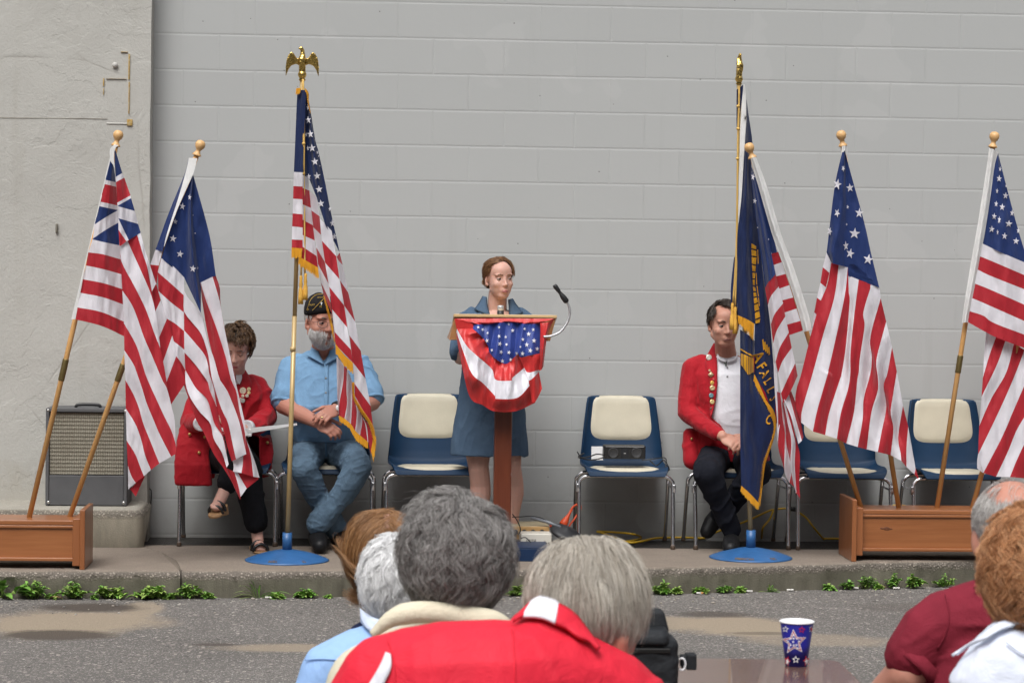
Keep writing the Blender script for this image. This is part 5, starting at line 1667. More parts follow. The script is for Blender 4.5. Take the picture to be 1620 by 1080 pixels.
a, b = Q(322, 470, Y1), Q(682, 610, Y1)
g = MB()
zr = b[2] if b[2] > ZP else ZP
g.box(((a[0] + b[0]) / 2, Y1 + 0.07, (a[2] + ZP) / 2), (b[0] - a[0], 0.14, a[2] - ZP))
obj('case', g, M_WHITE, t, smooth=False, bevel=0.005)
g = MB()
for i in range(7):
    p = Q(392 + i * 17, 560, Y1)
    g.box((p[0], Y1 - 0.001, p[2]), (0.004, 0.003, 0.026))
obj('grille_slot', g, plain('slot_grey', (0.2, 0.19, 0.17), 0.7), t, smooth=False)
V, F = text_mesh('knobs', 0.036)
p = Q(572, 580, Y1)
V3 = np.stack([p[0] + V[:, 0], np.full(len(V), Y1 - 0.0025), p[2] + V[:, 1]], 1)
obj('lettering', (V3, F), M_BLK, t)
t = thing('power_adapter', 'small black power adapter beside the off white unit', 'adapter', Q(280, 590, 12.60))
g = MB()
a, b = Q(232, 470, 12.60), Q(320, 590, 12.60)
g.box(((a[0] + b[0]) / 2, 12.64, ZP + (a[2] - b[2]) / 2 + 0.02), (b[0] - a[0], 0.05, a[2] - b[2]))
obj('block', g, M_BLK, t, smooth=False, bevel=0.005)
g = MB()
g.tube(curve([Q(225, 240, 12.56), Q(270, 300, 12.56), Q(310, 380, 12.57), Q(318, 440, 12.60), Q(295, 480, 12.62)], 24), 0.0032, 6)
obj('lead', g, M_BLK, t)
g = MB()
g.tube(curve([Q(325, 520, 12.59), Q(380, 515, 12.57), Q(430, 560, 12.56), Q(450, 600, 12.55)], 20), 0.0028, 6)
obj('lead', g, M_BLK, t)
# a folded desk lamp lying on its side: round dark base and grey arm
t = thing('folded_stand', 'grey rod with a round black base lying across beside the tan amplifier', 'stand', Q(840, 440, 12.74))
g = MB()
g.tube([Q(440, 285, 12.80), Q(640, 335, 12.77), Q(790, 395, 12.74)], 0.0085, 10)
obj('rod', g, plain('grey_rod', (0.22, 0.235, 0.26), 0.4, 0.3), t)
g = MB()
ax = np.array([0.30, -0.35, 0.92])
p = Q(846, 452, 12.74)
g.lathe([(0.082, -0.014), (0.086, -0.008), (0.083, 0.004), (0.060, 0.014), (0.020, 0.022), (0.012, 0.03)], p, ax, 32)
obj('round_base', g, plain('black_rubber', (0.02, 0.021, 0.024), 0.55), t)
g = MB()
g.tube(curve([Q(225, 275, 12.75), Q(330, 272, 12.78), Q(440, 265, 12.80), Q(560, 285, 12.79), Q(660, 340, 12.78), Q(760, 385, 12.75)], 30), 0.003, 6)
o = obj('cable', g, M_BLK)
tag(o, 'black cable lying along the grey rod over the tan amplifier', 'cable')
M_ORANGE = plain('orange_rubber', (0.62, 0.075, 0.018), 0.45)
t = thing('extension_cord', 'orange extension cord with its plug hanging by a chair leg', 'cord', Q(860, 540, 12.82))
g = MB()
g.tube(curve([Q(660, 360, 12.86), Q(720, 400, 12.86), Q(690, 420, 12.84), Q(720, 460, 12.82), Q(790, 515, 12.80), Q(870, 535, 12.80), Q(935, 520, 12.82), Q(930, 480, 12.86), Q(880, 400, 12.92), Q(960, 280, 12.95), Q(1020, 180, 12.96), Q(1000, 120, 12.96), Q(930, 160, 12.94), Q(905, 200, 12.93)], 90), 0.0058, 8)
g.tube(curve([Q(665, 390, 12.84), Q(700, 380, 12.83), Q(760, 415, 12.80)], 12), 0.0058, 8)
obj('cord', g, M_ORANGE, t)
g = MB()
p0, p1 = Q(890, 235, 12.90), Q(812, 372, 12.88)
e_ = (p1 - p0) / np.linalg.norm(p1 - p0)
ln = np.linalg.norm(p1 - p0)
g.lathe([(0.007, -0.03), (0.008, 0.0), (0.011, ln * 0.25), (0.021, ln * 0.65), (0.024, ln * 0.95), (0.02, ln)], p0, e_, 14)
obj('plug', g, M_ORANGE, t)
M_YEL = plain('yellow_rubber', (0.60, 0.37, 0.02), 0.45)
t = thing('extension_cord', 'yellow extension cord looping along the foot of the wall', 'cord', onz(980, 855, ZP))
k8 = K(900, 780, 3.682)
def Y8(x, y, dy=0.0):
    q = k8((x, y))[0]
    p = onz(q[0], q[1], ZP + 0.012)
    p[1] = min(p[1], YW - 0.02)
    return p if dy == 0 else at(q[0], q[1], dy)
g = MB()
ln1 = [Y8(30, 232), Y8(90, 250), Y8(160, 272), Y8(230, 278), Y8(320, 282), Y8(390, 270), Y8(410, 245), Y8(370, 236, 13.2), Y8(260, 226, 13.3), Y8(165, 222, 13.3), Y8(200, 232, 13.25), Y8(280, 262), Y8(350, 285), Y8(420, 280),
       Y8(500, 262), Y8(580, 245), Y8(680, 238), Y8(770, 236), Y8(860, 225, 13.2), Y8(960, 190, 13.25), Y8(1060, 150, 13.3), Y8(1150, 108, 13.33), Y8(1190, 95, 13.34), Y8(1260, 88, 13.35), Y8(1310, 92, 13.36)]
g.tube(curve(ln1, 160), 0.0062, 8)
ln2 = [Y8(1310, 92, 13.36), Y8(1380, 140, 13.34), Y8(1420, 190, 13.28), Y8(1450, 245), Y8(1490, 262), Y8(1560, 245), Y8(1640, 235), Y8(1750, 150, 13.3), Y8(1850, 80, 13.34), Y8(1950, 72, 13.34), Y8(2060, 105, 13.3), Y8(2140, 160, 13.2)]
g.tube(curve(ln2, 90), 0.0062, 8)
ln3 = [Y8(1190, 100, 13.33), Y8(1170, 150, 13.3), Y8(1130, 200, 13.2), Y8(1085, 235)]
g.tube(curve(ln3, 24), 0.0062, 8)
obj('cord', g, M_YEL, t)
g = MB()
g.tube([Y8(1285, 88, 13.355), Y8(1330, 96, 13.355)], 0.014, 10)
obj('connector', g, M_BLK, t)

# ---- clock radio and a leaflet on the chair right of the lectern
ch = chairs[3]
k9 = K(860, 600, 3.859)
YR = ch.location.y + 0.02
zs = ZP + 0.437
def R9(x, y, Y=YR):
    q = k9((x, y))[0]
    return at(q[0], q[1], Y)
t = thing('clock_radio', 'long black clock radio lying on the seat of an empty chair', 'radio', R9(495, 490))
a, b = R9(368, 405), R9(622, 490)
g = MB()
g.box(((a[0] + b[0]) / 2, YR + 0.04, (a[2] + b[2]) / 2 + 0.003), (b[0] - a[0], 0.08, a[2] - b[2]))
obj('case', g, M_BLK, t, smooth=False, bevel=0.006)
for x in (425, 568):
    g = MB()
    p = R9(x, 448)
    g.lathe([(0.030, 0), (0.031, 0.003), (0.026, 0.004), (0.022, 0.001), (0.005, 0.002)], (p[0], YR, p[2]), (0, -1, 0), 28)
    obj('speaker_ring', g, plain('dark_mesh', (0.03, 0.03, 0.033), 0.6), t)
g = MB()
p = R9(495, 450)
g.box((p[0], YR - 0.001, p[2]), (0.040, 0.004, 0.058))
g.box((p[0], YR - 0.003, p[2]), (0.012, 0.003, 0.005), m=1)
g.box(((a[0] + b[0]) / 2, YR - 0.001, a[2] - 0.004), (b[0] - a[0] - 0.02, 0.003, 0.003), m=1)
obj('display', g, [plain('dark_glass', (0.02, 0.021, 0.024), 0.15), plain('grey_mark', (0.3, 0.3, 0.3), 0.4)], t, smooth=False)
t = thing('leaflet', 'white leaflet propped beside the clock radio on the chair', 'leaflet', R9(330, 490))
a, b = R9(292, 408, YR + 0.07), R9(362, 492, YR + 0.07)
g = MB()
g.box(((a[0] + b[0]) / 2, YR + 0.07, (a[2] + b[2]) / 2), (b[0] - a[0], 0.003, a[2] - b[2]), rotm('X', -0.1))
obj('sheet', g, plain('white_paper', (0.75, 0.75, 0.76), 0.7), t, smooth=False)
g = MB()
g.tube(curve([R9(205, 440, YR - 0.12), R9(230, 475, YR - 0.12), R9(280, 470, YR - 0.1), R9(330, 455, YR - 0.06), R9(380, 470, YR - 0.03), R9(300, 490, YR - 0.1), R9(230, 480, YR - 0.14), R9(212, 470, YR - 0.16), R9(245, 450, YR - 0.1)], 60), 0.0035, 6)
g.tube(curve([R9(600, 492, YR), R9(690, 482, YR - 0.02), R9(740, 478, YR - 0.12), R9(752, 510, YR - 0.2), R9(770, 555, YR - 0.21), R9(750, 540, YR - 0.21), R9(735, 490, YR - 0.18), R9(690, 525, YR - 0.14), R9(650, 495, YR - 0.08)], 60), 0.0033, 6)
o = obj('cable', g, M_BLK)
tag(o, 'tangled black cable around the clock radio on the chair', 'cable')
# ------------------------------------------------------------------ people: shared builders
def skin(name, col, red=0.12):
    k = NT(name)
    v = k.co()
    n = k.noise(v, 22.0, 5, 0.6)
    c = k.mix(n, tuple(x * 0.88 for x in col), (col[0] * 1.08, col[1] * (1 - red * 0.3), col[2] * (1 - red * 0.3)))
    bl = k.noise(v, 60.0, 4, 0.6)
    c = k.mix(k.ramp(bl, [(0.5, 0.0), (0.75, 0.30)]), c, (col[0] * 0.95, col[1] * 0.70, col[2] * 0.66))
    k.set(Base_Color=c, Roughness=0.5, Specular_IOR_Level=0.35, Subsurface_Weight=0.12, Subsurface_Scale=0.01, Subsurface_Radius=(1.0, 0.35, 0.2),
          Normal=k.bump(k.noise(v, 420.0, 2), 0.0005))
    return k.m
def hairmat(name, cols, rough=0.42):
    k = NT(name)
    gm = k.n('ShaderNodeNewGeometry')
    n = len(cols)
    c = k.ramp(gm.outputs['Random Per Island'], [(i / max(1, n - 1), cc) for i, cc in enumerate(cols)])
    k.set(Base_Color=c, Roughness=rough, Specular_IOR_Level=0.35)
    return k.m
M_EYEW = plain('eye_white', (0.46, 0.41, 0.38), 0.3)
M_IRIS = plain('iris_dark', (0.025, 0.03, 0.035), 0.15)
M_LID = plain('lash_line', (0.035, 0.02, 0.015), 0.6)
M_LIPS = plain('lip_skin', (0.42, 0.14, 0.12), 0.4)
M_LIPM = plain('lip_skin_pale', (0.40, 0.185, 0.15), 0.45)
M_MOUTH = plain('mouth_line', (0.12, 0.035, 0.03), 0.6)

def face_R(yaw=0.0, pitch=0.0, roll=0.0):
    """yaw > 0 turns the face to picture right, pitch > 0 bows it, roll tips it"""
    return np.array(Matrix.Rotation(yaw, 3, 'Z') @ Matrix.Rotation(roll, 3, 'Y') @ Matrix.Rotation(pitch, 3, 'X'))

def head(mb, C, R, s=1.0, fem=False, ears=True, full=1.0):
    """local frame: x to the picture's right, -y out of the face, z up, origin between the eyes at half head height"""
    def p(x, y, z):
        return np.array(C) + R @ (np.array([x, y, z]) * s)
    sd = []
    def e(c, r, Rl=None):
        mb.ell(p(*c), tuple(q * s for q in r), R if Rl is None else R @ Rl, 20, 14)
        sd.append(('e', np.array(c), np.array(r), Rl))
    class _M:
        def cap(self, a, b_, r0, r1):
            mb.cap(a, b_, r0, r1)
            inv = lambda q: R.T @ (np.array(q) - np.array(C)) / s
            sd.append(('c', inv(a), inv(b_), r0 / s, r1 / s))
    mbh = _M()
    w = full
    e((0, 0.012, 0.034), (0.0745, 0.094, 0.084))
    e((0, 0.035, 0.010), (0.070, 0.072, 0.075))
    e((0, -0.026, -0.030), (0.0615 * w, 0.066, 0.088))
    e((0, -0.050, 0.045), (0.058, 0.040, 0.045))
    jw = 0.034 if fem else 0.040
    e((0, -0.064, -0.094), (jw * 0.78 * w, 0.024, 0.020))
    mbh.cap(p(-jw * 1.35 * w, -0.005, -0.058), p(-jw * 0.5 * w, -0.058, -0.094), 0.019 * s, 0.018 * s)
    mbh.cap(p(jw * 1.35 * w, -0.005, -0.058), p(jw * 0.5 * w, -0.058, -0.094), 0.019 * s, 0.018 * s)
    for sg in (-1, 1):
        e((sg * 0.040 * w, -0.060, -0.030), (0.023, 0.024, 0.022))
        e((sg * 0.030, -0.072, 0.0245), (0.026, 0.014 if fem else 0.016, 0.008 if fem else 0.011))
        if ears:
            e((sg * 0.0765, 0.012, -0.012), (0.009, 0.017, 0.029), rotm('X', 0.15) @ rotm('Z', sg * 0.45))
            e((sg * 0.074, 0.003, -0.034), (0.007, 0.010, 0.010))
    nw = 0.86 if fem else 1.0
    mbh.cap(p(0, -0.081, 0.012), p(0, -0.103 if fem else -0.105, -0.030), 0.0075 * s, 0.0108 * nw * s)
    e((-0.0105 * nw, -0.093, -0.035), (0.0072, 0.010, 0.0066))
    e((0.0105 * nw, -0.093, -0.035), (0.0072, 0.010, 0.0066))
    for sg in (-1, 1):
        e((sg * 0.031 * w, -0.045, -0.056), (0.025, 0.030, 0.034))
        e((sg * 0.050 * w, -0.030, -0.020), (0.016, 0.034, 0.036))
    e((0, -0.080, -0.062), (0.024, 0.016, 0.013))
    e((0, -0.081, -0.075), (0.019, 0.013, 0.009))
    return (np.array(C), R, s, sd)

def blend_head(V, F, H, k=0.0055, carve=True, neck=None):
    """lets the forms of a head flow into one another, and sinks the eye sockets"""
    C, R, s, sd = H
    P = (V - C) @ R / s
    near = np.where((np.abs(P).max(1) < 0.20) & (P[:, 2] > -0.125))[0]
    if not len(near):
        return V
    def dist(Q):
        D = []
        for it in sd:
            if it[0] == 'e':
                q = Q - it[1]
                if it[3] is not None:
                    q = q @ it[3]
                k0 = np.linalg.norm(q / it[2], axis=1)
                k1 = np.linalg.norm(q / it[2] ** 2, axis=1) + 1e-9
                D.append(k0 * (k0 - 1) / k1)
            else:
                a, b, r0, r1 = it[1:]
                ab = b - a
                t = np.clip(((Q - a) @ ab) / (ab @ ab), 0, 1)
                D.append(np.linalg.norm(Q - a - t[:, None] * ab, axis=1) - (r0 + (r1 - r0) * t))
        D = np.array(D)
        m = D.min(0)
        d = m - k * np.log(np.exp(-(D - m) / k).sum(0)) + k * 0.55
        if carve:
            for sg in (-1, 1):
                q = Q - np.array([sg * 0.0315, -0.0955, 0.0015])
                r = np.array([0.0175, 0.0170, 0.0105])
                k0 = np.linalg.norm(q / r, axis=1)
                k1 = np.linalg.norm(q / r ** 2, axis=1) + 1e-9
                dc = -(k0 * (k0 - 1) / k1)
                hh = np.clip(0.5 + 0.5 * (dc - d) / 0.006, 0, 1)
                d = d * (1 - hh) + dc * hh + 0.006 * hh * (1 - hh)
        return d
    Q = P[near]
    w = smoothstep(-0.112, -0.085, Q[:, 2]) * (1 - smoothstep(0.16, 0.20, np.abs(Q).max(1)))
    # the neck stays as it was built
    w = w * np.where(Q[:, 1] > -0.035, smoothstep(-0.085, -0.055, Q[:, 2]), 1.0)
    h = 4e-4
    for _ in range(7):
        d = dist(Q)
        G = np.stack([dist(Q + np.eye(3)[i] * h) - dist(Q - np.eye(3)[i] * h) for i in range(3)], 1) / (2 * h)
        G /= np.linalg.norm(G, axis=1)[:, None] + 1e-9
        Q = Q - G * (np.clip(d, -0.004, 0.004) * 0.8 * w)[:, None]
    V = V.copy()
    V[near] = C + (Q * s) @ R.T
    return V

def face(t, C, R, s=1.0, brow=(0.08, 0.045, 0.025), lips=None, fem=False, look=(0, 0), closed=0.0, skm=None):
    """eyes, lids, brows and mouth as small parts of the head"""
    def p(x, y, z):
        return np.array(C) + R @ (np.array([x, y, z]) * s)
    mbr = plain('brow_hair', brow, 0.7)
    for sg in (-1, 1):
        g = MB()
        ec = np.array([sg * 0.0315, -0.0705, 0.0010])
        g.ell(p(*ec), (0.0122 * s,) * 3, R, 18, 14)
        la = np.array([0.32 * look[0], -1.0, 0.25 * look[1] - 0.06])
        la /= np.linalg.norm(la)
        g.lathe([(0.0057 * s, -0.0012 * s), (0.0053 * s, 0.0004 * s), (0.0032 * s, 0.0011 * s), (0.0003 * s, 0.0014 * s)], p(*(ec + la * 0.0113)), R @ la, 16, m=1)
        # upper and lower lid: shells over the ball
        def lid(z_edge, up):
            rr = 0.0134
            V = []
            nj, ni = 7, 15
            for j in range(nj):
                for i in range(ni):
                    az = -1.15 + 2.3 * i / (ni - 1)
                    edge = z_edge * math.cos(az * 0.95)
                    el0 = math.asin(max(-0.99, min(0.99, edge)))
                    el = el0 + (up * 1.25 - el0) * j / (nj - 1)
                    V.append(p(ec[0] + rr * math.cos(el) * math.sin(az), ec[1] - rr * math.cos(el) * math.cos(az), ec[2] + rr * math.sin(el)))
            F = [(j * ni + i, j * ni + i + 1, (j + 1) * ni + i + 1, (j + 1) * ni + i) for j in range(nj - 1) for i in range(ni - 1)]
            g.add(V, F, 3)
            return [V[i] for i in range(ni)]
        eu = lid(0.33 - 0.65 * closed, 1.0)
        lid(-0.34, -1.0)
        g.tube([q + R @ np.array([0, -0.0006 * s, 0]) for q in eu], [0.0004 * s] + [0.0011 * s] * 13 + [0.0004 * s], 6, m=2)
        obj('eye', g, [M_EYEW, M_IRIS, M_LID, skm or M_LIPM], t)
        g = MB()
        bp = [p(sg * x, -0.0882 + (x - 0.020) ** 2 * 17, z) for x, z in ((0.014, 0.0235), (0.022, 0.0262), (0.032, 0.0275), (0.042, 0.0250), (0.048, 0.0205))]
        g.tube(bp, [0.0020 * s, 0.0032 * s, 0.0031 * s, 0.0026 * s, 0.0014 * s], 8)
        obj('eyebrow', g, mbr, t)
    g = MB()
    w = 0.0235 if fem else 0.0245
    up = [p(x, -0.0955 + 11 * x * x, -0.0662 + 0.0013 * math.cos(x * 260) - 2.0 * x * x) for x in np.linspace(-w, w, 11)]
    lo = [p(x * 0.86, -0.0945 + 11 * x * x, -0.0738 + 1.0 * x * x) for x in np.linspace(-w, w, 11)]
    ml = [p(x, -0.0985 + 11 * x * x, -0.0695 - 2.5 * x * x) for x in np.linspace(-w * 1.02, w * 1.02, 11)]
    tp = np.sin(np.linspace(0.12, PI - 0.12, 11))
    g.tube(up, tp * (0.0040 if fem else 0.0032) * s, 8, m=0)
    g.tube(lo, tp * (0.0050 if fem else 0.0038) * s, 8, m=0)
    g.tube(ml, tp * 0.0014 * s, 6, m=1)
    obj('lips', g, [lips or M_LIPS, M_MOUTH], t)

def hand(mb, w, d, n, side, curl=(0.4, 0.5, 0.5), s=1.0, spread=0.12, thumb=0.6, palm=0.085):
    """w wrist, d towards the fingers, n out of the back of the hand, side +1: thumb on the d x n side"""
    d = np.array(d, float) / np.linalg.norm(d)
    n = np.array(n, float)
    n -= d * np.dot(n, d)
    n /= np.linalg.norm(n)
    a = np.cross(d, n) * side
    w = np.array(w, float)
    base = [0.026, 0.009, -0.009, -0.026]
    leng = [0.068, 0.076, 0.070, 0.055]
    rad = [0.0088, 0.0090, 0.0086, 0.0076]
    mb.ell(w + d * palm * 0.5 * s, (0.040 * s, palm * 0.60 * s, 0.0145 * s), np.stack([a, d, n], 1), 16, 12)
    for k in range(4):
        kn = w + (d * (palm - 0.004 * abs(k - 1)) + a * base[k]) * s
        mb.cap(w + (d * 0.012 + a * base[k] * 0.55) * s, kn, 0.0125 * s, (rad[k] + 0.0022) * s, 10)
        u = d + a * spread * (1.5 - k) / 1.5
        u /= np.linalg.norm(u)
        p0, m = kn, n.copy()
        for q, f in enumerate((0.46, 0.31, 0.23)):
            c = curl[q] * (1 + 0.10 * (k - 1))
            u, m = u * math.cos(c) - m * math.sin(c), m * math.cos(c) + u * math.sin(c)
            p1 = p0 + u * leng[k] * f * s
            mb.cap(p0, p1, rad[k] * (1 - 0.09 * q) * s, rad[k] * (0.95 - 0.10 * q) * s, 10)
            p0 = p1
    t0 = w + (d * 0.020 + a * 0.026) * s
    u = d * 0.55 + a * 0.75 - n * thumb * 0.6
    u /= np.linalg.norm(u)
    t1 = t0 + u * 0.040 * s
    u2 = u + d * 0.5 - a * 0.45
    u2 /= np.linalg.norm(u2)
    t2 = t1 + u2 * 0.031 * s
    mb.cap(w + d * 0.008 * s, t0, 0.014 * s, 0.0135 * s, 10)
    mb.cap(t0, t1, 0.0130 * s, 0.0105 * s, 10)
    mb.cap(t1, t2, 0.0105 * s, 0.0088 * s, 10)
    mb.cap(t2, t2 + u2 * 0.022 * s, 0.0092 * s, 0.0075 * s, 10)

class Front:                       # looks up the surface of a finished skin at a photo pixel
    def __init__(self, V):
        d = V - CAM
        f = d @ _f
        self.px = np.stack([810 + FPX * (d @ _r) / f, 540 - FPX * (d @ _u) / f], 1)
        self.Y = V[:, 1]
    def y(self, p, r=5.0):
        d2 = ((self.px - np.array(p)) ** 2).sum(1)
        k = d2 < r * r
        if not k.any():
            return self.Y[np.argmin(d2)]
        return self.Y[k].min()
    def at(self, p, lift=0.004, r=5.0):
        return at(p[0], p[1], self.y(p, r) - lift)
def inpoly(P, poly):
    x, y = P[:, 0], P[:, 1]
    c = np.zeros(len(P), bool)
    n = len(poly)
    for i in range(n):
        x0, y0 = poly[i]
        x1, y1 = poly[(i + 1) % n]
        hit = ((y0 > y) != (y1 > y)) & (x < (x1 - x0) * (y - y0) / (y1 - y0 + 1e-12) + x0)
        c ^= hit
    return c
def ribbon(fr, A, B, n=16, m=4, lift=0.006, r=4.0, bulge=0.004):
    """flat piece of cloth laid on a skin between two pixel lines"""
    a, b = np.array(curve(A, n)), np.array(curve(B, n))
    V = []
    for j in range(m + 1):
        q = a * (1 - j / m) + b * j / m
        h = lift + bulge * math.sin(PI * j / m)
        V.append([fr.at(p, h, r) for p in q])
    V = np.array(V)
    # even out the depth so that it lies as one sheet
    for _ in range(6):
        V[:, 1:-1] = (V[:, :-2] + 2 * V[:, 1:-1] + V[:, 2:]) / 4
        V[1:-1] = (V[:-2] + 2 * V[1:-1] + V[2:]) / 4
    F = [(j * n + i, j * n + i + 1, (j + 1) * n + i + 1, (j + 1) * n + i) for j in range(m) for i in range(n - 1)]
    return V.reshape(-1, 3), F
def sheet(name, g, mat, t, th=0.004):
    o = obj(name, g, mat, t)
    md = o.modifiers.new('s', 'SOLIDIFY')
    md.thickness = th
    md.offset = 0.0
    return o
def crease(V, F, amp, sc, seed=0.0, amp2=None):
    """folds pushed into a garment: soft swells and narrower ridges between them"""
    N = normals(V, F)
    sc = np.array(sc, float)
    w = vn(V * 3.0, 1.0, seed + 3)[:, None] * 0.12
    Q = (V + w) * sc
    a = vn(Q, 1.0, seed)
    b = vn(Q * 1.9, 1.0, seed + 7)
    c = vn(V * 2.2, 1.0, seed + 11)
    ridge = np.clip(1 - np.abs(a) * 3.2, 0, 1) ** 1.4
    r2 = np.clip(1 - np.abs(b) * 3.2, 0, 1) ** 1.4
    return V + N * (amp * (1.25 * ridge * np.clip(0.6 + 1.6 * c, 0.15, 1.3) + 0.45 * r2 * np.clip(0.5 - 1.5 * c, 0, 1) - 0.35 + 0.5 * vn(Q * 0.6, 1.0, seed + 2)))[:, None]

def strands(name, t, C, R, s, mat, n=60, per=22, S=12, cen=(0, 0.012, 0.034), rad=(0.080, 0.100, 0.092), region=None, crown=(0, 0.35, 0.94), length=0.08, lift=0.012,
            grav=0.35, wave=0.0, freq=2.0, spread=0.010, clump=0.75, width=0.0012, seed=1, part=None, flyaway=0.0, flow=None, lvar=0.25, stand=0.25, curl_in=0.0, fall=1.0):
    """hair as real strands: guide locks that run over the skull, and hairs that follow them"""
    q = np.random.RandomState(seed)
    cen, rad = np.array(cen), np.array(rad)
    N = q.normal(size=(n * 6, 3))
    N /= np.linalg.norm(N, axis=1)[:, None]
    if region is not None:
        N = N[region(N)]
    N = N[:n]
    g = len(N)
    P = cen + N * rad
    if flow is None:
        T = N - np.array(crown) / np.linalg.norm(crown)
        if part is not None:
            T[:, 0] += np.sign(N[:, 0] - part) * 1.2
    else:
        T = flow(N)
    T -= N * (T * N).sum(1)[:, None]
    T /= np.linalg.norm(T, axis=1)[:, None] + 1e-9
    V = T + N * stand
    V /= np.linalg.norm(V, axis=1)[:, None]
    Rinv = R.T
    gl = Rinv @ np.array([0, 0, -1.0])
    L = length if np.isscalar(length) else length(N)
    L = L * q.uniform(1 - lvar, 1 + lvar, g)
    lf = lift * q.uniform(0.35, 1.25, g)
    seg = (L / (S - 1))[:, None]
    path = [P.copy()]
    ph = q.uniform(0, 2 * PI, g)
    wv = wave * q.uniform(0.5, 1.3, g)
    side = np.cross(N, T)
    for k in range(1, S):
        V = V + gl * grav * (fall if k > S * 0.5 else 1.0) + q.normal(0, 0.05 + flyaway, (g, 3))
        rel = (P - cen) / rad
        if curl_in:
            V -= rel * curl_in * (k / S) ** 2
        nn = rel / (np.linalg.norm(rel, axis=1)[:, None] + 1e-9)
        V -= nn * np.clip((V * nn).sum(1), 0, None)[:, None] * 0.6
        V /= np.linalg.norm(V, axis=1)[:, None]
        P = P + V * seg
        rel = (P - cen) / rad
        m = np.linalg.norm(rel, axis=1)
        need = 1 + (lf / rad.mean()) * min(1.0, k / 3.0)
        f = np.where(m < need, need / np.maximum(m, 1e-6), 1.0)
        P = cen + (P - cen) * f[:, None]
        path.append(P.copy())
    G = np.stack(path, 1)
    u = np.linspace(0, 1, S)
    wob = np.sin(2 * PI * freq * u[None, :] + ph[:, None]) * wv[:, None] * u[None, :] ** 0.6
    wob2 = np.cos(2 * PI * freq * u[None, :] + ph[:, None]) * wv[:, None] * u[None, :] ** 0.6
    G = G + side[:, None, :] * wob[..., None] + N[:, None, :] * (np.abs(wob2) * 0.8)[..., None]
    # followers
    gi = np.repeat(np.arange(g), per)
    H = G[gi].copy()
    off = q.normal(0, spread, (len(gi), 3))
    off -= N[gi] * (off * N[gi]).sum(1)[:, None]
    cl = 1 - clump * u[None, :] * q.uniform(0.6, 1.0, (len(gi), 1))
    H += off[:, None, :] * cl[..., None]
    H += (q.normal(0, 1, (len(gi), 3)) * spread * 0.35)[:, None, :] * (u ** 1.5)[None, :, None]
    ln = q.uniform(0.7, 1.0, len(gi))
    if flyaway:
        H += (q.normal(0, 1, (len(gi), 3)) * flyaway * 0.05)[:, None, :] * (u ** 2)[None, :, None]
    # keep out of the skull
    rel = (H - cen) / rad
    m = np.linalg.norm(rel, axis=2)
    f = np.where(m < 1.004, 1.004 / np.maximum(m, 1e-6), 1.0)
    H = cen + (H - cen) * f[..., None]
    H = np.array(C) + (H * s) @ R.T
    n_, S_ = H.shape[:2]
    T_ = np.gradient(H, axis=1)
    T_ /= np.linalg.norm(T_, axis=2)[..., None] + 1e-9
    rv = q.normal(size=(n_, 1, 3))
    A = np.cross(T_, rv)
    A /= np.linalg.norm(A, axis=2)[..., None] + 1e-9
    B = np.cross(T_, A)
    wd = width * s * (1 - 0.75 * u[None, :] ** 3)[..., None] * q.uniform(0.7, 1.3, (n_, 1, 1))
    ring = [H + wd * (A * math.cos(a) + B * math.sin(a)) for a in (0, 2.094, 4.189)]
    VV = np.stack(ring, 2).reshape(-1, 3)
    base = (np.arange(n_)[:, None] * S_ + np.arange(S_ - 1)[None, :]) * 3
    Fs = []
    for k in range(3):
        k2 = (k + 1) % 3
        Fs.append(np.stack([base + k, base + k2, base + 3 + k2, base + 3 + k], -1).reshape(-1, 4))
    FF = np.concatenate(Fs)
    # keep each strand's faces next to one another is not needed: islands follow connectivity
    return obj(name, (VV, FF), mat, t)

def scalp(name, t, C, R, s, mat, region, cen=(0, 0.012, 0.034), rad=(0.079, 0.099, 0.090), rough=0.003):
    """under-layer of hair hugging the skull"""
    nu, nv = 64, 44
    V, F = [], []
    for j in range(nv + 1):
        th = PI * (0.001 + 0.998 * j / nv)
        for i in range(nu):
            ph = 2 * PI * i / nu
            V.append((math.sin(th) * math.cos(ph), math.sin(th) * math.sin(ph), math.cos(th)))
    N = np.array(V)
    keep = region(N)
    P = np.array(cen) + N * np.array(rad)
    P = P + N * (vn(N, 9.0) * rough)[:, None]
    for j in range(nv):
        for i in range(nu):
            i2 = (i + 1) % nu
            f = (j * nu + i, (j + 1) * nu + i, (j + 1) * nu + i2, j * nu + i2)
            if all(keep[k] for k in f):
                F.append(f)
    used = sorted({k for f in F for k in f})
    mp = {k: i for i, k in enumerate(used)}
    return obj(name, (np.array(C) + (P[used] * s) @ R.T, [tuple(mp[k] for k in f) for f in F]), mat, t)

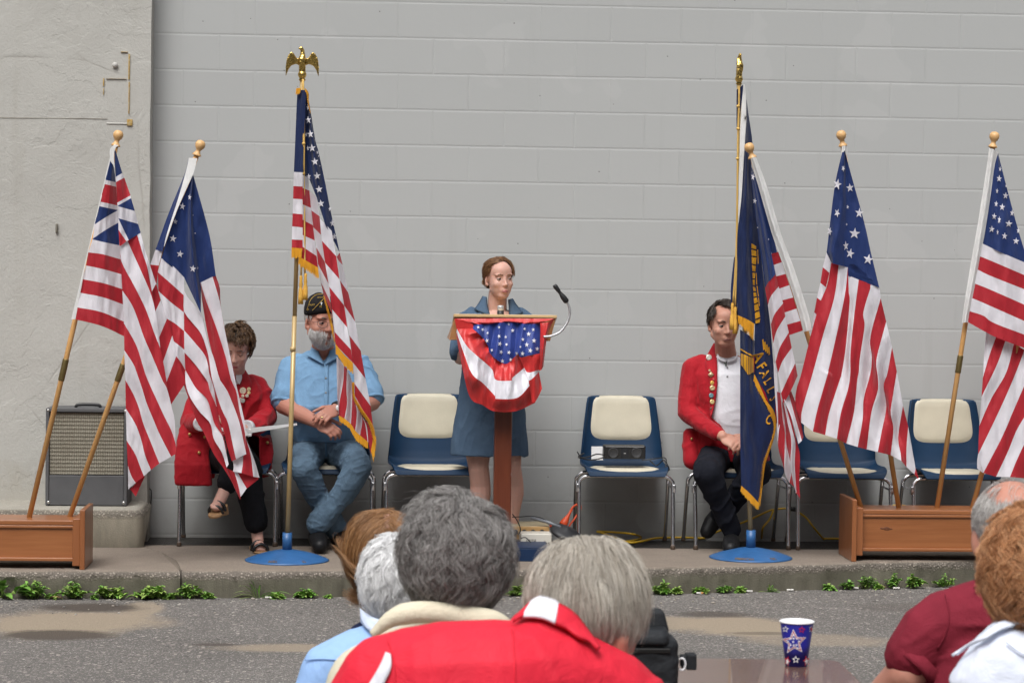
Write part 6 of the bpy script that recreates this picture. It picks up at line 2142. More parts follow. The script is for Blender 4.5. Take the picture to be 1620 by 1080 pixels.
def garment(name, mb, mat, t, voxel=0.007, smooth=5, amp=0.006, sc=(9, 9, 9), seed=0.0, cut=None, th=0.0):
    V, F = fuse(mb, voxel, smooth)
    F = np.asarray(F)
    if amp:
        V = crease(V, F, amp, sc, seed)
    fr = Front(V)
    if cut is not None:
        N = normals(V, F)
        bad = np.zeros(len(V), bool)
        for poly in cut:
            bad |= inpoly(fr.px, poly) & (N[:, 1] < 0.25)
        F = F[~bad[F].all(1)]
        # ease the cut edge into a clean line
        E = np.concatenate([F[:, [k, (k + 1) % 4]] for k in range(4)])
        Es = np.sort(E, 1)
        u_, inv, cnt = np.unique(Es, axis=0, return_inverse=True, return_counts=True)
        be = u_[cnt == 1]
        for _ in range(14):
            acc, nn_ = np.zeros_like(V), np.zeros(len(V))
            for i, j in ((0, 1), (1, 0)):
                np.add.at(acc, be[:, i], V[be[:, j]])
                np.add.at(nn_, be[:, i], 1)
            k_ = nn_ > 0
            V[k_] = 0.5 * V[k_] + 0.5 * acc[k_] / nn_[k_][:, None]
    o = obj(name, (V, F), mat, t)
    if th:
        md = o.modifiers.new('s', 'SOLIDIFY')
        md.thickness = th
        md.offset = -1
    return o, fr

def xdir(a, b):
    d = np.array(b) - np.array(a)
    return d / np.linalg.norm(d)
def torso(rings):
    """rings: (px, py, Y, half width px, half depth m)"""
    out = []
    for (x, y, Y, hw, hd) in rings:
        c = at(x, y, Y)
        out.append((c, np.array([hw * mpp(Y), 0, 0]), np.array([0, hd, 0])))
    return out
# ------------------------------------------------------------------ bearded man in the blue shirt, seated
SK1 = skin('skin_ruddy', (0.47, 0.24, 0.175), 0.3)
t = thing('person', 'bearded man in light blue denim shirt and garrison cap, seated with hands crossed', 'person', (at(515, 730, 13.1)[0], 13.1, ZP))
C, R = at(509, 508, 12.98), face_R(R_(24), R_(6), 0)
HS = 1.12
b = MB()
HD = head(b, C, R, HS, full=1.1)
b.cap(at(510, 530, 13.03), at(512, 572, 13.10), 0.060, 0.070)
b.loft(torso([(513, 700, 13.08, 44, 0.13), (513, 650, 13.06, 48, 0.15), (514, 600, 13.08, 47, 0.125), (514, 572, 13.10, 42, 0.10), (513, 558, 13.10, 22, 0.07)]))
SHL, SHR = at(462, 583, 13.10), at(570, 582, 13.10)
ELL, ELR = at(449, 641, 12.98), at(588, 636, 12.98)
WRL, WRR = at(503, 668, 12.74), at(533, 646, 12.76)
b.chain([(SHL, 0.060), (ELL, 0.050), (WRL, 0.033)])
b.chain([(at(452, 640, 12.96), 0.050), (at(470, 652, 12.88), 0.047), (WRL, 0.034)])
b.chain([(SHR, 0.060), (ELR, 0.050), (at(570, 644, 12.86), 0.046), (WRR, 0.034)])
hand(b, WRL, xdir(WRL, at(542, 690, 12.68)), (0.25, -0.9, 0.45), -1, (0.45, 0.75, 0.6), 1.08)
hand(b, WRR + np.array([0, -0.012, 0]), xdir(WRR, at(500, 664, 12.66)), (-0.15, -0.85, 0.5), 1, (0.3, 0.6, 0.5), 1.08)
HPL, HPR = at(495, 712, 13.08), at(532, 712, 13.08)
KNL, KNR = at(480, 742, 12.66), at(566, 738, 12.66)
ANL, ANR = at(532, 830, 12.86), at(502, 822, 12.74)
b.chain([(HPL, 0.062), (KNL, 0.046), (ANL, 0.034)])
b.chain([(HPR, 0.062), (KNR, 0.046), (ANR, 0.034)])
V, F = fuse(b, 0.0046, 3)
V = blend_head(V, F, HD)
obj('body', (V, F), SK1, t)
face(t, C, R, HS, (0.10, 0.09, 0.08), M_LIPM, look=(0.5, 0), skm=SK1)
# jeans
M_JEAN = cloth('blue_jeans', (0.085, 0.135, 0.190), 0.85, 500, 0.0006, 0.35, blot=7.0)
g = MB()
g.loft(torso([(513, 722, 13.08, 50, 0.15), (513, 700, 13.06, 49, 0.155), (513, 682, 13.06, 47, 0.15)]))
g.chain([(at(490, 716, 13.06), 0.100), (at(482, 726, 12.85), 0.092), (KNL, 0.078), (at(503, 785, 12.76), 0.068), (at(518, 812, 12.80), 0.062), (at(531, 834, 12.84), 0.066)])
g.chain([(at(538, 716, 13.06), 0.100), (at(556, 724, 12.85), 0.092), (KNR, 0.079), (at(545, 778, 12.68), 0.069), (at(524, 803, 12.70), 0.064), (at(503, 828, 12.72), 0.069)])
jo, jf = garment('jeans', g, M_JEAN, t, 0.0062, 3, 0.010, (9, 9, 20), 3)
g = MB()
g.add(*ribbon(jf, [(514, 688), (514, 705), (515, 722)], [(517, 688), (517, 705), (518, 722)], 10, 2, 0.002, 4, 0.001))
sheet('fly_seam', g, cloth('jean_seam', (0.06, 0.12, 0.2)), t, 0.002)
# shoes
M_SHOE = plain('black_leather', (0.008, 0.008, 0.009), 0.5, var=0.3, bump=0.001, bs=60, spec=0.25)
for (a, toe) in ((at(502, 836, 12.76), at(506, 858, 12.60)), (at(534, 838, 12.88), at(545, 852, 12.76))):
    g = MB()
    z0 = ZP + 0.006
    a = np.array([a[0], a[1], ZP + 0.075])
    tt = np.array([toe[0], toe[1], ZP + 0.042])
    g.chain([(a + np.array([0, 0.05, -0.03]), 0.042), (a, 0.052), ((a + tt) / 2 + np.array([0, 0, 0.004]), 0.050), (tt, 0.041)])
    V, F = fuse(g, 0.006, 3)
    V[:, 2] = np.maximum(V[:, 2], z0)
    obj('shoe', (V, F), M_SHOE, t)
# shirt
M_CHAM = cloth('pale_denim', (0.165, 0.300, 0.465), 0.85, 600, 0.0005, 0.12, blot=9.0)
M_CHAMD = cloth('pale_denim_fold', (0.085, 0.19, 0.36), 0.9)
g = MB()
g.loft(torso([(513, 698, 13.05, 49, 0.150), (513, 668, 13.02, 55, 0.185), (514, 640, 13.01, 56, 0.185), (514, 610, 13.04, 54, 0.160), (514, 585, 13.07, 54, 0.130), (514, 568, 13.09, 46, 0.100), (513, 555, 13.09, 27, 0.078)]))
for sh, el, q in ((SHL, ELL, -1), (SHR, ELR, 1)):
    e = sh + (el - sh) * 0.80
    g.chain([(at(513 + q * 40, 577, 13.10), 0.068), (sh, 0.075), (sh + (el - sh) * 0.4, 0.078), (e + np.array([q * 0.004, 0, 0]), 0.079)])
so, sf = garment('shirt', g, M_CHAM, t, 0.006, 3, 0.009, (12, 12, 7), 11,
                 cut=[[(496, 548), (512, 574), (529, 548)]], th=0.004)
for A, B in (([(494, 545), (490, 556), (484, 561)], [(501, 545), (505, 560), (513, 577)]), ([(531, 545), (538, 556), (543, 561)], [(524, 545), (520, 560), (514, 577)])):
    g = MB()
    g.add(*ribbon(sf, A, B, 12, 5, 0.012, 6, 0.006))
    sheet('collar', g, M_CHAM, t, 0.004)
g = MB()
g.add(*ribbon(sf, [(513, 575), (513, 610), (513, 650), (513, 680)], [(519, 575), (519, 610), (519, 650), (519, 680)], 24, 3, 0.003, 4, 0.0015))
sheet('placket', g, M_CHAM, t, 0.003)
for y in (598, 621, 645):
    g = MB()
    p = sf.at((515.5, y), 0.006, 3)
    g.lathe([(0.0055, 0), (0.006, 0.0015), (0.004, 0.003)], p, (0, -1, 0), 12)
    obj('button', g, plain('grey_button', (0.25, 0.25, 0.24), 0.4), t)
for sh, el in ((SHL, ELL), (SHR, ELR)):
    d = xdir(sh, el)
    e = sh + (el - sh) * 0.80 + d * 0.072
    g = MB()
    g.lathe([(0.060, -0.012), (0.074, -0.012), (0.077, 0.0), (0.074, 0.006), (0.058, 0.006)], e - d * 0.03, d, 28)
    obj('sleeve_hem', g, M_CHAM, t)
# watch, ring
g = MB()
dW = xdir(WRR, at(500, 664, 12.66))
g.lathe([(0.036, -0.010), (0.040, -0.010), (0.040, 0.010), (0.036, 0.010)], WRR - dW * 0.004, dW, 24)
w = obj('watch_strap', g, M_BLK, t)
g = MB()
g.lathe([(0.016, 0), (0.018, 0.003), (0.016, 0.007), (0.004, 0.008)], at(536, 645, 12.715), (0.2, -1, 0.2), 20)
obj('watch_face', g, plain('watch_white', (0.7, 0.7, 0.68), 0.2), w)
g = MB()
g.ell(at(509.5, 660, 12.648), (0.0072, 0.006, 0.006))
obj('ring', g, plain('gold_ring', (0.8, 0.62, 0.3), 0.2, 0.9), t)
# beard, hair, cap, glasses
M_BEARD = hairmat('grey_beard', [(0.40, 0.39, 0.385), (0.70, 0.69, 0.68), (0.86, 0.85, 0.84), (0.76, 0.75, 0.74)])
def beard_region(N):
    return (N[:, 1] < 0.35) & (N[:, 2] < 0.02 - 0.55 * np.clip(0.62 - np.abs(N[:, 0]), 0, 1)) & (N[:, 2] > -0.985) & ~((np.abs(N[:, 0]) < 0.26) & (N[:, 2] > -0.50) & (N[:, 1] < 0))
strands('beard', t, C, R, HS, M_BEARD, 300, 24, 7, cen=(0, -0.030, -0.034), rad=(0.066, 0.067, 0.084), region=beard_region, crown=(0, -0.2, 1), length=0.034, lift=0.010, grav=0.35, wave=0.002, spread=0.007, clump=0.4, width=0.0007, seed=4, stand=0.8)
def must_region(N):
    return (N[:, 1] < -0.8) & (np.abs(N[:, 0]) < 0.42) & (N[:, 2] > -0.42) & (N[:, 2] < -0.26)
strands('moustache', t, C, R, HS, M_BEARD, 30, 20, 6, cen=(0, -0.030, -0.034), rad=(0.066, 0.070, 0.084), region=must_region, crown=(0, -0.8, 0.9), length=0.030, lift=0.010, grav=0.3, spread=0.004, clump=0.4, width=0.0011, seed=5, stand=0.7)
M_WHH = hairmat('white_short_hair', [(0.35, 0.34, 0.33), (0.6, 0.59, 0.57), (0.5, 0.49, 0.48)])
strands('hair', t, C, R, HS, M_WHH, 160, 14, 6, region=lambda N: (N[:, 2] < 0.62) & (N[:, 2] > -0.45) & (N[:, 1] > -0.42 + 0.5 * (N[:, 2] < -0.1)), length=0.022, lift=0.003, grav=0.4, spread=0.006, width=0.001, seed=6, rad=(0.0765, 0.096, 0.090))
def P_(x, y, z):
    return C + R @ (np.array([x, y, z]) * HS)
g = MB()
n, V = 40, []
rows = [(0.036, 1.0), (0.060, 1.01), (0.090, 0.93), (0.112, 0.70), (0.124, 0.40), (0.128, 0.12)]
for z, f in rows:
    for i in range(n):
        a = 2 * PI * i / n
        x, y = math.sin(a) * 0.081 * (f if f > 0.95 else f ** 0.8 * (1 if f > 0.9 else 0.95)), -math.cos(a) * 0.101 * max(f, 0.80 * f + 0.2) + 0.012
        V.append(P_(x, y, z + 0.010 * math.cos(2 * a) * (1 if z < 0.08 else 0.6) + 0.004))
F = [(j * n + i, j * n + (i + 1) % n, (j + 1) * n + (i + 1) % n, (j + 1) * n + i) for j in range(len(rows) - 1) for i in range(n)]
F.append(tuple((len(rows) - 1) * n + i for i in range(n)))
g.add(V, F)
M_CAP = cloth('black_cap', (0.014, 0.013, 0.014), 0.9)
M_GILT = plain('gold_thread', (0.62, 0.40, 0.06), 0.6)
cap = sheet('cap', g, M_CAP, t, 0.003)
cf = Front(np.array([np.array(v) for v in V] + [np.array(V[j * n + i]) * (1 - k) + np.array(V[(j + 1) * n + i]) * k for j in range(3) for i in range(n) for k in (0.33, 0.66)]))
kc = K(470, 455, 9.82)
g = MB()
for line in (((150, 350), (170, 290), (215, 180), (300, 108), (400, 100)), ((235, 355), (320, 265), (420, 165))):
    g.tube([cf.at(p, 0.003, 6) for p in curve(kc(*line), 14)], 0.0013, 6)
obj('cap_piping', g, M_GILT, cap)
g = MB()
for tx, p, sz, an in (('POST', (235, 268), 3.6, 0.10), ('77', (172, 342), 3.4, 0.35), ('77', (366, 298), 4.0, 0.0), ('LEGION', (360, 150), 2.6, 0.02)):
    V, F = text_mesh(tx, sz)
    q = kc(p)[0]
    ca, sa = math.cos(-an), math.sin(-an)
    g = MB()
    g.add([cf.at((q[0] + x * ca + y * sa, q[1] + x * sa - y * ca), 0.0035, 6) for x, y, _ in V], F)
    obj('cap_lettering', g, M_GILT, cap)
g = MB()
for a, bb in ((((372, 222), (384, 268))), (((362, 232), (398, 242)))):
    p0, p1 = kc(a)[0], kc(bb)[0]
    g.add([cf.at((x, y), 0.004, 6) for x, y in ((p0[0], p0[1]), (p1[0], p0[1]), (p1[0], p1[1]), (p0[0], p1[1]))], [(0, 1, 2, 3)])
obj('cap_cross', g, plain('white_badge', (0.8, 0.8, 0.78), 0.4), cap)
g = MB()
for sg in (-1, 1):
    g.tube(curve([P_(sg * 0.010, -0.100, 0.004), P_(sg * 0.030, -0.097, 0.013), P_(sg * 0.054, -0.086, 0.010), P_(sg * 0.056, -0.084, -0.008), P_(sg * 0.036, -0.096, -0.020), P_(sg * 0.014, -0.100, -0.014), P_(sg * 0.010, -0.100, 0.004)], 30), 0.0014, 6)
    g.tube([P_(sg * 0.056, -0.084, 0.006), P_(sg * 0.078, -0.03, 0.004), P_(sg * 0.080, 0.012, 0.0)], 0.0015, 6)
g.tube(curve([P_(-0.010, -0.100, 0.002), P_(0, -0.104, 0.006), P_(0.010, -0.100, 0.002)], 8), 0.0013, 6)
obj('glasses', g, plain('dark_frame', (0.03, 0.03, 0.03), 0.3), t)

# ------------------------------------------------------------------ woman speaking at the lectern
SK2 = skin('skin_fair', (0.57, 0.355, 0.285), 0.15)
t = thing('person', 'woman in a short denim dress standing behind the lectern', 'person', (at(788, 800, 12.88)[0], 12.88, ZP))
C, R = at(789.5, 440.5, 12.86), face_R(R_(20), R_(2), R_(-2))
HS = 0.95
b = MB()
HD = head(b, C, R, HS, fem=True, full=0.96)
b.cap(at(788, 455, 12.89), at(786, 492, 12.91), 0.050, 0.056)
b.loft(torso([(776, 690, 12.90, 48, 0.11), (777, 640, 12.90, 44, 0.10), (779, 580, 12.90, 38, 0.09), (782, 530, 12.90, 42, 0.10), (784, 505, 12.91, 44, 0.08), (785, 492, 12.91, 26, 0.06)]))
SHL, SHR = at(738, 508, 12.92), at(830, 508, 12.92)
ELL, ELR = at(728, 566, 12.95), at(840, 566, 12.95)
WRL, WRR = at(750, 545, 12.68), at(822, 545, 12.68)
b.chain([(SHL, 0.046), (ELL, 0.038), (WRL, 0.025)])
b.chain([(SHR, 0.046), (ELR, 0.038), (WRR, 0.025)])
hand(b, WRL, (0.2, -0.9, -0.1), (0, 0, 1), 1, (0.4, 0.5, 0.4), 0.92)
hand(b, WRR, (-0.2, -0.9, -0.1), (0, 0, 1), -1, (0.4, 0.5, 0.4), 0.92)
for x0, x1, x2, x3 in ((756, 757, 760, 758), (805, 808, 812, 810)):
    kn = at(x1, 738, 12.88)
    an = at(x3, 838, 12.93)
    b.chain([(at(x0, 680, 12.90), 0.084), (at(x0, 712, 12.89), 0.074), (kn, 0.058), (at(x2, 765, 12.915), 0.058), (at(x2, 780, 12.925), 0.060), (at(x3, 812, 12.93), 0.042), (an, 0.034)])
    f0 = np.array([an[0], an[1] + 0.02, ZP + 0.045])
    b.chain([(an, 0.034), (f0, 0.036), (f0 + np.array([0, -0.10, -0.012]), 0.034), (f0 + np.array([0, -0.17, -0.026]), 0.024)])
V, F = fuse(b, 0.0045, 3)
V = blend_head(V, F, HD)
V[:, 2] = np.maximum(V[:, 2], ZP + 0.012)
obj('body', (V, F), SK2, t)
face(t, C, R, HS, (0.16, 0.085, 0.045), plain('rose_lips', (0.46, 0.17, 0.155), 0.4), fem=True, look=(0.8, 0), skm=SK2)
for x in (758, 810):
    an = at(x, 838, 12.93)
    g = MB()
    g.chain([((an[0], an[1] + 0.04, ZP + 0.022), 0.036), ((an[0], an[1] - 0.06, ZP + 0.02), 0.040), ((an[0], an[1] - 0.14, ZP + 0.018), 0.036)])
    V, F = fuse(g, 0.006, 2)
    V[:, 2] = np.clip(V[:, 2], ZP + 0.003, ZP + 0.05)
    obj('shoe', (V, F), M_SHOE, t)
k = NT('denim_dress')
v = k.co()
n1 = k.noise(k.co((60, 60, 260)), 1.0, 3)
n2 = k.noise(v, 8.0, 5, 0.6)
cc = k.mix(k.ramp(n2, [(0.3, 0.0), (0.7, 1.0)]), (0.040, 0.074, 0.128), (0.070, 0.118, 0.185))
cc = k.mix(k.math('MULTIPLY', n1, 0.30), cc, (0.15, 0.20, 0.26))
k.set(Base_Color=cc, Roughness=0.9, Specular_IOR_Level=0.15, Normal=k.bump(n1, 0.0012))
M_DRESS = k.m
M_DRESSD = cloth('denim_inside', (0.012, 0.022, 0.045), 0.95)
g = MB()
g.loft(torso([(774, 719, 12.89, 61, 0.135), (774, 700, 12.89, 60, 0.135), (775, 670, 12.89, 57, 0.13), (777, 630, 12.89, 52, 0.122), (778, 590, 12.89, 47, 0.115), (780, 555, 12.89, 48, 0.118), (783, 520, 12.90, 50, 0.110), (785, 502, 12.91, 46, 0.085), (786, 490, 12.92, 27, 0.064)]))
g.chain([(at(748, 500, 12.92), 0.052), (SHL, 0.058), (at(731, 540, 12.93), 0.056), (at(726, 556, 12.93), 0.055)])
g.chain([(at(822, 500, 12.92), 0.052), (SHR, 0.058), (at(838, 540, 12.93), 0.056), (at(842, 556, 12.93), 0.055)])
so, sf = garment('dress', g, M_DRESS, t, 0.006, 3, 0.008, (12, 12, 4.5), 21, cut=[[(766, 482), (771, 499), (779, 510), (790, 515), (800, 510), (808, 499), (812, 482)]], th=0.004)
for A, B in (([(764, 468), (757, 480), (750, 489)], [(770, 470), (771, 484), (776, 500)]), ([(811, 472), (817, 482), (828, 495)], [(804, 474), (805, 488), (806, 501)])):
    g = MB()
    yy = 12.86
    a_, b_ = curve(A, 10), curve(B, 10)
    Vv = np.array([[at(*(a_[i] * (1 - j / 5) + b_[i] * j / 5), 12.925 - 0.010 * i / 2 - 0.022 * math.sin(PI * j / 5) - 0.04 * j / 5) for i in range(10)] for j in range(6)])
    g.add(Vv.reshape(-1, 3), [(j * 10 + i, j * 10 + i + 1, (j + 1) * 10 + i + 1, (j + 1) * 10 + i) for j in range(5) for i in range(9)])
    sheet('collar', g, M_DRESS, t, 0.004)
for (sh, el, q) in ((SHL, ELL, 1), (SHR, ELR, 1)):
    d = xdir(sh, el)
    g = MB()
    g.lathe([(0.044, -0.014), (0.056, -0.014), (0.058, 0.0), (0.056, 0.012), (0.042, 0.012)], sh + d * 0.185, d, 26)
    obj('sleeve_hem', g, M_DRESS, t)
M_AUB = hairmat('auburn_brown_hair', [(0.085, 0.038, 0.019), (0.17, 0.075, 0.032), (0.26, 0.13, 0.058), (0.12, 0.052, 0.024), (0.34, 0.20, 0.10)])
M_AUBU = plain('auburn_under', (0.095, 0.042, 0.021), 0.6, var=0.3, vs=40)
reg = lambda N: ((N[:, 1] > -0.16) & (N[:, 2] > -0.50)) | ((N[:, 2] > 0.64 + 0.17 * (1 - np.abs(N[:, 0] - 0.05) * 1.5)) & (N[:, 1] > -0.70)) | ((np.abs(N[:, 0]) > 0.66) & (N[:, 2] > 0.10) & (N[:, 1] > -0.48))
reg2 = lambda N: reg(N) & ~((np.abs(N[:, 0]) > 0.55) & (N[:, 2] < -0.02) & (N[:, 1] < 0.30))
scalp('hair_base', t, C, R, HS, M_AUBU, reg2, rad=(0.077, 0.097, 0.088), rough=0.002)
strands('hair', t, C, R, HS, M_AUB, 380, 16, 10, rad=(0.078, 0.098, 0.089), region=reg2, flow=lambda N: np.stack([np.where(N[:, 0] > -0.2, 0.7, -0.7) * (N[:, 2] > 0.4), 0.9 + 0.0 * N[:, 0], -0.50 + 0 * N[:, 0]], 1), length=0.075, lift=0.004, grav=0.06, spread=0.006, clump=0.3, width=0.0008, seed=31, stand=0.08, lvar=0.15)
strands('fringe', t, C, R, HS, M_AUB, 40, 18, 12, rad=(0.078, 0.099, 0.089), region=lambda N: (N[:, 2] > 0.72) & (N[:, 1] < -0.1) & (N[:, 0] > 0.0) & (N[:, 1] > -0.60), flow=lambda N: np.stack([1.3 + 0 * N[:, 0], -0.05 + 0 * N[:, 0], -0.5 + 0 * N[:, 0]], 1), length=0.095, lift=0.006, grav=0.20, spread=0.005, clump=0.4, width=0.0008, seed=33, stand=0.12)
strands('bun', t, C, R, HS, M_AUB, 46, 16, 10, cen=(-0.012, 0.104, -0.012), rad=(0.036, 0.026, 0.030), length=0.06, lift=0.004, grav=0.0, wave=0.005, spread=0.006, clump=0.3, width=0.0009, seed=34)

# ------------------------------------------------------------------ man in the red jacket, seated
SK3 = skin('skin_tan', (0.50, 0.275, 0.20), 0.2)
t = thing('person', 'dark haired man in red jacket with pins, seated half behind the navy banner', 'person', (at(1160, 730, 13.1)[0], 13.1, ZP))
C, R = at(1145, 513, 12.98), face_R(R_(6), R_(6), R_(1))
HS = 1.04
b = MB()
HD = head(b, C, R, HS, full=1.02)
b.cap(at(1146, 535, 13.03), at(1149, 572, 13.09), 0.056, 0.062)
b.loft(torso([(1157, 705, 13.08, 42, 0.12), (1154, 650, 13.08, 42, 0.12), (1151, 600, 13.09, 46, 0.115), (1150, 578, 13.10, 40, 0.09), (1149, 562, 13.10, 22, 0.065)]))
SHL, SHR = at(1096, 585, 13.10), at(1203, 588, 13.10)
ELL, ELR = at(1088, 652, 13.02), at(1222, 655, 13.02)
WRL, WRR = at(1143, 690, 12.76), at(1184, 692, 12.78)
b.chain([(SHL, 0.055), (ELL, 0.044), (WRL, 0.030)])
b.chain([(SHR, 0.055), (ELR, 0.044), (WRR, 0.030)])
hand(b, WRL, xdir(WRL, at(1176, 712, 12.68)), (0.1, -0.75, 0.65), -1, (0.35, 0.75, 0.5), 1.05)
hand(b, WRR, xdir(WRR, at(1154, 704, 12.66)), (-0.1, -0.75, 0.65), 1, (0.25, 0.65, 0.6), 1.05)
HPL, HPR = at(1138, 722, 13.08), at(1176, 722, 13.08)
KNL, KNR = at(1118, 748, 12.66), at(1196, 748, 12.68)
ANL, ANR = at(1156, 832, 12.80), at(1136, 818, 12.98)
b.chain([(HPL, 0.060), (KNL, 0.044), (ANL, 0.030)])
b.chain([(HPR, 0.060), (KNR, 0.044), (ANR, 0.030)])
V, F = fuse(b, 0.0046, 3)
V = blend_head(V, F, HD)
obj('body', (V, F), SK3, t)
face(t, C, R, HS, (0.03, 0.02, 0.015), M_LIPM, look=(0.5, 0), skm=SK3)
M_DKNV = cloth('dark_navy_trousers', (0.0075, 0.0085, 0.014), 0.9, 500, 0.0004, 0.2)
g = MB()
g.loft(torso([(1157, 730, 13.08, 46, 0.135), (1157, 712, 13.07, 45, 0.14), (1156, 692, 13.07, 43, 0.13)]))
g.chain([(at(1132, 722, 13.06), 0.094), (KNL, 0.082), (at(1140, 795, 12.74), 0.064), (at(1157, 836, 12.79), 0.058)])
g.chain([(at(1180, 722, 13.06), 0.094), (KNR, 0.080), (at(1166, 785, 12.86), 0.062), (at(1138, 815, 12.96), 0.054)])
garment('trousers', g, M_DKNV, t, 0.007, 4, 0.006, (12, 12, 8), 5)
for pts in ([(1157, 842, 12.80, 0.072), (1157, 850, 12.72, 0.055), (1156, 858, 12.60, 0.042)],):
    g = MB()
    g.chain([(np.array([at(x, 840, Yy)[0], Yy, ZP + z]), r) for (x, y, Yy, z), r in zip(pts, (0.045, 0.050, 0.042))])
    V, F = fuse(g, 0.006, 3)
    V[:, 2] = np.maximum(V[:, 2], ZP + 0.006)
    obj('shoe', (V, F), M_SHOE, t)
g = MB()
g.chain([(at(1137, 812, 13.00), 0.045), (at(1127, 826, 12.97), 0.050), (at(1119, 840, 12.95), 0.042)])
V, F = fuse(g, 0.006, 3)
obj('shoe', (V, F), M_SHOE, t)
M_POLO = cloth('white_polo', (0.70, 0.70, 0.74), 0.8, 500, 0.0004, 0.04)
g = MB()
g.loft(torso([(1157, 700, 13.06, 42, 0.135), (1155, 660, 13.05, 42, 0.14), (1152, 620, 13.06, 43, 0.132), (1150, 590, 13.07, 42, 0.115), (1149, 573, 13.09, 34, 0.085), (1148, 562, 13.09, 21, 0.074)]))
po, pf = garment('polo_shirt', g, M_POLO, t, 0.0066, 4, 0.004, (10, 10, 10), 17)
kr = K(1070, 465, 4.238)
for A, B in ((kr((268, 390), (282, 440), (330, 458)), kr((275, 385), (290, 425), (338, 440))), (kr((412, 392), (402, 440), (345, 460)), kr((406, 388), (396, 428), (340, 440)))):
    g = MB()
    g.add(*ribbon(pf, A, B, 12, 3, 0.012, 5, 0.004))
    sheet('collar', g, M_POLO, t, 0.005)
for y in (492, 552):
    g = MB()
    g.lathe([(0.005, 0), (0.0055, 0.0015), (0.003, 0.003)], pf.at(kr((342, y))[0], 0.003, 3), (0, -1, 0), 10)
    obj('button', g, plain('button_grey', (0.25, 0.25, 0.26), 0.4), t)
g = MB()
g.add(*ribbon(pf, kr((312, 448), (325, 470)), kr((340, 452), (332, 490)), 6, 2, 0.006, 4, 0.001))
sheet('collar_strip', g, plain('grey_strip', (0.12, 0.14, 0.13), 0.8), t, 0.002)  # dark grey strip laid just under the polo collar
M_REDJ = cloth('red_blazer', (0.34, 0.006, 0.014), 0.75, 700, 0.0004, 0.10, sheen=0.1)
g = MB()
g.loft(torso([(1157, 728, 13.10, 62, 0.16), (1156, 700, 13.07, 56, 0.155), (1154, 660, 13.06, 52, 0.155), (1152, 620, 13.06, 53, 0.148), (1150, 592, 13.08, 54, 0.125), (1150, 573, 13.10, 44, 0.095), (1149, 562, 13.11, 26, 0.075)]))
g.chain([(at(1110, 576, 13.11), 0.056), (SHL, 0.066), (at(1091, 620, 13.07), 0.064), (ELL, 0.058), (at(1112, 672, 12.90), 0.052), (at(1136, 686, 12.79), 0.044)])
g.chain([(at(1190, 578, 13.11), 0.056), (SHR, 0.066), (at(1214, 620, 13.07), 0.064), (ELR, 0.058), (at(1202, 675, 12.90), 0.052), (at(1190, 690, 12.82), 0.044)])
g.chain([(at(1093, 690, 13.06), 0.05), (at(1094, 728, 13.02), 0.05)])
jo, jf = garment('jacket', g, M_REDJ, t, 0.0062, 3, 0.008, (10, 10, 10), 13,
                 cut=[kr((262, 330), (270, 420), (272, 600), (262, 700), (228, 830), (290, 880), (440, 1080), (440, 300), (420, 340), (380, 420), (300, 400)) + []], th=0.006)
g = MB()
g.add(*ribbon(jf, kr((250, 330), (200, 420), (185, 470), (215, 520), (222, 700), (225, 815)), kr((263, 330), (272, 420), (275, 520), (272, 640), (258, 740), (232, 820)), 26, 4, 0.006, 5, 0.006))
sheet('lapel', g, M_REDJ, t, 0.005)
pins = [(218, 425, 22, (0.72, 0.68, 0.60)), (232, 540, 20, (0.62, 0.48, 0.28)), (240, 595, 14, (0.75, 0.45, 0.10)), (241, 630, 19, (0.66, 0.50, 0.28)), (234, 680, 17, (0.16, 0.30, 0.33)), (240, 722, 17, (0.72, 0.55, 0.25)), (222, 512, 8, (0.6, 0.5, 0.3)), (250, 572, 7, (0.55, 0.1, 0.1)), (236, 770, 12, (0.12, 0.08, 0.06))]
for i, (x, y, r, col) in enumerate(pins):
    p = jf.at(kr((x, y))[0], 0.013, 5)
    rr = r / 4.238 * mpp(12.9)
    g = MB()
    if i == 1:
        g.box(p, (rr * 1.5, 0.004, rr * 1.5), rotm('Y', 0.8))
    else:
        g.lathe([(rr * 0.9, 0), (rr, 0.002), (rr * 0.85, 0.004), (rr * 0.5, 0.0045), (rr * 0.3, 0.003)], p, (0.05, -1, 0.1), 14 if i else 7)
    obj('pin', g, plain('enamel_pin', col, 0.3, 0.3, var=0.45, vs=160), t)
g = MB()
g.ell(jf.at(kr((103, 970))[0], 0.004, 5), (0.008, 0.006, 0.008))
obj('jacket_button', g, plain('brass_button', (0.45, 0.3, 0.12), 0.35, 0.8), t)
M_DKH = hairmat('dark_brown_hair', [(0.012, 0.008, 0.006), (0.03, 0.02, 0.014), (0.05, 0.036, 0.028), (0.10, 0.085, 0.075)])
M_DKU = plain('dark_hair_under', (0.016, 0.011, 0.009), 0.6)
reg = lambda N: ((N[:, 1] > -0.10) & (N[:, 2] > -0.50)) | ((N[:, 2] > 0.80) & (N[:, 1] > -0.62)) | ((np.abs(N[:, 0]) > 0.72) & (N[:, 2] > 0.08) & (N[:, 1] > -0.34))
reg2 = lambda N: reg(N) & ~((np.abs(N[:, 0]) > 0.6) & (N[:, 2] < -0.15) & (N[:, 1] < 0.25))
scalp('hair_base', t, C, R, HS, M_DKU, reg2)
strands('hair', t, C, R, HS, M_DKH, 320, 12, 8, region=reg2, flow=lambda N: np.stack([1.0 + 0 * N[:, 0], 0.1 + 0.9 * N[:, 1], -0.2 - 0.8 * np.abs(N[:, 0])], 1), length=0.045, lift=0.008, grav=0.2, wave=0.002, spread=0.006, clump=0.5, width=0.0011, seed=51, stand=0.35)

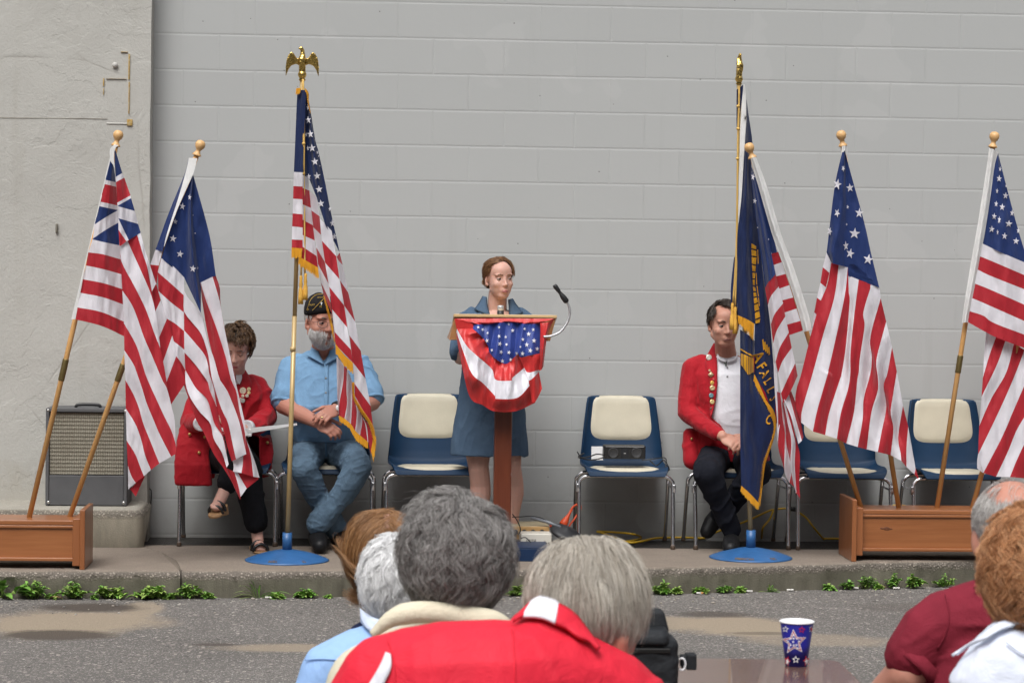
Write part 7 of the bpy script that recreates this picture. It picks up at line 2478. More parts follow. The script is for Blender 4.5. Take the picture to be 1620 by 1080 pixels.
# ------------------------------------------------------------------ woman in the red jacket, seated, reading
t = thing('person', 'woman in red jacket with pins, seated cross legged reading from a binder', 'person', (at(361, 730, 13.1)[0], 13.1, ZP))
C, R = at(374, 551, 12.90), face_R(R_(-4), R_(24), R_(2))
HS = 0.98
b = MB()
HD = head(b, C, R, HS, fem=True)
b.cap(at(374, 572, 13.02), at(371, 602, 13.10), 0.050, 0.056)
b.loft(torso([(350, 715, 13.08, 42, 0.12), (356, 660, 13.08, 38, 0.11), (364, 625, 13.09, 42, 0.11), (367, 607, 13.10, 38, 0.09), (370, 595, 13.11, 22, 0.06)]))
SHL, SHR = at(322, 618, 13.10), at(408, 610, 13.10)
ELL, ELR = at(300, 668, 13.02), at(424, 660, 13.00)
WRL, WRR = at(318, 668, 12.76), at(392, 674, 12.76)
b.chain([(SHL, 0.046), (ELL, 0.038), (WRL, 0.027)])
b.chain([(SHR, 0.046), (ELR, 0.038), (WRR, 0.027)])
hand(b, WRL, (0.75, -0.5, 0.15), (-0.2, -0.6, 0.75), -1, (0.4, 0.6, 0.4), 0.92)
hand(b, WRR, (-0.85, -0.45, -0.05), (0.1, -0.5, 0.85), 1, (0.35, 0.5, 0.4), 0.92)
HPL, HPR = at(338, 722, 13.08), at(376, 722, 13.08)
KNP, KNC = at(392, 742, 12.70), at(372, 724, 12.60)
ANP, ANC = at(406, 838, 12.74), at(354, 778, 12.52)
b.chain([(HPR, 0.060), (KNP, 0.046), (at(400, 790, 12.73), 0.042), (ANP, 0.033)])
b.chain([(HPL, 0.060), (KNC, 0.046), (at(364, 752, 12.56), 0.042), (ANC, 0.033)])
b.chain([(ANP, 0.034), (at(408, 855, 12.72), 0.032), (at(411, 866, 12.64), 0.028)])
b.chain([(ANC, 0.033), (at(347, 793, 12.48), 0.032), (at(342, 801, 12.42), 0.028)])
for (x, y, Yy, dx, dy) in ((411, 866, 12.63, 1, 0.1), (342, 801, 12.41, 1, 0.35)):
    for q in range(5):
        o_ = (q - 2) * 3.2
        b.cap(at(x + o_ * dx, y + o_ * dy * 0.6, Yy + 0.01), at(x + o_ * dx + 0.5, y + 3 + o_ * dy * 0.6, Yy - 0.02 + abs(q - 1.2) * 0.004), 0.0105 if q else 0.013, 0.0085)
V, F = fuse(b, 0.0046, 3)
V = blend_head(V, F, HD)
obj('body', (V, F), SK2, t)
face(t, C, R, HS, (0.10, 0.06, 0.04), plain('red_lips', (0.40, 0.10, 0.10), 0.4), fem=True, closed=0.8, look=(0, -0.8), skm=SK2)
M_BLKT = cloth('black_trousers', (0.0065, 0.0068, 0.0090), 0.9, 500, 0.0004, 0.2)
g = MB()
g.loft(torso([(356, 728, 13.08, 42, 0.13), (356, 705, 13.07, 42, 0.13)]))
g.chain([(HPR, 0.092), (KNP, 0.080), (at(398, 790, 12.72), 0.070), (at(404, 826, 12.73), 0.064)])
g.chain([(HPL, 0.092), (KNC, 0.082), (at(366, 748, 12.57), 0.066), (at(360, 764, 12.54), 0.058)])
garment('trousers', g, M_BLKT, t, 0.007, 4, 0.005, (12, 12, 8), 8)
M_CORK = plain('cork_sole', (0.33, 0.19, 0.09), 0.7, var=0.3, vs=60)
M_STRAP = plain('patent_strap', (0.012, 0.012, 0.013), 0.2)
for (hx, hy, hY, tx, ty, tY) in ((403, 866, 12.78, 413, 873, 12.60), (353, 800, 12.50, 341, 812, 12.41)):
    g = MB()
    a, b2 = at(hx, hy, hY), at(tx, ty, tY)
    d = xdir(a, b2)
    sd = np.cross(d, (0, 0, 1.0))
    sd /= np.linalg.norm(sd)
    up = np.cross(sd, d)
    ln = np.linalg.norm(b2 - a)
    g.hexa([a - sd * .030 - up * .050, a + sd * .030 - up * .050, b2 + sd * .040 - up * .014, b2 - sd * .040 - up * .014, a - sd * .030 + up * .016, a + sd * .030 + up * .016, b2 + sd * .040 + up * .004, b2 - sd * .040 + up * .004])
    g.lathe([(0.040, -0.014), (0.041, 0.0), (0.038, 0.005)], b2 - up * 0.0, up, 24)
    V, F = fuse(g, 0.005, 3)
    V[:, 2] = np.maximum(V[:, 2], ZP + 0.004)
    sh = obj('sandal', (V, F), M_CORK, t)
    g = MB()
    for f, h in ((0.62, 0.040), (0.95, 0.030)):
        c0 = a + d * ln * f
        g.tube(curve([c0 - sd * 0.038 + up * 0.0, c0 - sd * 0.034 + up * h * 0.8, c0 + up * (h + 0.012), c0 + sd * 0.034 + up * h * 0.8, c0 + sd * 0.038], 16), 0.0085, 8)
    obj('strap', g, M_STRAP, sh)
g = MB()
g.loft(torso([(366, 640, 13.06, 34, 0.12), (368, 612, 13.07, 32, 0.10), (370, 598, 13.09, 22, 0.075)]))
M_BLOU = cloth('white_blouse', (0.72, 0.72, 0.75), 0.8, 500, 0.0003, 0.03)
bo, bf = garment('blouse', g, M_BLOU, t, 0.0065, 4, 0.002, (9, 9, 9), 3)
kw = K(330, 490, 5.145)
g = MB()
g.loft(torso([(352, 752, 13.05, 72, 0.16), (352, 720, 13.05, 66, 0.16), (356, 690, 13.05, 56, 0.145), (361, 660, 13.06, 50, 0.135), (366, 630, 13.06, 52, 0.132), (368, 610, 13.08, 47, 0.11), (370, 598, 13.10, 34, 0.085), (371, 592, 13.11, 22, 0.070)]))
g.chain([(at(332, 610, 13.11), 0.050), (SHL, 0.058), (at(308, 645, 13.06), 0.057), (ELL, 0.056), (at(308, 670, 12.90), 0.052), (at(314, 670, 12.80), 0.047)])
g.chain([(at(398, 604, 13.11), 0.050), (SHR, 0.058), (at(419, 640, 13.05), 0.057), (ELR, 0.056), (at(410, 672, 12.88), 0.052), (at(397, 675, 12.79), 0.045)])
g.loft(torso([(310, 672, 12.97, 24, 0.060), (306, 700, 12.88, 27, 0.055), (304, 735, 12.815, 29, 0.040), (306, 764, 12.80, 30, 0.030), (307, 768, 12.80, 29, 0.024)]), 30, 3.0)
g.loft(torso([(416, 690, 13.03, 11, 0.06), (419, 715, 13.0, 12, 0.06), (418, 742, 12.98, 11, 0.05)]), 24, 3.0)
jo, jf = garment('jacket', g, M_REDJ, t, 0.0064, 3, 0.008, (10, 10, 9), 29,
                 cut=[[(340, 690), (338, 776), (404, 780), (412, 745), (411, 690), (390, 684)], kw((228, 460), (262, 455), (245, 560), (225, 640), (205, 560))], th=0.006)
for A, B in ((kw((240, 450), (262, 500), (275, 560), (250, 605)), kw((232, 470), (222, 520), (222, 560), (245, 600))), ((kw((180, 470), (180, 540), (195, 600))), kw((200, 480), (205, 540), (220, 600)))):
    g = MB()
    g.add(*ribbon(jf, A, B, 14, 4, 0.010, 5, 0.006))
    sheet('collar', g, M_BLOU, t, 0.005)
g = MB()
g.add(*ribbon(jf, kw((300, 490), (360, 600), (330, 640), (300, 720), (270, 820)), kw((270, 500), (262, 600), (250, 660), (240, 740), (255, 825)), 22, 4, 0.005, 5, 0.005))
sheet('lapel', g, M_REDJ, t, 0.005)
for i, (x, y, r, col) in enumerate(((280, 657, 27, (0.70, 0.62, 0.48)), (328, 645, 16, (0.70, 0.60, 0.36)), (326, 674, 15, (0.72, 0.56, 0.28)), (312, 698, 14, (0.62, 0.58, 0.48)), (279, 700, 13, (0.62, 0.55, 0.42)), (278, 738, 19, (0.40, 0.42, 0.38)), (262, 722, 9, (0.55, 0.5, 0.42)))):
    p = jf.at(kw((x, y))[0], 0.012, 5)
    rr = r / 5.145 * mpp(12.9)
    g = MB()
    g.lathe([(rr * 0.92, 0), (rr, 0.002), (rr * 0.88, 0.004), (rr * 0.84, 0.0035), (rr * 0.7, 0.0048), (rr * 0.5, 0.004), (rr * 0.3, 0.0048)], p, (0.05, -1, 0.1), 18)
    obj('pin', g, plain('enamel_pin', col, 0.3, 0.3, var=0.45, vs=200), t)
for x, y in ((324, 691), (315, 716), (300, 687), (423, 700)):
    g = MB()
    g.ell(jf.at((x, y), 0.004, 5), (0.009, 0.006, 0.009))
    obj('jacket_button', g, plain('brass_button', (0.55, 0.36, 0.13), 0.3, 0.85), t)
for w, d in ((WRL, xdir(at(304, 670, 12.92), at(314, 670, 12.80))), (WRR, xdir(at(412, 672, 12.9), at(397, 675, 12.79)))):
    g = MB()
    e = (at(314, 670, 12.80) if w is WRL else at(397, 675, 12.79)) + d * 0.045
    g.lathe([(0.030, -0.02), (0.039, -0.02), (0.042, 0.010), (0.040, 0.014), (0.034, 0.012)], e, d, 24)
    obj('cuff', g, M_BLOU, t)
M_SHB = hairmat('short_brown_hair', [(0.028, 0.014, 0.008), (0.065, 0.033, 0.016), (0.115, 0.062, 0.030), (0.19, 0.115, 0.06), (0.045, 0.023, 0.012)])
M_SHBU = plain('brown_hair_under', (0.03, 0.016, 0.010), 0.6)
reg = lambda N: (((N[:, 1] > -0.20) & (N[:, 2] > -0.55)) | ((N[:, 2] > 0.62) & (N[:, 1] > -0.78))) & ~((np.abs(N[:, 0]) > 0.55) & (N[:, 2] < -0.35) & (N[:, 1] < 0.0))
scalp('hair_base', t, C, R, HS, M_SHBU, reg, rad=(0.084, 0.104, 0.098))
strands('hair', t, C, R, HS, M_SHB, 330, 13, 10, rad=(0.083, 0.103, 0.097), region=reg, crown=(-0.3, 0.25, 0.9), length=0.050, lift=0.018, grav=0.16, wave=0.007, freq=1.0, spread=0.007, clump=0.65, width=0.0012, seed=61, stand=0.7)

# her open binder
kb_ = K(250, 470, 2.512)
t = thing('binder', 'open white binder held on the knees of the red jacketed woman', 'binder', at(400, 680, 12.66))
g = MB()
M_BIND = plain('binder_white', (0.62, 0.62, 0.60), 0.45)
def slabq(a, b2, c, d, th=0.010):
    P = [np.array(q) for q in (a, b2, c, d)]
    return [p - np.array([0, 0, th]) for p in P] + P
g.hexa(slabq(at(392, 685, 12.52), at(470, 672, 12.62), at(470, 669, 12.68), at(388, 677, 12.62), 0.003))
obj('cover', g, plain('binder_grey', (0.40, 0.40, 0.395), 0.4), t, smooth=False, bevel=0.0015)
g = MB()
g.hexa(slabq(at(345, 676, 12.58), at(372, 690, 12.50), at(393, 687, 12.50), at(386, 675, 12.60), 0.008))
obj('cover', g, M_BIND, t, smooth=False, bevel=0.002)
g = MB()
g.hexa(slabq(at(389, 679, 12.60), at(392, 687, 12.51), at(398, 686, 12.515), at(396, 677, 12.61), 0.012))
obj('pages', g, plain('pages_white', (0.72, 0.72, 0.72), 0.8), t, smooth=False)
# ------------------------------------------------------------------ the audience in the foreground
def skull_C(px, py, Y, R, s):
    return at(px, py, Y) - R @ (np.array([0, 0.012, 0.034]) * s)
M_TAB = wood('dark_laminate', (0.105, 0.060, 0.045), (0.150, 0.088, 0.066), 1.2, 0, 0.22, 0.3)
# table
ZT = 0.75
A_, B_, C_ = onz(1085, 1040, ZT), onz(1326, 1043, ZT), onz(1368, 1084, ZT)
ex = (A_ - B_) / np.linalg.norm(A_ - B_)
ey = (C_ - B_) / np.linalg.norm(C_ - B_)
t = thing('table', 'dark brown laminate table in the foreground with the cup and camera bag on it', 'table', B_ + ex * 0.47 + ey * 0.36 - np.array([0, 0, ZT]))
P = [B_ + ey * 0.03, B_ + ex * 0.03, B_ + ex * 0.95, B_ + ex * 0.95 + ey * 0.76, B_ + ey * 0.76]
c1 = B_ + (ex + ey) * 0.009
P = [B_ + ey * 0.03, c1, B_ + ex * 0.03, B_ + ex * 0.95, B_ + ex * 0.95 + ey * 0.76, B_ + ey * 0.76]
n = len(P)
g = MB()
g.add([p - np.array([0, 0, 0.028]) for p in P] + P, [tuple(range(n))[::-1], tuple(range(n, 2 * n))] + [(i, (i + 1) % n, n + (i + 1) % n, n + i) for i in range(n)])
obj('table_top', g, M_TAB, t, smooth=False, bevel=0.004)
for fx, fy in ((0.12, 0.1), (0.85, 0.1), (0.12, 0.66), (0.85, 0.66)):
    g = MB()
    q = B_ + ex * fx + ey * fy
    g.tube([(q[0], q[1], 0.0), (q[0], q[1], ZT - 0.028)], 0.014, 12)
    obj('leg', g, plain('grey_steel', (0.12, 0.12, 0.12), 0.4, 0.6), t)
# paper cup
c0 = onz(1259.5, 1052, ZT)
sc = mpp(c0[1])
t = thing('paper_cup', 'blue paper cup printed with red and white stars standing on the table', 'cup', c0)
M_CUP = [plain('cup_blue', (0.020, 0.022, 0.33), 0.4, var=0.06), plain('cup_white', (0.78, 0.78, 0.80), 0.45, var=0.03), plain('cup_red', (0.50, 0.02, 0.05), 0.4, var=0.05)]
H, r0, r1 = 70 * sc, 17.2 * sc, 26.5 * sc
g = MB()
g.lathe([(r0 - 0.001, 0.003), (r0, 0.0), (r0 * 0.5 + r1 * 0.5, H * 0.5), (r1, H)] , c0, seg=72)
V, F = np.array(g.v), [f for f in g.f if len(f) == 4]
g2 = MB()
g2.add(V, F, 0)
class _Cone:                       # exact surface of the cup under a photo pixel
    def at(self, p, lift=0.001, r=0):
        d = ray(p[0], p[1])
        Y = c0[1] - r1
        for _ in range(8):
            q = CAM + d * (Y / d[1])
            rad = r0 + (r1 - r0) * min(1.0, max(0.0, (q[2] - c0[2]) / H)) + lift
            x = q[0] - c0[0]
            Y = c0[1] - math.sqrt(max(1e-8, rad * rad - x * x))
        return CAM + d * (Y / d[1])
cfr = _Cone()
kcup = K(1060, 900, 4.765)
def cupstar(x, y, r, rot, col, lift, hole=None, sx=1.0):
    q = kcup((x, y))[0]
    r /= 4.765
    pts = []
    for i in range(10):
        a = rot + PI * i / 5
        rr = r if i % 2 == 0 else r * 0.47
        pts.append((q[0] + sx * rr * math.sin(a), q[1] - rr * math.cos(a)))
    if hole:
        inn = [(q[0] + (p[0] - q[0]) * hole, q[1] + (p[1] - q[1]) * hole) for p in pts]
        W = [cfr.at(p, lift, 1.2) for p in pts + inn]
        g2.add(W, [(i, (i + 1) % 10, 10 + (i + 1) % 10, 10 + i) for i in range(10)], col)
    else:
        n = max(2, int(r / 2.2))
        for i in range(10):
            A, B = pts[i], pts[(i + 1) % 10]
            W, F, idx = [], [], {}
            for u in range(n + 1):
                for v in range(n + 1 - u):
                    a1, b1 = u / n, v / n
                    idx[u, v] = len(W)
                    W.append(cfr.at((q[0] + (A[0] - q[0]) * a1 + (B[0] - q[0]) * b1, q[1] + (A[1] - q[1]) * a1 + (B[1] - q[1]) * b1), lift, 1.0))
            for u in range(n):
                for v in range(n - u):
                    F.append((idx[u, v], idx[u + 1, v], idx[u, v + 1]))
                    if u + v < n - 1:
                        F.append((idx[u + 1, v], idx[u + 1, v + 1], idx[u, v + 1]))
            g2.add(W, F, col)
cupstar(935, 548, 98, -0.06, 1, 0.0008)
cupstar(935, 548, 86, -0.06, 2, 0.0012)
cupstar(935, 548, 72, -0.06, 1, 0.0016)
cupstar(935, 548, 62, -0.06, 0, 0.0020)
for dx, dy in ((0, -52), (-24, -26), (24, -26), (-44, -4), (-4, -2), (40, -6), (-24, 22), (20, 22), (-36, 44), (28, 46), (0, 24), (0, -28)):
    cupstar(932 + dx, 548 + dy, 11, 0.1, 1, 0.0024)
cupstar(870, 450, 27, 0.1, 1, 0.0010, 0.6)
cupstar(993, 455, 28, 0.1, 2, 0.0010, 0.6)
cupstar(948, 680, 30, 0.0, 1, 0.0010, 0.6)
cupstar(1062, 450, 30, 0.2, 1, 0.0008, 0.7, 0.5)
cupstar(1066, 450, 22, 0.2, 2, 0.0012, None, 0.5)
cupstar(884, 690, 42, 0.3, 2, 0.0008, None, 0.6)
cupstar(884, 695, 26, 0.3, 1, 0.0012, None, 0.6)
cupstar(1028, 690, 44, -0.2, 2, 0.0008, None, 0.6)
cupstar(1030, 694, 28, -0.2, 1, 0.0012, None, 0.6)
obj('body', g2, M_CUP, t)
g = MB()
g.lathe([(r1 - 0.0005, H - 0.001), (r1 + 0.0022, H + 0.0005), (r1 + 0.0024, H + 0.0025), (r1, H + 0.0035), (r1 - 0.002, H + 0.001), (r0 * 0.6 + r1 * 0.4 - 0.002, H * 0.4), (r0 * 0.6 + r1 * 0.4 - 0.004, H * 0.4)], c0, seg=64)
obj('rim', g, M_CUP[1], t)

# camera bag
YB_ = 4.95
kbg = K(780, 820, 4.153)
def G_(x, y, Y=YB_):
    q = kbg((x, y))[0]
    return at(q[0], q[1], Y)
t = thing('camera_bag', 'black camera bag standing on the table beside the red shirted man', 'bag', (G_(1080, 1000)[0], YB_, ZT))
M_BAG = cloth('black_nylon', (0.018, 0.020, 0.023), 0.6, 300, 0.001, 0.25)
g = MB()
a, b = G_(880, 800), G_(1232, 1100)
w = b[0] - a[0]
zt = a[2]
xm = (a[0] + b[0]) / 2
g.loft([((xm, YB_ + 0.07, ZT + 0.002), (w / 2 * 0.94, 0, 0), (0, 0.065, 0)), ((xm, YB_ + 0.07, ZT + 0.02), (w / 2, 0, 0), (0, 0.072, 0)), ((xm, YB_ + 0.07, zt - 0.012), (w / 2 * 0.98, 0, 0), (0, 0.072, 0)), ((xm, YB_ + 0.07, zt), (w / 2 * 0.9, 0, 0), (0, 0.064, 0))], 40, 5)
V, F = fuse(g, 0.004, 2)
V = crease(V, np.asarray(F), 0.003, (16, 16, 30), 4)
obj('body', (V, F), M_BAG, t)
g = MB()
a2, b2 = G_(930, 730), G_(1196, 812)
g.loft([((xm - 0.008, YB_ + 0.065, b2[2] - 0.004), ((b2[0] - a2[0]) / 2, 0, 0), (0, 0.078, 0)), ((xm - 0.008, YB_ + 0.065, a2[2] - 0.012), ((b2[0] - a2[0]) / 2, 0, 0), (0, 0.076, 0)), ((xm - 0.008, YB_ + 0.065, a2[2]), ((b2[0] - a2[0]) / 2 * 0.86, 0, 0), (0, 0.062, 0))], 40, 5)
V, F = fuse(g, 0.004, 2)
obj('lid', (V, F), M_BAG, t)
g = MB()
a3, b3 = G_(1050, 596, YB_ + 0.08), G_(1150, 735, YB_ + 0.08)
g.hexa([(a3[0] - 0.02, YB_ + 0.05, b3[2]), (b3[0], YB_ + 0.05, b3[2]), (b3[0], YB_ + 0.12, b3[2]), (a3[0] - 0.02, YB_ + 0.12, b3[2]), (a3[0] - 0.02, YB_ + 0.055, a3[2]), (b3[0] - 0.012, YB_ + 0.055, a3[2]), (b3[0] - 0.012, YB_ + 0.11, a3[2]), (a3[0] - 0.02, YB_ + 0.11, a3[2])])
obj('top_pocket', g, M_BAG, t, smooth=False, bevel=0.006)
g = MB()
for y0, y1 in ((850, 882),):
    p0, p1 = G_(925, y0, YB_ - 0.004), G_(1165, y1, YB_ - 0.004)
    g.box(((p0[0] + p1[0]) / 2, YB_ - 0.003, (p0[2] + p1[2]) / 2), (p1[0] - p0[0], 0.006, abs(p0[2] - p1[2])))
obj('zip_flap', g, plain('rubber_trim', (0.006, 0.006, 0.006), 0.4), t, smooth=False, bevel=0.002)
g = MB()
ctr = G_(1240, 955, YB_ + 0.03)
rr = 40 / 4.153 * mpp(YB_)
g.tube([ctr + np.array([math.cos(a) * rr * 0.62, 0, math.sin(a) * rr]) for a in np.linspace(-2.2, 2.2, 26)], 0.0022, 8)
obj('ring', g, plain('white_ring', (0.7, 0.7, 0.72), 0.3), t)
g = MB()
p0, p1 = G_(1222, 884, YB_ + 0.05), G_(1322, 985, YB_ + 0.05)
g.box(((p0[0] + p1[0]) / 2 + 0.004, YB_ + 0.055, (p0[2] + p1[2]) / 2), (p1[0] - p0[0], 0.03, abs(p0[2] - p1[2]) * 0.8), rotm('Y', -0.06))
g.box((p1[0] - 0.008, YB_ + 0.05, (p0[2] + p1[2]) / 2), (0.022, 0.036, abs(p0[2] - p1[2]) * 1.02))
obj('strap_clip', g, M_BAG, t, smooth=False, bevel=0.003)

def shoulders(mb, pts):
    mb.chain([(at(x, y, Y), r) for x, y, Y, r in pts])
def lowbody(mb, px, Y, w=0.17, d=0.12, top=1080):
    """trunk below the shoulders; top: photo row of its upper end"""
    c = at(px, top, Y)
    z1 = c[2]
    mb.loft([((c[0], Y, 0.16), (w * 0.92, 0, 0), (0, d, 0)), ((c[0], Y, 0.35), (w * 0.95, 0, 0), (0, d, 0)), ((c[0], Y, z1 - 0.12), (w, 0, 0), (0, d, 0)), ((c[0], Y, z1 - 0.03), (w * 0.9, 0, 0), (0, d * 0.85, 0)), ((c[0], Y, z1), (w * 0.7, 0, 0), (0, d * 0.6, 0))])
def backskin(t, C, R, s, neck, body, mat, ears=True, voxel=0.005, extra=None, fem=False):
    b = MB()
    H = head(b, C, R, s, ears=ears, fem=fem)
    b.chain(neck)
    body(b)
    if extra:
        extra(b)
    V, F = fuse(b, voxel, 4)
    V = blend_head(V, F, H, carve=False)
    obj('body', (V, F), mat, t)
ALLREG = lambda N: ~((N[:, 1] < -0.35) & (N[:, 2] < 0.55)) & (N[:, 2] > -0.80)

# ---- woman with brown bob, farthest left
R = face_R(R_(172), R_(12), R_(4))
C = skull_C(610, 862, 5.9, R, 1.0)
t = thing('person', 'seated woman seen from behind, long straight brown bob with pink parting', 'person', (C[0], 5.9, 0.5))
bd = lambda b: (lowbody(b, 640, 5.9, 0.15, 0.10, 1040), shoulders(b, [(575, 1040, 5.88, 0.050), (620, 1020, 5.88, 0.062), (690, 1020, 5.88, 0.055)]))
backskin(t, C, R, 0.98, [(at(612, 905, 5.9), 0.05), (at(616, 985, 5.88), 0.056)], bd, SK2, ears=False, fem=True)
M_NAVT = cloth('navy_top', (0.012, 0.018, 0.055), 0.9)
g = MB()
lowbody(g, 640, 5.9, 0.185, 0.125, 1024)
shoulders(g, [(566, 1050, 5.88, 0.062), (586, 1020, 5.88, 0.066), (622, 1012, 5.88, 0.072), (700, 1020, 5.88, 0.066), (716, 1060, 5.88, 0.06)])
shoulders(g, [(616, 985, 5.88, 0.066), (616, 1000, 5.88, 0.072)])
garment('top', g, M_NAVT, t, 0.008, 5, 0.004, (9, 9, 9), 2)
M_BRN = hairmat('brown_bob_hair', [(0.168, 0.074, 0.028), (0.264, 0.126, 0.048), (0.360, 0.186, 0.078), (0.216, 0.102, 0.038), (0.432, 0.252, 0.126)], 0.38)
M_BRNU = plain('brown_bob_under', (0.15, 0.075, 0.03), 0.6, var=0.3, vs=30)
cr = lambda N: ALLREG(N) & ~((np.abs(N[:, 0] + 0.18) < 0.10) & (N[:, 2] > 0.35))
scalp('hair_base', t, C, R, 0.98, M_BRNU, cr)
strands('hair', t, C, R, 0.98, M_BRN, 760, 34, 14, region=cr, crown=(-0.18, -0.15, 1.0), part=-0.18, length=0.225, lift=0.010, grav=0.34, spread=0.010, clump=0.35, width=0.00055, seed=71, curl_in=0.10, lvar=0.10, stand=0.3)

# ---- white haired person in the pale blue shirt
R = face_R(R_(176), R_(6), R_(-4))
C = skull_C(634, 912, 5.35, R, 1.0)
t = thing('person', 'seated person seen from behind, short white hair and pale blue collared shirt', 'person', (C[0], 5.35, 0.5))
bd = lambda b: (lowbody(b, 610, 5.35, 0.16, 0.11, 1070), shoulders(b, [(545, 1060, 5.33, 0.06), (630, 1040, 5.33, 0.075), (720, 1060, 5.33, 0.06)]))
backskin(t, C, R, 1.0, [(at(634, 950, 5.35), 0.054), (at(628, 1010, 5.33), 0.06)], bd, SK2)
M_PBS = cloth('pale_blue_cotton', (0.30, 0.47, 0.78), 0.8, 500, 0.0003, 0.05)
g = MB()
lowbody(g, 610, 5.35, 0.185, 0.13, 1050)
shoulders(g, [(500, 1110, 5.33, 0.060), (520, 1062, 5.33, 0.066), (570, 1045, 5.33, 0.076), (630, 1035, 5.33, 0.085), (700, 1050, 5.33, 0.078), (740, 1080, 5.33, 0.07)])
shoulders(g, [(624, 1003, 5.33, 0.070), (622, 1015, 5.33, 0.078)])
so, sf = garment('shirt', g, M_PBS, t, 0.007, 5, 0.004, (8, 8, 8), 14)
g = MB()
g.add(*ribbon(sf, [(572, 984), (585, 998), (605, 1006), (640, 1008)], [(570, 962), (588, 975), (610, 982), (640, 984)], 18, 3, 0.012, 6, 0.008))
sheet('collar', g, cloth('white_collar', (0.62, 0.70, 0.86), 0.8), t, 0.005)
g = MB()
g.add(*ribbon(sf, [(482, 1042), (510, 1040), (560, 1046)], [(482, 1044), (510, 1042), (560, 1048)], 18, 1, 0.001, 6, 0.0008))
sheet('yoke_seam', g, M_PBS, t, 0.002)
M_WHT = hairmat('white_hair', [(0.66, 0.66, 0.67), (0.82, 0.82, 0.82), (0.90, 0.90, 0.90), (0.75, 0.75, 0.75)], 0.4)
M_WHTU = plain('white_hair_under', (0.66, 0.66, 0.66), 0.6)
scalp('hair_base', t, C, R, 1.0, M_WHTU, ALLREG)
strands('hair', t, C, R, 1.0, M_WHT, 520, 34, 10, region=ALLREG, length=0.075, lift=0.012, grav=0.22, wave=0.008, freq=1.0, spread=0.008, clump=0.6, width=0.0006, seed=81, stand=0.5)

# ---- wavy grey hair, cream sweater
R = face_R(R_(184), R_(4), R_(3))
C = skull_C(721, 872, 4.6, R, 1.0)
t = thing('person', 'seated person seen from behind, thick wavy dark grey hair and cream sweater', 'person', (C[0], 4.6, 0.5))
bd = lambda b: (lowbody(b, 700, 4.6, 0.17, 0.12, 1085), shoulders(b, [(620, 1070, 4.58, 0.07), (720, 1050, 4.58, 0.085), (810, 1070, 4.58, 0.07)]))
backskin(t, C, R, 1.02, [(at(721, 920, 4.6), 0.058), (at(716, 1010, 4.58), 0.066)], bd, SK1)
M_CRM = cloth('cream_knit', (0.66, 0.61, 0.47), 0.95, 260, 0.0012, 0.05)
g = MB()
lowbody(g, 700, 4.6, 0.20, 0.15, 1065)
shoulders(g, [(556, 1130, 4.56, 0.070), (580, 1082, 4.56, 0.078), (640, 1058, 4.56, 0.088), (720, 1050, 4.56, 0.098), (800, 1070, 4.56, 0.090), (860, 1100, 4.56, 0.08)])
so, sf = garment('sweater', g, M_CRM, t, 0.0065, 5, 0.007, (6, 6, 6), 24)
g = MB()
g.tube(curve([at(588, 1004, 4.51), at(620, 978, 4.505), at(660, 968, 4.50), at(720, 972, 4.50), at(790, 985, 4.50), at(820, 1010, 4.53)], 40), np.concatenate([np.linspace(0.008, 0.022, 10), np.full(20, 0.022), np.linspace(0.022, 0.008, 10)]), 14)
V, F = fuse(g, 0.004, 3)
obj('rolled_collar', (V, F), M_CRM, t)
M_GRY = hairmat('grey_wavy_hair', [(0.108, 0.099, 0.095), (0.205, 0.192, 0.184), (0.324, 0.308, 0.297), (0.157, 0.145, 0.138), (0.454, 0.443, 0.427), (0.248, 0.232, 0.221)], 0.42)
M_GRYU = plain('grey_hair_under', (0.10, 0.092, 0.087), 0.6, var=0.3, vs=30)
scalp('hair_base', t, C, R, 1.02, M_GRYU, ALLREG)
strands('hair', t, C, R, 1.02, M_GRY, 620, 46, 14, region=ALLREG, crown=(-0.2, 0.15, 1.0), length=0.088, lift=0.024, grav=0.14, wave=0.011, freq=1.25, spread=0.010, clump=0.60, width=0.0005, seed=91, stand=0.9, flyaway=0.05, lvar=0.35)
strands('loose_hair', t, C, R, 1.02, M_GRY, 90, 3, 12, region=lambda N: N[:, 2] > 0.1, crown=(-0.2, 0.15, 1.0), length=0.07, lift=0.034, grav=0.05, wave=0.012, freq=1.2, spread=0.01, clump=0.2, width=0.0006, seed=92, stand=1.4, flyaway=0.12)

# ---- man bowed forward in the red shirt
R = face_R(R_(158), R_(42), R_(14))
C = skull_C(931, 944, 4.22, R, 1.0)
t = thing('person', 'man seen from behind bending forward in a bright red shirt with white collar patch', 'person', (at(760, 1080, 4.1)[0], 4.1, 0.5))
bd = lambda b: (lowbody(b, 770, 4.1, 0.18, 0.13, 1120), shoulders(b, [(640, 1100, 4.1, 0.07), (760, 1090, 4.1, 0.085), (880, 1085, 4.12, 0.08), (985, 1110, 4.15, 0.065)]))
SK4 = skin('skin_pink', (0.50, 0.26, 0.19), 0.3)
backskin(t, C, R, 1.03, [(at(915, 965, 4.22), 0.062), (at(860, 1040, 4.14), 0.072)], bd, SK4)
M_RSH = cloth('red_sport_shirt', (0.66, 0.022, 0.045), 0.62, 420, 0.0004, 0.06)
g = MB()
lowbody(g, 770, 4.1, 0.22, 0.16, 1090)
shoulders(g, [(570, 1135, 4.10, 0.078), (610, 1078, 4.09, 0.082), (700, 1078, 4.07, 0.108), (790, 1074, 4.07, 0.110), (868, 1066, 4.10, 0.098), (960, 1098, 4.13, 0.088), (1010, 1130, 4.15, 0.075)])
shoulders(g, [(858, 1028, 4.12, 0.084), (862, 1018, 4.13, 0.080)])
so, sf = garment('shirt', g, M_RSH, t, 0.0062, 4, 0.009, (5, 5, 6.5), 37)
M_WPAN = cloth('white_panel', (0.74, 0.74, 0.80), 0.7)
kr2 = K(780, 820, 4.153)
g = MB()
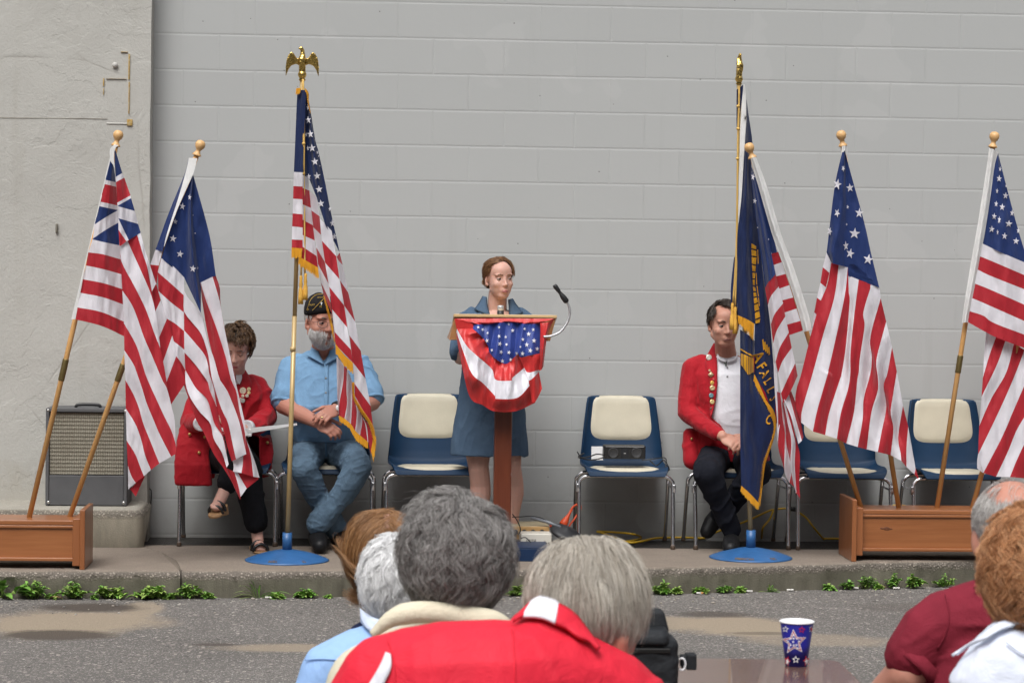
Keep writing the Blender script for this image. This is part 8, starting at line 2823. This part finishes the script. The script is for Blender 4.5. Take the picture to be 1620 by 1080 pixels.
g.add(*ribbon(sf, kr2((430, 560), (520, 610), (590, 690), (660, 790), (700, 850)), kr2((405, 690), (480, 720), (560, 780), (640, 810), (690, 860)), 22, 5, 0.012, 7, 0.010))
sheet('collar', g, M_RSH, t, 0.006)
g = MB()
g.add(*ribbon(sf, kr2((250, 545), (300, 515), (360, 512), (432, 555)), kr2((190, 648), (260, 645), (330, 655), (408, 690)), 18, 5, 0.014, 7, 0.011))
sheet('collar_panel', g, M_WPAN, t, 0.006)
g = MB()
g.add(*ribbon(sf, kr2((165, 640), (205, 590), (250, 545)), kr2((130, 672), (160, 660), (190, 650)), 10, 4, 0.013, 7, 0.008))
sheet('collar', g, M_RSH, t, 0.006)
g = MB()
g.add(*ribbon(sf, [(611, 1031), (602, 1052), (586, 1078), (576, 1094)], [(618, 1034), (620, 1054), (612, 1072), (600, 1096)], 16, 4, 0.003, 6, 0.003))
sheet('sleeve_panel', g, M_WPAN, t, 0.004)
for A in ([(810, 994), (812, 1020), (815, 1060), (812, 1100)], [(612, 1012), (620, 1035), (624, 1060), (624, 1095)]):
    g = MB()
    g.add(*ribbon(sf, A, [(x + 1.4, y) for x, y in A], 20, 2, 0.0012, 5, 0.001))
    sheet('seam', g, M_RSH, t, 0.0022)
M_SLV = hairmat('silver_blond_hair', [(0.295, 0.254, 0.206), (0.437, 0.389, 0.325), (0.590, 0.543, 0.472), (0.366, 0.319, 0.266), (0.708, 0.673, 0.602), (0.496, 0.448, 0.384)], 0.40)
M_SLVU = plain('silver_under', (0.24, 0.20, 0.16), 0.6, var=0.25, vs=30)
scalp('hair_base', t, C, R, 1.03, M_SLVU, lambda N: ALLREG(N) & ~((np.abs(N[:, 0]) > 0.62) & (N[:, 2] < -0.25) & (N[:, 1] < 0.3)))
strands('hair', t, C, R, 1.03, M_SLV, 620, 48, 13, region=lambda N: ALLREG(N) & ~((np.abs(N[:, 0]) > 0.62) & (N[:, 2] < -0.25) & (N[:, 1] < 0.3)), crown=(0.05, 0.30, 0.95), length=0.105, lift=0.014, grav=0.13, wave=0.004, freq=0.7, spread=0.010, clump=0.45, width=0.0005, seed=101, stand=0.45, lvar=0.2)

# ---- balding man in the maroon polo
R = face_R(R_(176), R_(8), R_(0))
C = skull_C(1601, 822, 5.05, R, 1.0)
t = thing('person', 'balding grey haired man in a maroon polo shirt seen from behind at right', 'person', (at(1580, 1080, 5.0)[0], 5.0, 0.5))
def armL(b):
    b.chain([(at(1500, 990, 5.0), 0.06), (at(1436, 1062, 4.98), 0.045), (at(1395, 1100, 5.06), 0.036), (at(1330, 1150, 5.2), 0.03)])
    hand(b, at(1330, 1150, 5.2), (-0.5, 0.8, -0.2), (0, 0.2, 1), 1)
bd = lambda b: (lowbody(b, 1600, 5.0, 0.18, 0.13, 1010), shoulders(b, [(1500, 1000, 5.0, 0.07), (1600, 975, 5.0, 0.085), (1710, 1000, 5.0, 0.07)]))
backskin(t, C, R, 1.04, [(at(1601, 860, 5.05), 0.064), (at(1598, 945, 5.02), 0.072)], bd, SK4, extra=armL)
M_MAR = cloth('maroon_pique', (0.185, 0.016, 0.030), 0.85, 380, 0.0006, 0.10)
g = MB()
lowbody(g, 1600, 5.0, 0.20, 0.16, 985)
g.chain([(at(1600, 1060, 4.98), 0.16), (at(1600, 1010, 4.98), 0.12)])
shoulders(g, [(1442, 1030, 4.98, 0.062), (1470, 1000, 4.98, 0.072), (1508, 984, 4.98, 0.080), (1560, 976, 4.97, 0.090), (1610, 968, 4.97, 0.098), (1690, 985, 4.98, 0.085), (1740, 1030, 4.98, 0.075)])
shoulders(g, [(1600, 935, 5.0, 0.082), (1600, 950, 5.0, 0.090)])
so, sf = garment('polo_shirt', g, M_MAR, t, 0.0064, 4, 0.009, (6, 6, 7), 43)
g = MB()
g.add(*ribbon(sf, [(1548, 922), (1570, 908), (1600, 905), (1650, 912)], [(1540, 930), (1566, 930), (1600, 932), (1652, 936)], 18, 4, 0.012, 6, 0.009))
sheet('collar', g, M_MAR, t, 0.006)
g = MB()
g.add(*ribbon(sf, [(1494, 938), (1499, 955), (1501, 975), (1494, 1005), (1482, 1026)], [(1496, 938), (1501, 955), (1503, 975), (1496, 1005), (1484, 1026)], 20, 2, 0.001, 6, 0.0008))
sheet('seam', g, M_MAR, t, 0.003)
d = xdir(at(1500, 990, 5.0), at(1436, 1062, 4.98))
g = MB()
g.lathe([(0.050, -0.02), (0.064, -0.02), (0.067, 0.0), (0.065, 0.008), (0.050, 0.008)], at(1444, 1052, 4.98), d, 28)
obj('sleeve_hem', g, M_MAR, t)
M_GRS = hairmat('short_grey_hair', [(0.30, 0.28, 0.26), (0.44, 0.42, 0.40), (0.58, 0.56, 0.54), (0.38, 0.36, 0.34)], 0.5)
rb = lambda N: (N[:, 2] < 0.30 + 0.30 * np.clip((np.abs(N[:, 0]) - 0.6) * 3, 0, 1)) & (N[:, 2] > -0.62) & (N[:, 1] > -0.35) & ~((np.abs(N[:, 0]) > 0.72) & (N[:, 2] < -0.15) & (N[:, 1] < 0.25))
strands('hair', t, C, R, 1.04, M_GRS, 800, 26, 7, rad=(0.0765, 0.096, 0.087), region=rb, length=0.024, lift=0.003, grav=0.30, wave=0.001, spread=0.007, clump=0.35, width=0.0005, seed=111, stand=0.25)
strands('thin_hair', t, C, R, 1.04, M_GRS, 50, 5, 7, rad=(0.0750, 0.0945, 0.085), region=lambda N: (N[:, 2] > 0.4) & (N[:, 1] > -0.5), length=0.035, lift=0.002, grav=0.10, spread=0.008, clump=0.2, width=0.00045, seed=112, stand=0.1)

# ---- auburn curls, white blouse
R = face_R(R_(172), R_(6), R_(0))
C = skull_C(1652, 896, 4.2, R, 1.0)
t = thing('person', 'woman with curly auburn hair and a white blouse seen from behind at right edge', 'person', (at(1660, 1080, 4.2)[0], 4.2, 0.5))
bd = lambda b: (lowbody(b, 1660, 4.2, 0.16, 0.11, 1110), shoulders(b, [(1590, 1110, 4.18, 0.06), (1660, 1085, 4.18, 0.075), (1740, 1110, 4.18, 0.06)]))
backskin(t, C, R, 1.0, [(at(1652, 940, 4.2), 0.052), (at(1654, 1030, 4.18), 0.06)], bd, SK2, ears=False, fem=True)
M_WBL = cloth('white_blouse_cotton', (0.70, 0.75, 0.86), 0.8, 420, 0.0003, 0.04)
g = MB()
lowbody(g, 1660, 4.2, 0.19, 0.14, 1090)
shoulders(g, [(1568, 1150, 4.17, 0.066), (1572, 1083, 4.17, 0.078), (1600, 1056, 4.17, 0.086), (1660, 1060, 4.17, 0.094), (1730, 1090, 4.17, 0.084), (1760, 1130, 4.17, 0.07)])
shoulders(g, [(1655, 1035, 4.17, 0.078), (1655, 1045, 4.17, 0.084)])
so, sf = garment('blouse', g, M_WBL, t, 0.0062, 4, 0.0055, (9, 9, 9), 53)
kf_ = K(1500, 960, 9)
g = MB()
g.add(*ribbon(sf, kf_((850, 180), (640, 260), (480, 410), (200, 590), (50, 690)), kf_((960, 260), (720, 330), (560, 450), (350, 500), (140, 660)), 22, 4, 0.010, 8, 0.010))
sheet('collar', g, M_WBL, t, 0.005)
g = MB()
g.add(*ribbon(sf, kf_((980, 120), (900, 170), (860, 200)), kf_((1100, 260), (1040, 240), (970, 240)), 10, 4, 0.012, 8, 0.008))
sheet('collar', g, M_WBL, t, 0.004)
g = MB()
g.add(*ribbon(sf, kf_((820, 500), (960, 610), (1100, 690)), kf_((840, 490), (980, 600), (1110, 670)), 12, 1, 0.004, 8, 0.002))
sheet('yoke', g, M_WBL, t, 0.004)
M_AUC = hairmat('auburn_curls', [(0.238, 0.087, 0.031), (0.462, 0.203, 0.081), (0.644, 0.329, 0.154), (0.350, 0.140, 0.053), (0.784, 0.462, 0.252), (0.532, 0.245, 0.105)], 0.40)
M_AUCU = plain('auburn_curls_under', (0.15, 0.058, 0.022), 0.6, var=0.3, vs=30)
scalp('hair_base', t, C, R, 1.0, M_AUCU, ALLREG)
strands('hair', t, C, R, 1.0, M_AUC, 640, 42, 16, region=ALLREG, crown=(0.2, 0.1, 1.0), length=0.092, lift=0.030, grav=0.12, wave=0.014, freq=1.6, spread=0.010, clump=0.60, width=0.0005, seed=121, stand=0.9, flyaway=0.05, lvar=0.35)
# rounded pale chair back cutting the corner of the picture
g = MB()
c = at(1640, 1112, 3.7)
g.loft([((c[0], 3.7, c[2] - 0.30), (0.20, 0, 0), (0, 0.012, 0)), ((c[0], 3.7, c[2] - 0.02), (0.20, 0, 0), (0, 0.012, 0)), ((c[0], 3.7, c[2] + 0.035), (0.11, 0, 0), (0, 0.011, 0)), ((c[0], 3.7, c[2] + 0.048), (0.05, 0, 0), (0, 0.008, 0))] if False else
       [((c[0] + 0.09, 3.7, 0.55), (0.19, 0, 0), (0, 0.014, 0)), ((c[0] + 0.09, 3.7, c[2] - 0.005), (0.165, 0, 0), (0, 0.014, 0)), ((c[0] + 0.09, 3.7, c[2] + 0.028), (0.125, 0, 0), (0, 0.013, 0)), ((c[0] + 0.09, 3.7, c[2] + 0.042), (0.07, 0, 0), (0, 0.010, 0))], 40, 3)
o = obj('chair_back', g, plain('cream_chair', (0.66, 0.65, 0.60), 0.5))
tag(o, 'rounded cream edge of a seat back at the bottom right corner', 'chair')
